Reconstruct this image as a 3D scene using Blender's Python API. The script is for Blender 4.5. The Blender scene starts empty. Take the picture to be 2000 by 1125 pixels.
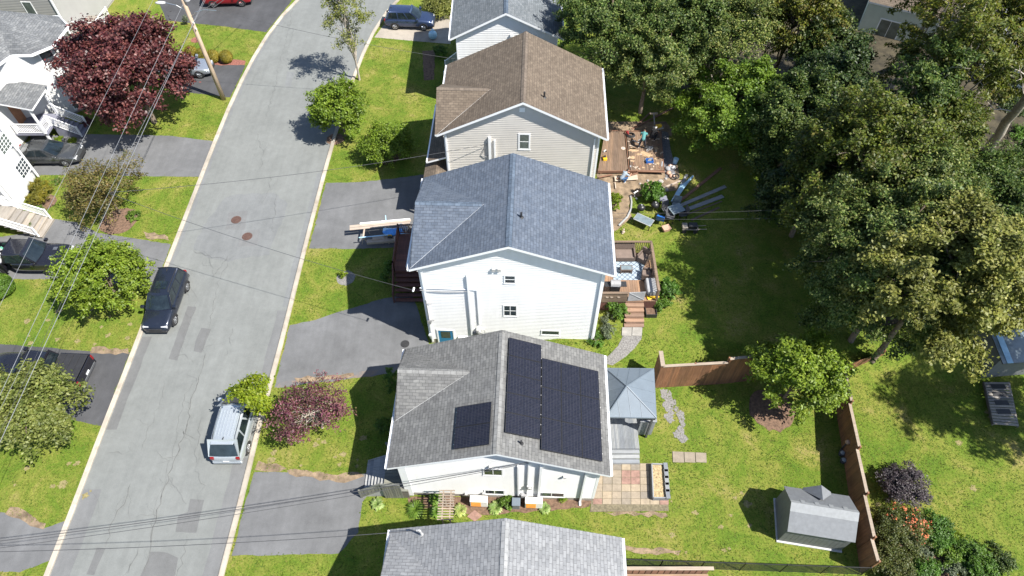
import bpy, math, random
import numpy as np
from mathutils import Vector, Matrix
random.seed(7); RNG = np.random.default_rng(11)
R = math.radians; PI = math.pi
scene = bpy.context.scene
COL = scene.collection
# ---------------------------------------------------------------- camera model (drone, 36 m up, pitched 53 degrees down)
CAM_H, PITCH, F = 36.0, R(53), 1333.0
def ray(px, py):
    u = px-1000; v = py-562.5
    return Vector((u, math.cos(PITCH)*F-math.sin(PITCH)*v, -(math.sin(PITCH)*F+math.cos(PITCH)*v)))
def P(px, py, z=0.0):
    d = ray(px, py); s = (CAM_H-z)/(-d.z)
    return Vector((d.x*s, d.y*s, z))
def sst(a, b, x):
    t = min(1.0, max(0.0, (x-a)/(b-a))); return t*t*(3-2*t)
def tz(x, y):
    return 1.0*sst(-1.5, 3.5, x)*sst(20.1, 22.3, y)
def G(px, py, dz=0.0):
    z = 0.0
    for _ in range(8):
        p = P(px, py, z+dz); z = tz(p.x, p.y)
    return P(px, py, z+dz)
# ---------------------------------------------------------------- materials
def newmat(name):
    m = bpy.data.materials.new(name); m.use_nodes = True
    nt = m.node_tree; b = nt.nodes['Principled BSDF']
    return m, nt, b
def nd(nt, typ, **kw):
    n = nt.nodes.new(typ)
    for k, v in kw.items():
        if k.startswith('i_'): n.inputs[k[2:].replace('_', ' ')].default_value = v
        else: setattr(n, k, v)
    return n
def c4(c): return (c[0], c[1], c[2], 1.0)
def mixc(nt, a, b, fac, mode='MIX'):
    n = nt.nodes.new('ShaderNodeMix'); n.data_type = 'RGBA'; n.blend_type = mode
    for sock, val in ((n.inputs[6], a), (n.inputs[7], b), (n.inputs[0], fac)):
        if hasattr(val, 'links'): nt.links.new(val, sock)
        elif isinstance(val, (tuple, list)): sock.default_value = c4(val)
        else: sock.default_value = val
    return n.outputs[2]
def ramp(nt, src, stops, interp='LINEAR'):
    n = nt.nodes.new('ShaderNodeValToRGB'); n.color_ramp.interpolation = interp
    e = n.color_ramp.elements
    while len(e) < len(stops): e.new(0.5)
    for el, (p, c) in zip(e, stops): el.position = p; el.color = c4(c) if isinstance(c, (tuple, list)) else (c, c, c, 1)
    nt.links.new(src, n.inputs[0]); return n.outputs[0]
def noise(nt, co, scale, detail=4, rough=.6, dist=0.0):
    n = nd(nt, 'ShaderNodeTexNoise'); n.inputs['Scale'].default_value = scale; n.inputs['Detail'].default_value = detail
    n.inputs['Roughness'].default_value = rough; n.inputs['Distortion'].default_value = dist
    if co is not None: nt.links.new(co, n.inputs['Vector'])
    return n.outputs[0]
def bump(nt, b, h, strength, dist=.02):
    n = nd(nt, 'ShaderNodeBump'); n.inputs['Strength'].default_value = strength; n.inputs['Distance'].default_value = dist
    nt.links.new(h, n.inputs['Height']); nt.links.new(n.outputs[0], b.inputs['Normal'])
def objco(nt): return nd(nt, 'ShaderNodeTexCoord').outputs['Object']
def simple(name, col, rough=.6, metal=0.0, var=.12, scale=3.0, spec=.5, bmp=0.0, bscale=40, coat=0.0):
    m, nt, b = newmat(name)
    b.inputs['Roughness'].default_value = rough; b.inputs['Metallic'].default_value = metal
    b.inputs['Specular IOR Level'].default_value = spec
    if coat: b.inputs['Coat Weight'].default_value = coat; b.inputs['Coat Roughness'].default_value = .05
    co = objco(nt)
    if var > 0:
        f = noise(nt, co, scale, 5)
        f = ramp(nt, f, [(.3, 0.0), (.7, 1.0)])
        lo = tuple(x*(1-var) for x in col); hi = tuple(min(1, x*(1+var)) for x in col)
        nt.links.new(mixc(nt, lo, hi, f), b.inputs['Base Color'])
    else: b.inputs['Base Color'].default_value = c4(col)
    if bmp: bump(nt, b, noise(nt, co, bscale, 3), bmp)
    return m
def wood(name, c1, c2, axis='x', scale=1.0, rough=.7, plank=0.0):
    m, nt, b = newmat(name); b.inputs['Roughness'].default_value = rough
    co = objco(nt); mp = nd(nt, 'ShaderNodeMapping'); nt.links.new(co, mp.inputs[0])
    mp.inputs['Scale'].default_value = {'x': (.6, 9, 9), 'y': (9, .6, 9), 'z': (9, 9, .6)}[axis]
    f = noise(nt, mp.outputs[0], 1.6*scale, 6, .65)
    f = ramp(nt, f, [(.3, 0.0), (.72, 1.0)])
    col = mixc(nt, c1, c2, f)
    big = ramp(nt, noise(nt, co, .8, 3), [(.35, .78), (.65, 1.1)])
    col = mixc(nt, col, big, .7, 'MULTIPLY')
    isl = ramp(nt, nd(nt, 'ShaderNodeNewGeometry').outputs['Random Per Island'], [(0, (.74, .76, .80)), (1, (1.2, 1.16, 1.1))]); col = mixc(nt, col, isl, 1.0, 'MULTIPLY')
    nt.links.new(col, b.inputs['Base Color']); bump(nt, b, f, .3, .01)
    return m
def shingle(name, cols, tone=1.0, stain=.25, moss=None):
    m, nt, b = newmat(name); b.inputs['Roughness'].default_value = .85; b.inputs['Specular IOR Level'].default_value = .35
    uv = nd(nt, 'ShaderNodeTexCoord').outputs['UV']
    br = nd(nt, 'ShaderNodeTexBrick'); nt.links.new(uv, br.inputs['Vector'])
    br.inputs['Scale'].default_value = 1.0; br.inputs['Brick Width'].default_value = .32; br.inputs['Row Height'].default_value = .165
    br.inputs['Mortar Size'].default_value = .011; br.inputs['Mortar Smooth'].default_value = .3; br.inputs['Bias'].default_value = -.1
    br.offset = .5; br.squash = 1.0
    br.inputs['Color1'].default_value = c4(cols[0]); br.inputs['Color2'].default_value = c4(cols[1]); br.inputs['Mortar'].default_value = c4(tuple(x*.55 for x in cols[0]))
    mp = nd(nt, 'ShaderNodeMapping'); nt.links.new(uv, mp.inputs[0]); mp.inputs['Scale'].default_value = (3.1, 6.0, 1)
    f2 = ramp(nt, noise(nt, mp.outputs[0], 1.0, 2, .5), [(.38, .89), (.62, 1.09)])
    col = mixc(nt, br.outputs[0], f2, 1.0, 'MULTIPLY')
    f3 = ramp(nt, noise(nt, uv, .55, 5, .7), [(.3, 1-stain*.8), (.7, 1+stain*.5)])
    col = mixc(nt, col, f3, 1.0, 'MULTIPLY')
    mq = nd(nt, 'ShaderNodeMapping'); nt.links.new(uv, mq.inputs[0]); mq.inputs['Scale'].default_value = (1.6, .16, 1)
    col = mixc(nt, col, ramp(nt, noise(nt, mq.outputs[0], 1.0, 4, .65), [(.32, .86), (.68, 1.07)]), 1.0, 'MULTIPLY')
    fine = ramp(nt, noise(nt, uv, 60, 2), [(.3, .85), (.7, 1.12)])
    col = mixc(nt, col, fine, 1.0, 'MULTIPLY')
    nt.links.new(col, b.inputs['Base Color'])
    bump(nt, b, br.outputs['Fac'], -.5, .012)
    return m
def leafmat(name, cols, trans=.35, rough=.5, spec=.4):
    m, nt, b = newmat(name)
    b.inputs['Roughness'].default_value = rough; b.inputs['Specular IOR Level'].default_value = spec
    rnd = nd(nt, 'ShaderNodeNewGeometry').outputs['Random Per Island']
    n = len(cols); col = ramp(nt, rnd, [(i/max(1, n-1), c) for i, c in enumerate(cols)])
    big = ramp(nt, noise(nt, objco(nt), .45, 3), [(.35, .8), (.65, 1.22)])
    mid = ramp(nt, noise(nt, objco(nt), 1.5, 3), [(.35, (.70, .74, .72)), (.66, (1.32, 1.26, 1.12))])
    ob = ramp(nt, nd(nt, 'ShaderNodeObjectInfo').outputs['Random'], [(0, (.84, .92, .86)), (.5, (1.0, 1.0, 1.0)), (1, (1.18, 1.08, .98))])
    for k_ in (big, mid, ob): col = mixc(nt, col, k_, 1.0, 'MULTIPLY')
    nt.links.new(col, b.inputs['Base Color'])
    tr = nd(nt, 'ShaderNodeBsdfTranslucent'); nt.links.new(mixc(nt, col, (1.0, 1.0, .45), .35, 'MULTIPLY'), tr.inputs['Color'])
    mx = nd(nt, 'ShaderNodeMixShader'); mx.inputs[0].default_value = trans
    nt.links.new(b.outputs[0], mx.inputs[1]); nt.links.new(tr.outputs[0], mx.inputs[2])
    nt.links.new(mx.outputs[0], nt.nodes['Material Output'].inputs[0])
    return m
def asphalt(name, base, var=.18, stain=None, warm=(1.0, .96, .9)):
    m, nt, b = newmat(name); b.inputs['Roughness'].default_value = .9; b.inputs['Specular IOR Level'].default_value = .3
    co = objco(nt)
    f = ramp(nt, noise(nt, co, .35, 6, .62, .4), [(.3, 1-var), (.7, 1+var*.7)])
    g = ramp(nt, noise(nt, co, 28, 3, .7), [(.25, .86), (.75, 1.12)])
    s = ramp(nt, noise(nt, co, 1.7, 6, .75), [(.35, .92), (.65, 1.07)])
    mp = nd(nt, 'ShaderNodeMapping'); nt.links.new(co, mp.inputs[0]); mp.inputs['Scale'].default_value = (2.2, .12, 1)
    t = ramp(nt, noise(nt, mp.outputs[0], 1.0, 4, .6), [(.3, .925), (.7, 1.05)])
    col = mixc(nt, base, f, 1.0, 'MULTIPLY')
    for k in (g, s, t): col = mixc(nt, col, k, 1.0, 'MULTIPLY')
    if stain:
        k = ramp(nt, noise(nt, co, .9, 5, .7), [(.52, 0.0), (.75, 1.0)])
        col = mixc(nt, col, stain, k)
    nt.links.new(col, b.inputs['Base Color']); bump(nt, b, noise(nt, co, 60, 2), .25, .01)
    return m
def grassmat(name):
    m, nt, b = newmat(name); b.inputs['Roughness'].default_value = .9; b.inputs['Specular IOR Level'].default_value = .15
    co = objco(nt)
    col = ramp(nt, noise(nt, co, .42, 7, .72, .5), [(.28, (.066, .138, .014)), (.44, (.124, .182, .022)), (.57, (.195, .212, .040)), (.72, (.295, .240, .095))])
    a = ramp(nt, noise(nt, co, 9, 4, .75), [(.3, .62), (.7, 1.3)])
    d = ramp(nt, noise(nt, co, 42, 3, .8), [(.28, .55), (.72, 1.35)])
    for k in (a, d): col = mixc(nt, col, k, 1.0, 'MULTIPLY')
    nt.links.new(col, b.inputs['Base Color'])
    bump(nt, b, noise(nt, co, 38, 3, .8), .9, .05)
    return m
M = {}
M['grass'] = grassmat('lawn')
M['road'] = asphalt('road_asphalt', (0.167, 0.175, 0.171), .09)
M['patch'] = asphalt('patched_asphalt', (0.131, 0.133, 0.134), .12)
M['seam'] = asphalt('older_asphalt', (0.150, 0.153, 0.156), .10)
M['worn'] = asphalt('worn_asphalt', (0.157, 0.164, 0.167), .10)
M['drive'] = asphalt('driveway_asphalt', (0.130, 0.132, 0.137), .22)
M['drive_dark'] = asphalt('dark_driveway', (0.064, 0.065, 0.070), .25)
M['drive_red'] = asphalt('stained_driveway', (0.138, 0.136, 0.138), .2, (0.251, 0.167, 0.117))
M['concrete'] = asphalt('pale_concrete', (.304, .271, .231), .18)
M['kerb'] = asphalt('kerb_concrete', (.39, .35, .295), .32, (.24, .195, .15))
M['kerbside'] = asphalt('kerb_gutter', (.234, .202, .169), .25)
M['straw_patch'] = simple('dry_grass', (.20, .17, .075), .95, var=.4, scale=9, bmp=.8, bscale=25)
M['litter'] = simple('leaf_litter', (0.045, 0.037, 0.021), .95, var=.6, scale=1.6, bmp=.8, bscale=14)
M['crack'] = simple('crack', (.105, .106, .105), .95, var=.35, scale=5)
M['soil'] = simple('soil', (.136, .084, .056), .95, var=.5, scale=6, bmp=.8, bscale=25)
M['mulch_red'] = simple('red_mulch', (.208, .080, .060), .95, var=.45, scale=8, bmp=.8, bscale=25)
M['dirt'] = simple('dusty_dirt', (.187, .137, .090), .95, var=.55, scale=2.2, bmp=.8, bscale=18)
M['gravel'] = simple('gravel', (.176, .169, .163), .95, var=.5, scale=14, bmp=.9, bscale=30)
M['gravel_dark'] = simple('dark_gravel', (.13, .13, .14), .95, var=.5, scale=14, bmp=.9, bscale=30)
def slabmat(name, base):
    m, nt, b = newmat(name); b.inputs['Roughness'].default_value = .9; co = objco(nt)
    rnd = nd(nt, 'ShaderNodeNewGeometry').outputs['Random Per Island']
    col = mixc(nt, base, ramp(nt, rnd, [(0, (.72, .74, .78)), (.5, (1.0, .97, .93)), (1, (1.16, 1.1, 1.0))]), 1.0, 'MULTIPLY')
    col = mixc(nt, col, ramp(nt, noise(nt, co, 4, 6, .75), [(.3, .75), (.7, 1.12)]), 1.0, 'MULTIPLY')
    nt.links.new(col, b.inputs['Base Color']); bump(nt, b, noise(nt, co, 30, 3), .4, .01); return m
M['slab'] = slabmat('patio_slab', (.27, .23, .18))
M['slab_grey'] = simple('grey_slab', (.264, .251, .231), .9, var=.22, scale=2.5, bmp=.3, bscale=30)
M['slab_red'] = simple('red_slab', (.238, .144, .115), .9, var=.3, scale=4, bmp=.3, bscale=30)
M['joint'] = simple('slab_joint', (.140, .119, .077), .95, var=.4, scale=9)
M['white'] = simple('white_paint', (.80, .80, .80), .5, var=.03)
M['trim'] = simple('white_trim', (.82, .83, .85), .45, var=.03)
M['sid_white'] = simple('white_siding', (0.729, 0.736, 0.743), .55, var=.035, scale=1.3)
M['sid_white_dim'] = simple('sun_dimmed_white_siding', (.53, .535, .54), .55, var=.05, scale=1.3)
M['sid_cream'] = simple('cream_siding', (0.546, 0.517, 0.477), .6, var=.05, scale=1.2)
M['sid_grey'] = simple('grey_siding', (0.309, 0.303, 0.291), .6, var=.05, scale=1.2)
M['sid_green'] = simple('pale_green_siding', (.52, .55, .47), .6, var=.08, scale=1.2)
def siding(name, base):
    m, nt, b = newmat(name); b.inputs['Roughness'].default_value = .55; co = objco(nt)
    mp = nd(nt, 'ShaderNodeMapping'); nt.links.new(co, mp.inputs[0]); mp.inputs['Scale'].default_value = (2.4, 2.4, .22)
    col = mixc(nt, base, ramp(nt, noise(nt, mp.outputs[0], 1.0, 5, .7), [(.3, (.955, .95, .94)), (.62, (1.02, 1.02, 1.02))]), 1.0, 'MULTIPLY')
    col = mixc(nt, col, ramp(nt, noise(nt, co, .5, 3), [(.3, .955), (.7, 1.02)]), 1.0, 'MULTIPLY')
    nt.links.new(col, b.inputs['Base Color']); return m
M['sid_white'] = siding('white_siding', (.735, .74, .745)); M['sid_white_dim'] = siding('sun_dimmed_white_siding', (.55, .555, .56))  # second is white siding with its colour darkened to offset direct sun
M['found'] = simple('foundation', (.302, .274, .245), .9, var=.15, scale=3, bmp=.3)
M['sh_grey'] = shingle('grey_shingle', ((0.126, 0.126, 0.126), (0.176, 0.176, 0.172)))
M['sh_blue'] = shingle('blue_grey_shingle', ((0.077, 0.096, 0.130), (0.109, 0.130, 0.167)), stain=.10)
M['sh_brown'] = shingle('brown_shingle', ((0.116, 0.090, 0.068), (0.157, 0.124, 0.094)), stain=.24)
M['sh_steel'] = shingle('steel_grey_shingle', ((0.117, 0.132, 0.146), (0.168, 0.182, 0.197)))
M['sh_light'] = shingle('pale_grey_shingle', ((0.185, 0.191, 0.203), (0.234, 0.239, 0.249)), stain=.10)
M['sh_left'] = shingle('slate_shingle', ((.115, .121, .130), (.186, .192, .198)))
M['cap_grey'] = shingle('ridge_grey', ((.186, .186, .183), (.223, .223, .220)), stain=.1)
M['cap_brown'] = shingle('ridge_brown', ((.135, .108, .086), (.165, .133, .106)), stain=.1)
M['cap_blue'] = shingle('ridge_blue', ((0.075, 0.101, 0.141), (0.107, 0.139, 0.187)), stain=.1)
M['cap_light'] = shingle('ridge_light', ((0.257, 0.263, 0.269), (0.295, 0.298, 0.304)), stain=.1)
M['glass'] = simple('window_glass', (.035, .045, .055), .06, var=.3, scale=.8, spec=.8)
M['glassg'] = simple('grey_green_glass', (.10, .12, .11), .08, var=.4, scale=1.5, spec=.8)  # paler, greener glass than the plain panes
M['blackmetal'] = simple('black_metal', (.018, .018, .02), .4, var=.2)
M['blackplastic'] = simple('black_plastic', (.025, .025, .027), .5, var=.2)
M['darkgrey'] = simple('dark_grey', (.07, .072, .08), .6, var=.2)
M['grey'] = simple('mid_grey', (.25, .25, .26), .6, var=.15)
M['lightgrey'] = simple('light_grey', (0.408, 0.408, 0.408), .55, var=.12)
M['chrome'] = simple('chrome', (.75, .76, .78), .18, 1.0, var=.05)
M['alloy'] = simple('alloy', (.55, .56, .57), .28, .9, var=.05)
M['rubber'] = simple('rubber', (.02, .02, .021), .8, var=.2)
M['deckgrey'] = wood('grey_painted_boards', (.169, .184, .202), (.220, .234, .252), 'y')
M['deckgreyx'] = wood('grey_painted_steps', (.194, .209, .227), (.245, .259, .277), 'x')
M['deckgreen'] = wood('grey_green_boards', (.133, .137, .119), (.194, .198, .173), 'z')
M['deckbrown'] = wood('brown_deck', (0.210, 0.123, 0.074), (0.289, 0.184, 0.117), 'y')
M['deckworn'] = wood('worn_brown_deck', (.120, .078, .052), (.225, .155, .108), 'y')
M['deckbrownx'] = wood('brown_steps', (0.207, 0.126, 0.086), (0.288, 0.190, 0.135), 'x')
M['deckdark'] = wood('dark_red_deck', (.083, .036, .029), (.144, .061, .047), 'y')
M['raildark'] = wood('weathered_rail', (.115, .079, .058), (.194, .144, .104), 'x')
M['fence'] = wood('brown_fence', (0.154, 0.067, 0.036), (0.282, 0.140, 0.073), 'z')
M['fencetop'] = wood('pale_fence_cap', (.245, .194, .151), (.360, .302, .245), 'x')
M['lumber'] = wood('pale_lumber', (.37, .295, .235), (.50, .42, .345), 'x')
M['lumber_grey'] = wood('grey_lumber', (0.225, 0.234, 0.243), (0.346, 0.356, 0.365), 'x')
M['lumber_brown'] = wood('brown_lumber', (.144, .072, .047), (.245, .137, .090), 'x')
M['greywood'] = wood('weathered_boards', (.216, .194, .169), (.331, .302, .266), 'y')
M['darkwood'] = wood('dark_weathered', (.072, .068, .061), (.173, .158, .144), 'x')
M['pole'] = wood('pole_wood', (0.310, 0.230, 0.162), (0.518, 0.414, 0.310), 'z')
M['bark'] = simple('bark', (.16, .125, .095), .95, var=.45, scale=6, bmp=1.0, bscale=14)
M['bark_pale'] = simple('pale_bark', (.33, .29, .25), .95, var=.35, scale=6, bmp=.8, bscale=14)
M['metalroof'] = simple('grey_roof_sheet', (0.128, 0.158, 0.192), .45, var=.07, scale=1.5, spec=.5)
M['shedroof'] = simple('shed_roof', (.142, .150, .162), .6, var=.12, scale=5)
M['shedridge'] = simple('shed_ridge', (.224, .234, .244), .6, var=.1, scale=5)
M['shedwall'] = simple('shed_wall', (.135, .142, .142), .6, var=.1, scale=3)
M['blue'] = simple('blue_plastic', (.02, .12, .42), .45, var=.15)
M['bluetarp'] = simple('blue_tarp', (.06, .25, .62), .5, var=.3, scale=9)
M['palebluesheet'] = simple('pale_blue_sheet', (.35, .55, .70), .5, var=.15)
M['bluedoor'] = simple('blue_door', (.02, .17, .34), .5, var=.08)
M['yellow'] = simple('yellow_plastic', (.75, .46, .02), .45, var=.1)
M['orange'] = simple('orange', (.65, .27, .05), .5, var=.2)
M['red'] = simple('red_item', (.30, .03, .03), .5, var=.2)
M['wicker'] = simple('brown_wicker', (.115, .085, .07), .8, var=.25, scale=30, bmp=.4)
M['cushion'] = simple('brown_cushion', (.165, .125, .105), .9, var=.12)
M['peach'] = simple('peach_tub', (.45, .28, .2), .7, var=.2)
M['glasspanel'] = simple('dusty_glass', (.16, .20, .22), .12, var=.25, scale=3, spec=.8)
M['manhole'] = simple('rusty_iron', (0.113, 0.066, 0.054), .7, .3, var=.25, scale=9, bmp=.5)
M['iron'] = simple('black_iron', (.035, .035, .037), .7, .3, var=.25, scale=9)
M['wire'] = simple('cable', (.05, .05, .055), .6, var=.2)
M['wirelight'] = simple('pale_cable', (.24, .25, .27), .5, .2, var=.2)
M['stone'] = simple('stone', (.32, .30, .28), .9, var=.35, scale=4, bmp=.6)
M['canvas'] = simple('grey_canvas', (0.288, 0.295, 0.310), .8, var=.15)
M['purpleboard'] = simple('dark_step', (.18, .185, .235), .7, var=.1)
M['doorbrown'] = simple('brown_door', (.33, .15, .075), .5, var=.2)
# ---------------------------------------------------------------- mesh builder
class MB:
    def __init__(s): s.v = []; s.f = []; s.m = []; s.uv = []
    def face(s, pts, mi=0, uv=None):
        n = len(s.v); s.v += [tuple(p) for p in pts]; s.f.append(tuple(range(n, n+len(pts)))); s.m.append(mi); s.uv.append(uv); return s
    def mesh(s, vs, fs, mi=0):
        n = len(s.v); s.v += [tuple(p) for p in vs]
        for f in fs: s.f.append(tuple(i+n for i in f)); s.m.append(mi); s.uv.append(None)
        return s
    def hexa(s, p, mi=0):   # 8 points: bottom loop 0-3, top loop 4-7
        return s.mesh(p, [(3, 2, 1, 0), (4, 5, 6, 7), (0, 1, 5, 4), (1, 2, 6, 5), (2, 3, 7, 6), (3, 0, 4, 7)], mi)
    def box(s, x0, x1, y0, y1, z0, z1, mi=0):
        return s.hexa([(x0, y0, z0), (x1, y0, z0), (x1, y1, z0), (x0, y1, z0), (x0, y0, z1), (x1, y0, z1), (x1, y1, z1), (x0, y1, z1)], mi)
    def mbox(s, mat, sx, sy, sz, mi=0):   # box centred, transformed by a matrix
        h = [(-sx/2, -sy/2, -sz/2), (sx/2, -sy/2, -sz/2), (sx/2, sy/2, -sz/2), (-sx/2, sy/2, -sz/2), (-sx/2, -sy/2, sz/2), (sx/2, -sy/2, sz/2), (sx/2, sy/2, sz/2), (-sx/2, sy/2, sz/2)]
        return s.hexa([mat @ Vector(p) for p in h], mi)
    def beam(s, a, b, w, h, mi=0, up=(0, 0, 1)):
        a = Vector(a); b = Vector(b); d = (b-a); L = d.length; d.normalize()
        side = d.cross(Vector(up))
        if side.length < 1e-4: side = d.cross(Vector((0, 1, 0)))
        side.normalize(); u = side.cross(d)
        m = Matrix((d, side, u)).transposed().to_4x4(); m.translation = (a+b)/2
        return s.mbox(m, L, w, h, mi)
    def cyl(s, a, b, r0, r1=None, n=10, mi=0, caps=True):
        return s.tube([a, b], [r0, r0 if r1 is None else r1], n, mi, caps)
    def tube(s, pts, r, n=6, mi=0, caps=True):
        pts = [Vector(p) for p in pts]
        rs = r if isinstance(r, (list, tuple)) else [r]*len(pts)
        base = len(s.v); ref = None
        for i, p in enumerate(pts):
            d = (pts[min(i+1, len(pts)-1)]-pts[max(i-1, 0)]).normalized()
            a = d.cross(Vector((0, 0, 1)) if abs(d.z) < .95 else Vector((1, 0, 0))).normalized() if ref is None else (ref-d*ref.dot(d)).normalized()
            ref = a; b = d.cross(a)
            for k in range(n):
                t = 2*PI*k/n; s.v.append(tuple(p+(a*math.cos(t)+b*math.sin(t))*rs[i]))
        for i in range(len(pts)-1):
            for k in range(n):
                k2 = (k+1) % n; s.f.append((base+i*n+k, base+i*n+k2, base+(i+1)*n+k2, base+(i+1)*n+k)); s.m.append(mi); s.uv.append(None)
        if caps:
            s.f.append(tuple(base+k for k in reversed(range(n)))); s.m.append(mi); s.uv.append(None)
            e = base+(len(pts)-1)*n; s.f.append(tuple(e+k for k in range(n))); s.m.append(mi); s.uv.append(None)
        return s
    def ell(s, c, rx, ry, rz, n=12, mi=0, m=None):
        rings = max(4, n//2); vs = []; fs = []; c = Vector(c)
        for i in range(rings+1):
            ph = PI*i/rings
            for k in range(n):
                t = 2*PI*k/n; p = Vector((rx*math.sin(ph)*math.cos(t), ry*math.sin(ph)*math.sin(t), rz*math.cos(ph)))
                vs.append(c+((m @ p) if m else p))
        for i in range(rings):
            for k in range(n):
                k2 = (k+1) % n; fs.append((i*n+k, (i+1)*n+k, (i+1)*n+k2, i*n+k2))
        return s.mesh(vs, fs, mi)
    def prism(s, poly, z0, z1, mi=0):
        n = len(poly)
        a = sum(poly[i][0]*poly[(i+1) % n][1]-poly[(i+1) % n][0]*poly[i][1] for i in range(n))
        if a < 0: poly = poly[::-1]
        vs = [(p[0], p[1], z0) for p in poly]+[(p[0], p[1], z1) for p in poly]
        fs = [tuple(reversed(range(n))), tuple(range(n, 2*n))]+[(i, (i+1) % n, n+(i+1) % n, n+i) for i in range(n)]
        return s.mesh(vs, fs, mi)
    def build(s, name, mats, parent=None, smooth=False, bevel=0.0, loc=None, rotz=0.0):
        me = bpy.data.meshes.new(name)
        me.from_pydata(s.v, [], s.f)
        mats = mats if isinstance(mats, (list, tuple)) else [mats]
        for m in mats: me.materials.append(M[m] if isinstance(m, str) else m)
        if len(mats) > 1: me.polygons.foreach_set('material_index', s.m)
        if any(u is not None for u in s.uv):
            ul = me.uv_layers.new(name='UVMap'); flat = []
            for f, u in zip(s.f, s.uv):
                for i in range(len(f)): flat += list(u[i]) if u is not None else [0.0, 0.0]
            ul.data.foreach_set('uv', flat)
        if smooth: me.polygons.foreach_set('use_smooth', [True]*len(s.f))
        me.validate(); me.update()
        o = bpy.data.objects.new(name, me); COL.objects.link(o)
        if parent is not None: o.parent = parent
        if loc is not None: o.location = loc
        o.rotation_euler.z = rotz
        if bevel:
            b = o.modifiers.new('bevel', 'BEVEL'); b.width = bevel; b.segments = 2; b.limit_method = 'ANGLE'; b.angle_limit = R(35)
            b.harden_normals = False
        return o
def tag(o, label=None, cat=None, group=None, kind=None):
    if label: o['label'] = label
    if cat: o['category'] = cat
    if group: o['group'] = group
    if kind: o['kind'] = kind
    return o
def thing(name, label, cat, loc=(0, 0, 0), rotz=0.0, group=None):
    o = bpy.data.objects.new(name, None); COL.objects.link(o); o.empty_display_size = .3
    o.location = loc; o.rotation_euler.z = rotz
    return tag(o, label, cat, group)
def copytree(o, parent=None):
    c = o.copy(); COL.objects.link(c)
    if parent is not None: c.parent = parent
    for ch in list(o.children): copytree(ch, c)
    return c
HARD = []      # world polygons no grass grows on
# ================================================================ GROUND
def structure(o): return tag(o, kind='structure')
xs = np.unique(np.concatenate([np.linspace(-160, -14, 20), np.linspace(-14, 26, 81), np.linspace(26, 160, 18)]))
ys = np.unique(np.concatenate([np.linspace(-60, 14, 12), np.linspace(14, 42, 71), np.linspace(42, 260, 24)]))
g = MB(); vs = [(x, y, tz(x, y)) for y in ys for x in xs]; nx = len(xs)
g.mesh(vs, [(j*nx+i, j*nx+i+1, (j+1)*nx+i+1, (j+1)*nx+i) for j in range(len(ys)-1) for i in range(nx-1)])
structure(g.build('lawn_ground', 'grass', smooth=True))
LEV = [0.0]
def sheet(name, pts, mat, z=.006, hard=True, world=False, jag=0.0):
    if name in ('road_patch', 'planting_bed', 'bare_soil'): LEV[0] += .00008; z += LEV[0]
    w = [Vector((p[0], p[1], 0)) if world else P(p[0], p[1]) for p in pts]
    if jag:
        out = []
        for i, a in enumerate(w):
            b = w[(i+1) % len(w)]; d = b-a; n = max(1, int(d.length/.35)); nn = Vector((-d.y, d.x, 0)).normalized() if d.length > 1e-6 else Vector((0, 0, 0))
            for k in range(n): out.append(a+d*(k/n)+(nn*random.uniform(-jag, jag) if k else Vector((0, 0, 0))))
        w = out
    ar = sum(w[i].x*w[(i+1) % len(w)].y-w[(i+1) % len(w)].x*w[i].y for i in range(len(w)))
    if ar < 0: w = w[::-1]
    m = MB(); m.face([(p.x, p.y, z) for p in w])
    if hard: HARD.append([(p.x, p.y) for p in w])
    return structure(m.build(name, mat))
LK = [(93, 1125), (135, 1019), (155, 965), (196, 850), (209.5, 812.6), (240, 750), (270, 667), (290.5, 603), (331, 505), (355, 448), (399, 331), (422, 270), (442.6, 216), (473, 152), (491, 118), (521.6, 64), (545, 34), (569, 7)]
RK = [(428, 1125), (449, 1062.5), (468, 998), (489, 911), (502, 843.5), (513, 798), (530, 745), (548.6, 681), (560.5, 630), (589, 505), (599, 471), (623, 380), (633, 338), (648, 287), (666, 222), (684, 165), (714, 84.5), (724, 67.6), (751, 23.6), (768, 0)]
def smooth_line(w, n=3):
    for _ in range(n):
        w = [w[0]]+[(w[i-1]+w[i]*2+w[i+1])/4 for i in range(1, len(w)-1)]+[w[-1]]
    return w
LKw = smooth_line([Vector((-23.5, -30, 0)), Vector((-23.4, 2, 0))]+[P(*p) for p in LK]+[Vector((-19.0, 68, 0)), Vector((-14.5, 77, 0)), Vector((-5, 92, 0))])
RKw = smooth_line([Vector((-14.7, -30, 0)), Vector((-14.7, 2, 0))]+[P(*p) for p in RK]+[Vector((-8.8, 68, 0)), Vector((-4.5, 75, 0)), Vector((5, 88, 0))])
road = [(p.x, p.y) for p in LKw]+[(p.x, p.y) for p in RKw[::-1]]
sheet('road', road, 'road', .004, world=True)
def kerb(name, line, side):
    m = MB(); pr = [(0, .004), (0, .09), (.05, .105), (.26, .105), (.28, -.02)]
    rows = []
    for i, p in enumerate(line):
        d = (line[min(i+1, len(line)-1)]-line[max(i-1, 0)]).normalized(); nrm = Vector((-d.y, d.x, 0))*side
        rows.append([p+nrm*(o-.14)+Vector((0, 0, z)) for o, z in pr])
    n = len(pr)
    m.mesh([q for r in rows for q in r], [((i*n+k), (i*n+k+1), ((i+1)*n+k+1), ((i+1)*n+k))[::side] for i in range(len(rows)-1) for k in range(n-1)])
    HARD.append([(r[0].x, r[0].y) for r in rows]+[(r[-1].x, r[-1].y) for r in rows[::-1]])
    return structure(m.build(name, 'kerb'))
kerb('kerb', LKw, 1); kerb('kerb', RKw, -1)
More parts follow.
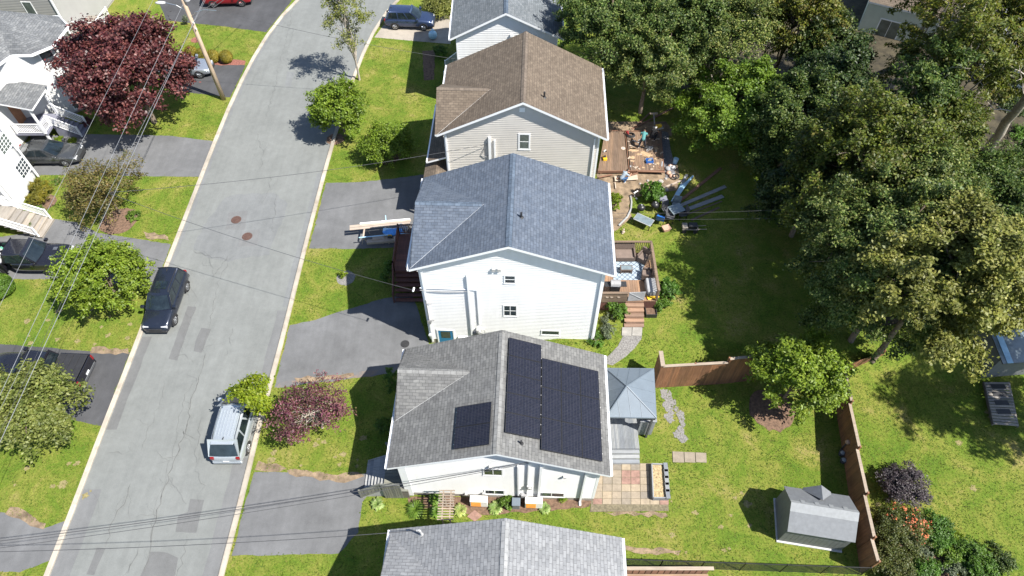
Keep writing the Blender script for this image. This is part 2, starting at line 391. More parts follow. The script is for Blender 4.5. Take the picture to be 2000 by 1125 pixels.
def strip(name, line, off0, off1, mat, z, jag=.04):
    w = []
    for s_, off in ((1, off0), (-1, off1)):
        ln = line if s_ == 1 else line[::-1]
        for i, p in enumerate(line[::s_]):
            q = line[::s_]; d = (q[min(i+1, len(q)-1)]-q[max(i-1, 0)]).normalized()*s_
            w.append(p+Vector((-d.y, d.x, 0))*(off+random.uniform(-jag, jag)))
    return sheet(name, [(p.x, p.y) for p in w], mat, z, world=True)
def sub(line, y0, y1):
    a = [p for p in line if y0 < p.y < y1]
    def at(y):
        for i in range(len(line)-1):
            if line[i].y <= y <= line[i+1].y: return line[i].lerp(line[i+1], (y-line[i].y)/(line[i+1].y-line[i].y))
    w = [at(y0)]+a+[at(y1)]; out = []
    for i in range(len(w)-1):
        n = max(1, int((w[i+1]-w[i]).length/.6))
        out += [w[i].lerp(w[i+1], k/n) for k in range(n)]
    return out+[w[-1]]
# seams of older asphalt along the kerbs and square repairs
strip('road_patch', sub(LKw, 17.0, 23.3), -.16, -.75, 'patch', .008)
strip('road_patch', sub(LKw, 4.0, 13.5), -.16, -1.15, 'seam', .008)
strip('road_patch', sub(RKw, 5.0, 15.3), .16, .95, 'seam', .008)
strip('road_patch', sub(RKw, 20.0, 25.3), .16, .75, 'seam', .008)
strip('road_patch', sub(RKw, 25.6, 38), .16, .55, 'worn', .008)
strip('road_patch', sub(LKw, 24, 60), -.16, -.42, 'worn', .008, .08)
def z2(p): return (p[0]/2.96, p[1]/2.96+370)
def z3(p): return (p[0]/2.96, p[1]/2.96+745)
sheet('road_patch', [z2(p) for p in [(1085, 675), (1135, 680), (1080, 830), (1025, 990), (975, 980)]], 'patch', .008, jag=.03)
sheet('road_patch', [z2(p) for p in [(1165, 800), (1220, 808), (1165, 945), (1120, 935), (1130, 880)]], 'patch', .008, jag=.03)
sheet('road_patch', [z3(p) for p in [(1100, 680), (1180, 685), (1135, 875), (1015, 870), (1030, 775), (1085, 755)]], 'patch', .008, jag=.03)
sheet('road_patch', [z3(p) for p in [(870, 985), (965, 990), (1030, 1020), (1000, 1170), (800, 1160)]], 'patch', .008, jag=.03)
sheet('road_patch', [z3(p) for p in [(560, 960), (610, 965), (545, 1120), (500, 1115)]], 'patch', .008, jag=.03)
sheet('road_patch', [(425, 405), (440, 386), (470, 379), (535, 377), (562, 398), (552, 430), (530, 480), (527, 498), (470, 505), (445, 512), (405, 503), (378, 487), (397, 440)], 'worn', .008, jag=.09)
sheet('road_patch', [(447, 415), (484, 412), (478, 450), (440, 448)], 'seam', .012, jag=.02)
sheet('road_patch', [(470, 452), (508, 448), (502, 480), (465, 482)], 'seam', .012, jag=.02)
for pts in ([(560, 140), (575, 142), (568, 170), (556, 168)], [(395, 330), (416, 300), (412, 330), (398, 345)], ):
    sheet('road_patch', pts, 'worn', .008, jag=.05)
# cracks in the road: thin irregular ribbons
def crack(m, pts, w0, lev):
    w = [P(*p) for p in pts]; out = [w[0]]
    for a, b in zip(w, w[1:]):
        n = max(1, int((b-a).length/.28)); d = (b-a); nn = Vector((-d.y, d.x, 0)).normalized()
        for k in range(1, n+1): out.append(a+d*(k/n)+nn*random.uniform(-.12, .12))
    L, Rr = [], []
    for i, p in enumerate(out):
        d = (out[min(i+1, len(out)-1)]-out[max(i-1, 0)]).normalized(); nn = Vector((-d.y, d.x, 0))
        hw = w0*random.uniform(.15, .65)*(.3 if i in (0, len(out)-1) else 1)
        L.append(p+nn*hw); Rr.append(p-nn*hw)
    n = len(out)
    m.mesh([(p.x, p.y, lev) for p in L]+[(p.x, p.y, lev) for p in Rr], [(n+i, n+i+1, i+1, i) for i in range(n-1)])
sheet('woodland_floor', [(1330, 165), (1400, 120), (1420, -40), (2060, -40), (2080, 400), (2060, 560), (1900, 640), (1760, 620), (1660, 560), (1560, 400), (1500, 330), (1440, 250)], 'litter', .02, hard=True, jag=.2) if False else None
ck = MB(); lev = .024
CR = [([(455, 500), (428, 545), (413, 610), (406, 650), (398, 690)], .022), ([(402, 690), (385, 745), (360, 850), (338, 905), (325, 950), (300, 1020), (285, 1120)], .045),
      ([(380, 745), (358, 780), (345, 850), (335, 900)], .018), ([(372, 560), (385, 590), (365, 640), (352, 690)], .016), ([(322, 745), (312, 785), (290, 845), (275, 880)], .02),
      ([(305, 880), (320, 895), (350, 892)], .03), ([(335, 895), (318, 950), (300, 1000), (290, 1090)], .015), ([(255, 945), (240, 985), (220, 1025), (203, 1070)], .035),
      ([(380, 920), (400, 950), (385, 980)], .018), ([(365, 1045), (358, 1090), (345, 1125)], .02), ([(330, 930), (348, 960), (365, 985)], .014),
      ([(455, 640), (452, 668), (440, 700)], .012), ([(530, 340), (525, 375), (512, 400)], .014), ([(575, 0), (565, 60), (545, 130), (535, 180), (520, 230)], .012),
      ([(445, 500), (430, 520), (418, 540)], .03), ([(378, 490), (400, 500), (445, 507), (460, 500)], .022), ([(540, 378), (536, 420), (530, 440)], .016),
      ([(420, 150), (470, 140), (510, 143)], .012), ([(560, 60), (575, 55), (560, 110)], .012), ([(465, 800), (458, 860), (448, 900)], .010),
      ([(210, 885), (240, 887), (260, 882)], .02), ([(180, 960), (195, 980), (188, 1000)], .013), ([(340, 700), (360, 690), (372, 700)], .012), ([(265, 1010), (300, 1002), (330, 1012)], .012),
      ([(500, 260), (515, 300), (508, 330)], .014), ([(275, 1060), (262, 1095), (250, 1120)], .02), ([(395, 815), (388, 850), (380, 905)], .012), ([(300, 760), (318, 758)], .012)]
for pts, w in CR:
    crack(ck, pts, w, lev); lev += .0004
    for _ in range(max(1, len(pts)//2)):
        a = random.choice(pts); crack(ck, [a, (a[0]+random.uniform(-14, 14), a[1]+random.uniform(-20, 20)), (a[0]+random.uniform(-26, 26), a[1]+random.uniform(-34, 34))], w*.5, lev); lev += .0004
tag(ck.build('road_crack', 'crack'), kind='structure')
# driveways
def z6(p): return (p[0]/2.648+400, p[1]/2.648+700)
sheet('driveway', [(496, 922), (577, 921), (611, 927), (657, 936), (690, 930), (716, 924), (716, 970), (708, 980), (700, 1040), (661, 1081), (560, 1083), (452, 1086)], 'drive', .005, jag=.04)
sheet('driveway', [(566, 635), (616, 625), (650, 613), (684, 603), (738, 586), (775, 578), (806, 575), (838, 674), (815, 700), (775, 724), (700, 731), (640, 740), (585, 745), (536, 757)], 'drive', .005, jag=.03)
sheet('driveway', [(545, 748), (585, 741), (640, 735), (700, 727), (778, 716), (778, 728), (700, 738), (640, 746), (585, 752), (540, 758)], 'drive_red', .009, jag=.06)
sheet('driveway', [(637, 357), (690, 356), (735, 353), (850, 338), (850, 478), (760, 484), (690, 486), (603, 485)], 'drive', .005, jag=.04)
sheet('driveway', [(731, 73), (807, 80), (880, 86), (880, 30), (760, 30), (750, 48)], 'concrete', .005)
sheet('driveway', [(330, 104), (400, 118), (480, 128), (450, 190), (445, 190), (362, 180), (320, 165)], 'drive_dark', .005, jag=.03)
sheet('driveway', [(60, 265), (180, 262), (331, 265), (417, 276), (392, 346), (155, 342), (60, 342)], 'drive', .005, jag=.03)
sheet('driveway', [(108, 428), (150, 434), (190, 455), (270, 467), (334, 477), (300, 570), (284, 563), (150, 545), (-60, 545), (-60, 470), (60, 455)], 'drive', .005, jag=.03)
sheet('driveway', [(-60, 665), (0, 672), (176, 686), (254, 688), (199, 832), (185, 830), (120, 815), (-60, 815)], 'drive_dark', .005, jag=.03)
sheet('driveway', [(-80, 995), (0, 1000), (20, 1003), (85, 1032), (129, 1017), (97, 1095), (38, 1118), (-80, 1110)], 'drive', .005, jag=.05)
sheet('driveway', [(295, -30), (590, -30), (565, 8), (520, 63), (440, 52), (325, 40)], 'drive_dark', .005, jag=.03)
# planting beds, bare soil and gravel
def ringbed(px, py, r, mat, name='planting_bed', n=26, z=.012, sq=1.0):
    c = P(px, py); sheet(name, [(c.x+r*math.cos(2*PI*k/n)*random.uniform(.92, 1.08), c.y+sq*r*math.sin(2*PI*k/n)*random.uniform(.92, 1.08)) for k in range(n)], mat, z, world=True)
ringbed(676, 543, .62, 'gravel'); ringbed(1507, 800, 1.35, 'soil'); ringbed(655, 272, .7, 'soil'); ringbed(232, 432, 1.3, 'soil'); ringbed(88, 395, .8, 'soil')
ringbed(383, 78, .45, 'mulch_red'); ringbed(755, 300, 1.2, 'soil'); ringbed(1800, 1100, 1.6, 'soil')
sheet('planting_bed', [(360, 112), (400, 108), (480, 119), (478, 127), (430, 128), (365, 120)], 'mulch_red', .012, jag=.05)
sheet('planting_bed', [(796, 972), (960, 968), (1140, 972), (1158, 976), (1150, 990), (1090, 995), (960, 1006), (905, 1002), (860, 992), (796, 1000)], 'soil', .012, jag=.07)
sheet('planting_bed', [(825, 100), (850, 98), (848, 155), (828, 157)], 'soil', .012, jag=.05)
def drape(name, left, right, mat, dz=.02):
    m = MB(); rows = []
    n = len(left)
    for i in range(n):
        a, b = G(*left[i]), G(*right[i]); rows.append([a.lerp(b, t) for t in (0, .33, .67, 1)])
    dense = []
    for i in range(n-1):
        for k in range(3): dense.append([a.lerp(b, k/3) for a, b in zip(rows[i], rows[i+1])])
    dense.append(rows[-1])
    m.mesh([(p.x, p.y, tz(p.x, p.y)+dz) for r in dense for p in r], [(i*4+k, i*4+k+1, (i+1)*4+k+1, (i+1)*4+k) for i in range(len(dense)-1) for k in range(3)])
    for i in range(n-1): HARD.append([(q.x, q.y) for q in (rows[i][0], rows[i][-1], rows[i+1][-1], rows[i+1][0])])
    o = m.build(name, mat, smooth=True); me = o.data
    return structure(o)
drape('path', [(1217, 640), (1216, 658), (1207, 676), (1190, 694), (1165, 706)], [(1255, 640), (1253, 662), (1240, 680), (1222, 697), (1196, 714)], 'gravel')
drape('path', [(1190, 388), (1192, 402), (1193, 430), (1195, 455)], [(1236, 384), (1228, 402), (1234, 424), (1205, 450)], 'dirt')
drape('bare_soil', [(1163, 330), (1166, 345), (1172, 365), (1188, 386)], [(1322, 318), (1328, 345), (1322, 372), (1236, 386)], 'dirt', .03)
drape('bare_soil', [(1185, 238), (1183, 252), (1180, 266)], [(1300, 238), (1312, 252), (1312, 266)], 'dirt', .03)
drape('gravel_strip', [(1290, 255), (1293, 290), (1296, 320), (1300, 348)], [(1305, 260), (1309, 290), (1316, 318), (1320, 350)], 'gravel_dark', .05)
for k in range(16):
    px, py = 1300+k*2.4+random.uniform(-14, 14), 768+k*6.2; c = P(px, py); r = random.uniform(.12, .34)
    sheet('gravel_strip', [(c.x+r*math.cos(2*PI*i/16)*random.uniform(.5, 1.25), c.y+r*1.2*math.sin(2*PI*i/16)*random.uniform(.5, 1.25)) for i in range(16)], 'gravel', .013+k*.0006, hard=k % 2 == 0, world=True)
for k, pts in enumerate(([(560, 918), (611, 922), (660, 928), (700, 922), (712, 930), (690, 938), (657, 942), (611, 932), (565, 926)], [(505, 900), (540, 905), (560, 915), (520, 921), (497, 918)], [(575, 738), (640, 733), (690, 728), (692, 734), (640, 741), (580, 746)], [(20, 990), (60, 1005), (90, 1022), (86, 1034), (50, 1020), (10, 1004)], [(180, 678), (250, 680), (252, 692), (176, 690)], [(1210, 1062), (1260, 1070), (1330, 1075), (1325, 1085), (1240, 1080)], [(280, 452), (322, 458), (330, 470), (285, 465)], [(1180, 1000), (1300, 1002), (1305, 1008), (1200, 1008)])):
    sheet('bare_soil', pts, 'dirt', .010+k*.0004, hard=False, jag=.13)
for k in range(60):
    px, py = random.choice([(random.uniform(520, 760), random.uniform(840, 915)), (random.uniform(20, 180), random.uniform(900, 990)), (random.uniform(30, 270), random.uniform(600, 675)), (random.uniform(1240, 1500), random.uniform(930, 1080)), (random.uniform(1680, 1990), random.uniform(800, 1000))])
    c = P(px, py); r = random.uniform(.08, .28); ph = random.uniform(0, 6)
    if not any(abs(c.x-q[0]) < 0 for q in ()): sheet('bare_soil', [(c.x+r*math.cos(2*PI*i/14)*random.uniform(.4, 1.3), c.y+r*.8*math.sin(2*PI*i/14)*random.uniform(.4, 1.3)) for i in range(14)], 'straw_patch', .0045+k*.00002, hard=False, world=True)
# manhole covers
def manhole(px, py, r, label, mat):
    c = P(px, py); t = thing('manhole_cover', label, 'manhole cover', (c.x, c.y, .014))
    m = MB(); m.cyl((0, 0, 0), (0, 0, .012), r, r, 28); m.build('rim', mat, t)
    m = MB(); m.cyl((0, 0, .012), (0, 0, .02), r*.86, r*.86, 28)
    for k in range(-3, 4):
        w = math.sqrt(max(0, (r*.8)**2-(k*r*.22)**2)); m.box(-w, w, k*r*.22-.012, k*r*.22+.012, .02, .028)
    m.build('lid', mat, t)
manhole(461.5, 429.5, .36, 'rusty round manhole cover in the road, the farther of the two', 'manhole')
manhole(483, 462, .36, 'rusty round manhole cover in the road, the nearer of the two', 'manhole')
manhole(791, 672, .27, 'small black round drain cover on the driveway beside the tall white house', 'iron')
# paving of the solar house's yard (slabs lie in the ground as one patio)
pt = thing('patio', 'square beige slab patio behind the house with solar panels', 'patio', (0, 0, 0))
m = MB(); c = [P(1152, 1000), P(1306, 998), P(1300, 905), P(1165, 905)]
m.prism([(p.x, p.y) for p in c], -.02, .03); m.build('base', 'joint', pt)
HARD.append([(p.x, p.y) for p in c])
mm = {'slab': MB(), 'slab_red': MB()}
a, b, d = P(1158, 974), P(1306, 975), P(1160, 905)
nxs, nys = 8, 6
for i in range(nxs):
    for j in range(nys):
        if j == 0: f0, f1 = -.16, -.005
        else: f0, f1 = (j-1)/5, j/5-.006
        if i == 7 and j in (2, 3, 4): pass
        u0, u1 = i/nxs+.004, (i+1)/nxs-.004
        q = [a+(b-a)*u+(d-a)*f for u, f in ((u0, f0+.006), (u1, f0+.006), (u1, f1), (u0, f1))]
        key = 'slab_red' if (i in (3, 4) and j in (3, 4)) or (j == 0 and i in (0, 7)) else 'slab'
        z = .045+random.uniform(-.004, .006)
        if key == 'slab': mm[key].prism([(p.x, p.y) for p in q], .0, z)
        else: mr = MB(); mr.prism([(p.x, p.y) for p in q], .0, z); mr.build('red_paving_slab', 'slab_red', pt)
mm['slab'].build('paving_slab', 'slab', pt)
for k, (x0, x1) in enumerate(((1313, 1335), (1336, 1357), (1358, 1379))):
    q = [P(x0, 882+k), P(x1, 883+k), P(x1+1, 904), P(x0+1, 903)]
    m = MB(); m.prism([(p.x, p.y) for p in q], 0, .045)
    tag(m.build('stepping_stone', 'slab', bevel=.01), ['beige stepping slab on the lawn, nearest the raised bed of the three', 'beige stepping slab on the lawn, middle of the row of three', 'beige stepping slab on the lawn, farthest from the patio of the three'][k], 'paving slab', 'stepping slabs on the lawn')
q = [P(927, 996), P(942, 1008), P(927, 1019), P(912, 1009)]
m = MB(); m.prism([(p.x, p.y) for p in q], 0, .04); tag(m.build('stepping_stone', 'slab_red', bevel=.01), 'pinkish slab laid cornerwise between the two nearest houses', 'paving slab')
for k, (x0, x1) in enumerate(((1215, 1234), (1235, 1254))):
    q = [G(x0, 640), G(x1, 640), G(x1-1, 657), G(x0-1, 656)]
    z = tz(q[0].x, q[0].y)
    m = MB(); m.prism([(p.x, p.y) for p in q], z-.3, z+.06); tag(m.build('stepping_stone', 'slab_grey', bevel=.01), ['left of the two grey slabs at the foot of the deck stairs', 'right of the two grey slabs at the foot of the deck stairs'][k], 'paving slab', 'slabs at the foot of the deck stairs')

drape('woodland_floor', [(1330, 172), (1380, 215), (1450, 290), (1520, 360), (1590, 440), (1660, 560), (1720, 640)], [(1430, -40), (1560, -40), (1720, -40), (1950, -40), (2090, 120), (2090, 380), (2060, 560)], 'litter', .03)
# ================================================================ HOUSES
def solve_plane(px, py, org, nrm):
    d = ray(px, py); o = Vector((0, 0, CAM_H)); t = (Vector(org)-o).dot(nrm)/d.dot(nrm); return o+d*t
class House: pass
def lap(m, a, b, z0, z1, nout, mi=0, d=.03):
    """one lapped board between wall-line points a..b (xy at bottom / top may differ): a=(xb,yb,xt,yt)"""
    n = Vector((nout[0], nout[1], 0))*d
    A0 = Vector((a[0], a[1], z0))+n; B0 = Vector((b[0], b[1], z0))+n
    A1 = Vector((a[2], a[3], z1)); B1 = Vector((b[2], b[3], z1))
    m.face([A0, B0, B1, A1], mi)
    m.face([Vector((a[0], a[1], z0)), Vector((b[0], b[1], z0)), B0, A0], mi)
def lapped_wall(m, p0, p1, z0, z1, clip=None, course=.15, mi=0):
    """vertical lapped wall from p0 to p1 (xy, outward = right-hand side of p0->p1), clip(z)->(t0,t1) in metres along the wall"""
    p0 = Vector((p0[0], p0[1])); p1 = Vector((p1[0], p1[1])); L = (p1-p0).length; u = (p1-p0)/L; n = (u.y, -u.x)
    z = z0
    while z < z1-1e-4:
        zt = min(z+course, z1)
        a0, b0 = (0, L) if clip is None else clip(z); a1, b1 = (0, L) if clip is None else clip(zt)
        if b0-a0 > .01:
            if b1 < a1: a1 = b1 = (a1+b1)/2
            q0 = p0+u*a0; q0t = p0+u*a1; q1 = p0+u*b0; q1t = p0+u*b1
            lap(m, (q0.x, q0.y, q0t.x, q0t.y), (q1.x, q1.y, q1t.x, q1t.y), z, zt, n, mi)
        z = zt
def roof_slab(m, quad, t, uvo, uvu, uvv, mt=0, ms=1):
    """quad: 4+ points ccw from above; top shingled with metric uv, edges and soffit white"""
    top = [Vector(p) for p in quad]; bot = [p-Vector((0, 0, t)) for p in top]
    o = Vector(uvo); u = Vector(uvu).normalized(); v = Vector(uvv).normalized()
    m.face(top, mt, [((p-o).dot(u), (p-o).dot(v)) for p in top])
    m.face(bot[::-1], ms)
    n = len(top)
    for i in range(n): m.face([bot[i], bot[(i+1) % n], top[(i+1) % n], top[i]], ms)
def house(name, label, org, rot, Wl, Wr, L, ze, zr, wall, roofm, capm, cross=None, group='houses along the street', zbase=-.4, ohe=.45, ohr=.32, found=.3, gutters=True, T=.17, zer=None):
    h = House(); zer = ze if zer is None else zer
    h.root = thing(name, label, 'house', (org[0], org[1], 0), rot, group); h.org = Vector((org[0], org[1], 0)); h.rot = rot
    h.Wl, h.Wr, h.L, h.ze, h.zr = Wl, Wr, L, ze, zr
    xl, xr = -Wl+ohe, Wr-ohe; y0, y1 = ohr, L-ohr
    sl, sr = (zr-ze)/Wl, (zr-zer)/Wr
    def zl(x): return zr-T-(sl*-x if x < 0 else sr*x)-.01
    # walls
    m = MB(); mf = MB()
    ztop = zr-T-.01; zl_e, zr_e = zl(xl), zl(xr)
    def clip(z):
        a = 0.0 if z <= zl_e else (-(ztop-z)/sl-xl); b = (xr-xl) if z <= zr_e else ((ztop-z)/sr-xl)
        return a, b
    lapped_wall(m, (xl, y0), (xr, y0), found, ztop, clip)
    def clipb(z):
        a, b = clip(z); W = xr-xl; return W-b, W-a
    lapped_wall(m, (xr, y1), (xl, y1), found, ztop, clipb)
    lapped_wall(m, (xl, y1), (xl, y0), found, zl_e)
    lapped_wall(m, (xr, y0), (xr, y1), found, zr_e)
    w = m.build('wall', wall, h.root); h.wall = w
    mf.box(xl+.02, xr-.02, y0+.02, y1-.02, zbase, found+.02); mf.build('foundation', 'found', h.root)
    for cx, cy, zt in ((xl, y0, zl_e), (xr, y0, zr_e), (xr, y1, zr_e), (xl, y1, zl_e)):
        m = MB(); sx = 1 if cx > 0 else -1; sy = 1 if cy > L/2 else -1
        m.box(min(cx-.09*sx, cx+.03*sx), max(cx-.09*sx, cx+.03*sx), min(cy, cy+.03*sy), max(cy, cy+.03*sy), found, zt)
        m.box(min(cx, cx+.028*sx), max(cx, cx+.028*sx), min(cy-.09*sy, cy-.002*sy), max(cy-.09*sy, cy-.002*sy), found, zt)
        m.build('corner_board', 'trim', h.root)
    # roof
    m = MB()
    roof_slab(m, [(0, 0, zr), (Wr, 0, zer), (Wr, L, zer), (0, L, zr)], T, (Wr, 0, zer), (0, 1, 0), (-Wr, 0, zr-zer))
    roof_slab(m, [(-Wl, 0, ze), (0, 0, zr), (0, L, zr), (-Wl, L, ze)], T, (-Wl, 0, ze), (0, 1, 0), (Wl, 0, zr-ze))
    roof = m.build('roof', [roofm, 'trim'], h.root); h.roof = roof
    m = MB(); w_ = .17
    for k in range(int(L/.3)):
        ya, yb = k*.3, min(L, k*.3+.32)
        for s_, sl_ in ((-1, sl), (1, sr)):
            q = [(0, ya, zr+.03+(.004)), (s_*w_, ya, zr+.03-sl_*w_+.004), (s_*w_, yb, zr+.03-sl_*w_-.006), (0, yb, zr+.03-.006)]
            if s_ < 0: q = q[::-1]
            m.face(q, 0, [(p[1]*1.0, p[0]) for p in q])
    m.build('ridge_cap', capm, roof)
    if cross:
        yc, b, hh, xo = cross
        zc = ze+hh; xi = -Wl+hh/sl+.05; xo = -Wl+xo; m = MB(); e = .03
        f0 = (xo, yc-b, ze+e); r0 = (xo, yc, zc+e); r1 = (xi, yc, zc+e); b0 = (xo, yc+b, ze+e); fi = (-Wl+.02, yc-b, ze+e); bi = (-Wl+.02, yc+b, ze+e)
        sv = Vector((0, b, hh))
        for q, v in (([f0, fi, r1, r0], Vector((0, b, hh))), ([b0, r0, r1, bi], Vector((0, -b, hh)))):
            roof_slab(m, q, .12, q[0], (1, 0, 0), v)
        m.build('cross_gable', [roofm, 'trim'], roof)
        m = MB()
        def clipc(z):
            k = max(0.0, (zc-.15-z)/hh*b); return b-k, b+k
        lapped_wall(m, (-Wl+.45, yc+b), (-Wl+.45, yc-b), ze-.15, zc-.15, clipc)
        m.build('gable_wall', wall, h.root)
        m = MB()
        for k in range(int((xi-xo)/.3)):
            xa, xb = xo+k*.3, min(xi, xo+k*.3+.32)
            for s_ in (-1, 1):
                q = [(xa, yc, zc+e+.034), (xb, yc, zc+e+.024), (xb, yc+s_*.16, zc+e+.024-hh/b*.16), (xa, yc+s_*.16, zc+e+.034-hh/b*.16)]
                if s_ < 0: q = q[::-1]
                m.face(q, 0, [(p[0], p[1]) for p in q])
        m.build('ridge_cap', capm, roof)
    if gutters:
        for s_, W_, z_ in ((-1, Wl, ze), (1, Wr, zer)):
            m = MB(); x0 = s_*W_
            a, b_ = (x0+.004*s_, x0+.115*s_); a, b_ = min(a, b_), max(a, b_)
            m.box(a, b_, .02, L-.02, z_-.15, z_-.125); xo_ = b_ if s_ > 0 else a
            m.box(min(xo_, xo_-.018*s_), max(xo_, xo_-.018*s_), .02, L-.02, z_-.125, z_-.03)
            for ye in (.02, L-.045): m.box(a, b_, ye, ye+.025, z_-.125, z_-.04)
            for k in range(1, int(L/.62)): m.box(a, b_, k*.62, k*.62+.02, z_-.055, z_-.035)
            m.build('gutter', 'trim', roof)
    fp = [(-Wl+ohe, y0), (Wr-ohe, y0), (Wr-ohe, y1), (-Wl+ohe, y1)]
    c_, s__ = math.cos(rot), math.sin(rot)
    HARD.append([(org[0]+c_*x-s__*y, org[1]+s__*x+c_*y) for x, y in fp])
    h.xl, h.xr, h.y0, h.y1 = xl, xr, y0, y1
    return h
def tolocal(h, p): return Matrix.Rotation(-h.rot, 3, 'Z') @ (p-h.org)
def toworld(h, p): return Matrix.Rotation(h.rot, 3, 'Z') @ Vector(p)+h.org
def on_front(h, px, py):   # pixel -> local point on the front gable wall
    n = Matrix.Rotation(h.rot, 3, 'Z') @ Vector((0, -1, 0))
    return tolocal(h, solve_plane(px, py, toworld(h, (0, h.y0, 0)), n))
def window(parent, c, u, n, w, hgt, name='window', panes=(1, 1), glass='glass', fw=.07, sill=True, frame='trim'):
    """c: centre on the wall (local), u: along the wall, n: outward"""
    c = Vector(c); u = Vector(u).normalized(); n = Vector(n).normalized(); up = Vector((0, 0, 1))
    def B(m, u0, u1, v0, v1, d0, d1, mi=0):
        m.hexa([c+u*a+up*b+n*d for b, d, a in ((v0, d1, u0), (v0, d1, u1), (v0, d0, u1), (v0, d0, u0), (v1, d1, u0), (v1, d1, u1), (v1, d0, u1), (v1, d0, u0))], mi)
    m = MB(); W, H = w/2, hgt/2
    B(m, -W-fw, -W, -H-fw, H+fw, 0, .05); B(m, W, W+fw, -H-fw, H+fw, 0, .05); B(m, -W, W, H, H+fw, 0, .05); B(m, -W, W, -H-fw, -H, 0, .045)
    nx_, ny_ = panes
    for i in range(1, nx_): B(m, -W+w*i/nx_-.018, -W+w*i/nx_+.018, -H, H, .037, .048)
    for j in range(1, ny_): B(m, -W, W, -H+hgt*j/ny_-.018, -H+hgt*j/ny_+.018, .037, .046)
    if sill: B(m, -W-fw-.03, W+fw+.03, -H-fw-.04, -H-fw-.002, 0, .055)
    f = m.build(name, frame, parent)
    m = MB(); B(m, -W+.002, W-.002, -H+.002, H-.002, .031, .036); m.build('pane', glass, f)
    return f
def downspout(parent, pts, mat='trim', w=.085, name='downspout'):
    m = MB()
    for a, b in zip(pts, pts[1:]): m.beam(a, b, w, w)
    return m.build(name, mat, parent)
def vent_pipe(parent, p, r=.05, h_=.28, mat='blackplastic', name='vent_pipe'):
    m = MB(); m.cyl(p, (p[0], p[1], p[2]+h_), r, r, 10); m.cyl((p[0], p[1], p[2]-.02), (p[0], p[1], p[2]+.05), r*2.4, r*1.2, 10); return m.build(name, mat, parent)
FX = (1, 0, 0); FN = (0, -1, 0)
# ---------------- solar house
H1 = house('bungalow', 'white bungalow with solar panels on its grey shingle roof', (-.73, 12.72), R(-2), 5.35, 5.48, 6.8, 4.35, 6.5, 'sid_white', 'sh_grey', 'cap_grey', cross=(4.62, 2.15, 1.5, .12), found=.45)
r = H1.root
def win1(px, py, w, hgt, **k):
    c = on_front(H1, px, py); return window(r, c, FX, FN, w, hgt, **k)
win1(963, 921, .86, .70, panes=(2, 1)); win1(966, 960, .95, .50, panes=(2, 1)); win1(1077, 965, 1.25, .50, panes=(2, 1))
c0 = on_front(H1, 1012, 908); c1 = on_front(H1, 1013, 960); downspout(r, [(c0.x, c0.y-.06, c0.z), (c1.x, c1.y-.06, .6), (c1.x+.35, c1.y-.06, .55)], name='conduit')
c0 = on_front(H1, 1033, 900); downspout(r, [(c0.x, c0.y-.07, c0.z+.1), (c0.x, c0.y-.07, .55)], name='service_mast', w=.06)
mast1 = toworld(H1, (c0.x, c0.y-.12, c0.z+.15))
c0 = on_front(H1, 1034, 948); m = MB(); m.box(c0.x-.13, c0.x+.13, c0.y-.16, c0.y-.005, c0.z-.2, c0.z+.2); m.cyl((c0.x, c0.y-.16, c0.z+.05), (c0.x, c0.y-.24, c0.z+.05), .1, .1, 14); m.build('electric_meter', 'lightgrey', r, bevel=.01)
c0 = on_front(H1, 1024, 964); m = MB(); m.box(c0.x-.16, c0.x+.16, c0.y-.2, c0.y-.005, c0.z-.14, c0.z+.14); m.cyl((c0.x-.2, c0.y-.1, c0.z-.35), (c0.x-.2, c0.y-.1, c0.z+.1), .03, .03, 8); m.build('gas_meter', 'grey', r, bevel=.02)
c0 = on_front(H1, 1057, 912); downspout(r, [(c0.x, c0.y-.065, c0.z+.35), (c0.x, c0.y-.065, .1)], w=.13)
c0 = on_front(H1, 1141, 940); downspout(r, [(c0.x, c0.y-.07, 4.05), (c0.x, c0.y-.07, .08), (c0.x, c0.y-.3, .06)], w=.1)
c0 = on_front(H1, 806, 945); m = MB(); m.box(H1.xl-.028, H1.xl+.36, H1.y0-.07, H1.y0-.03, .1, 3.9); m.build('trim_panel', 'trim', r)
for px, py in ((958, 909), (1103, 929), (911, 962), (945, 961)):
    c0 = on_front(H1, px, py); m = MB(); m.box(c0.x-.07, c0.x+.07, c0.y-.14, c0.y-.01, c0.z-.06, c0.z+.06); m.cyl((c0.x, c0.y-.08, c0.z-.12), (c0.x, c0.y-.08, c0.z-.05), .05, .07, 8); m.build('wall_vent', 'lightgrey', r)
def roofpt(h, px, py, side=1, dz=0.0):
    W = h.Wr if side > 0 else h.Wl; s_ = (h.zr-h.ze)/W; n = Vector((s_*side, 0, 1)).normalized()
    n = Matrix.Rotation(h.rot, 3, 'Z') @ n
    return tolocal(h, solve_plane(px, py, toworld(h, (0, 0, h.zr+dz)), n))
vent_pipe(r, roofpt(H1, 1018, 866))
window(r, (H1.xl, 2.2, 2.9), (0, -1, 0), (-1, 0, 0), 1.5, 1.1, panes=(2, 1)); window(r, (H1.xl, 4.8, 2.9), (0, -1, 0), (-1, 0, 0), 1.5, 1.1, panes=(2, 1)); window(r, (H1.xr, 4.9, 2.9), (0, 1, 0), (1, 0, 0), 1.2, 1.0, panes=(2, 1))
m = MB(); m.box(H1.xr, H1.xr+.06, 2.3, 3.9, .62, 2.7); d_ = m.build('patio_door', 'trim', r); m = MB(); m.box(H1.xr+.05, H1.xr+.068, 2.42, 3.78, .75, 2.6); m.build('pane', 'glass', d_)
m = MB(); m.box(H1.xl-.05, H1.xl, .75, 1.7, .95, 3.0); d_ = m.build('front_door', 'doorbrown', r)
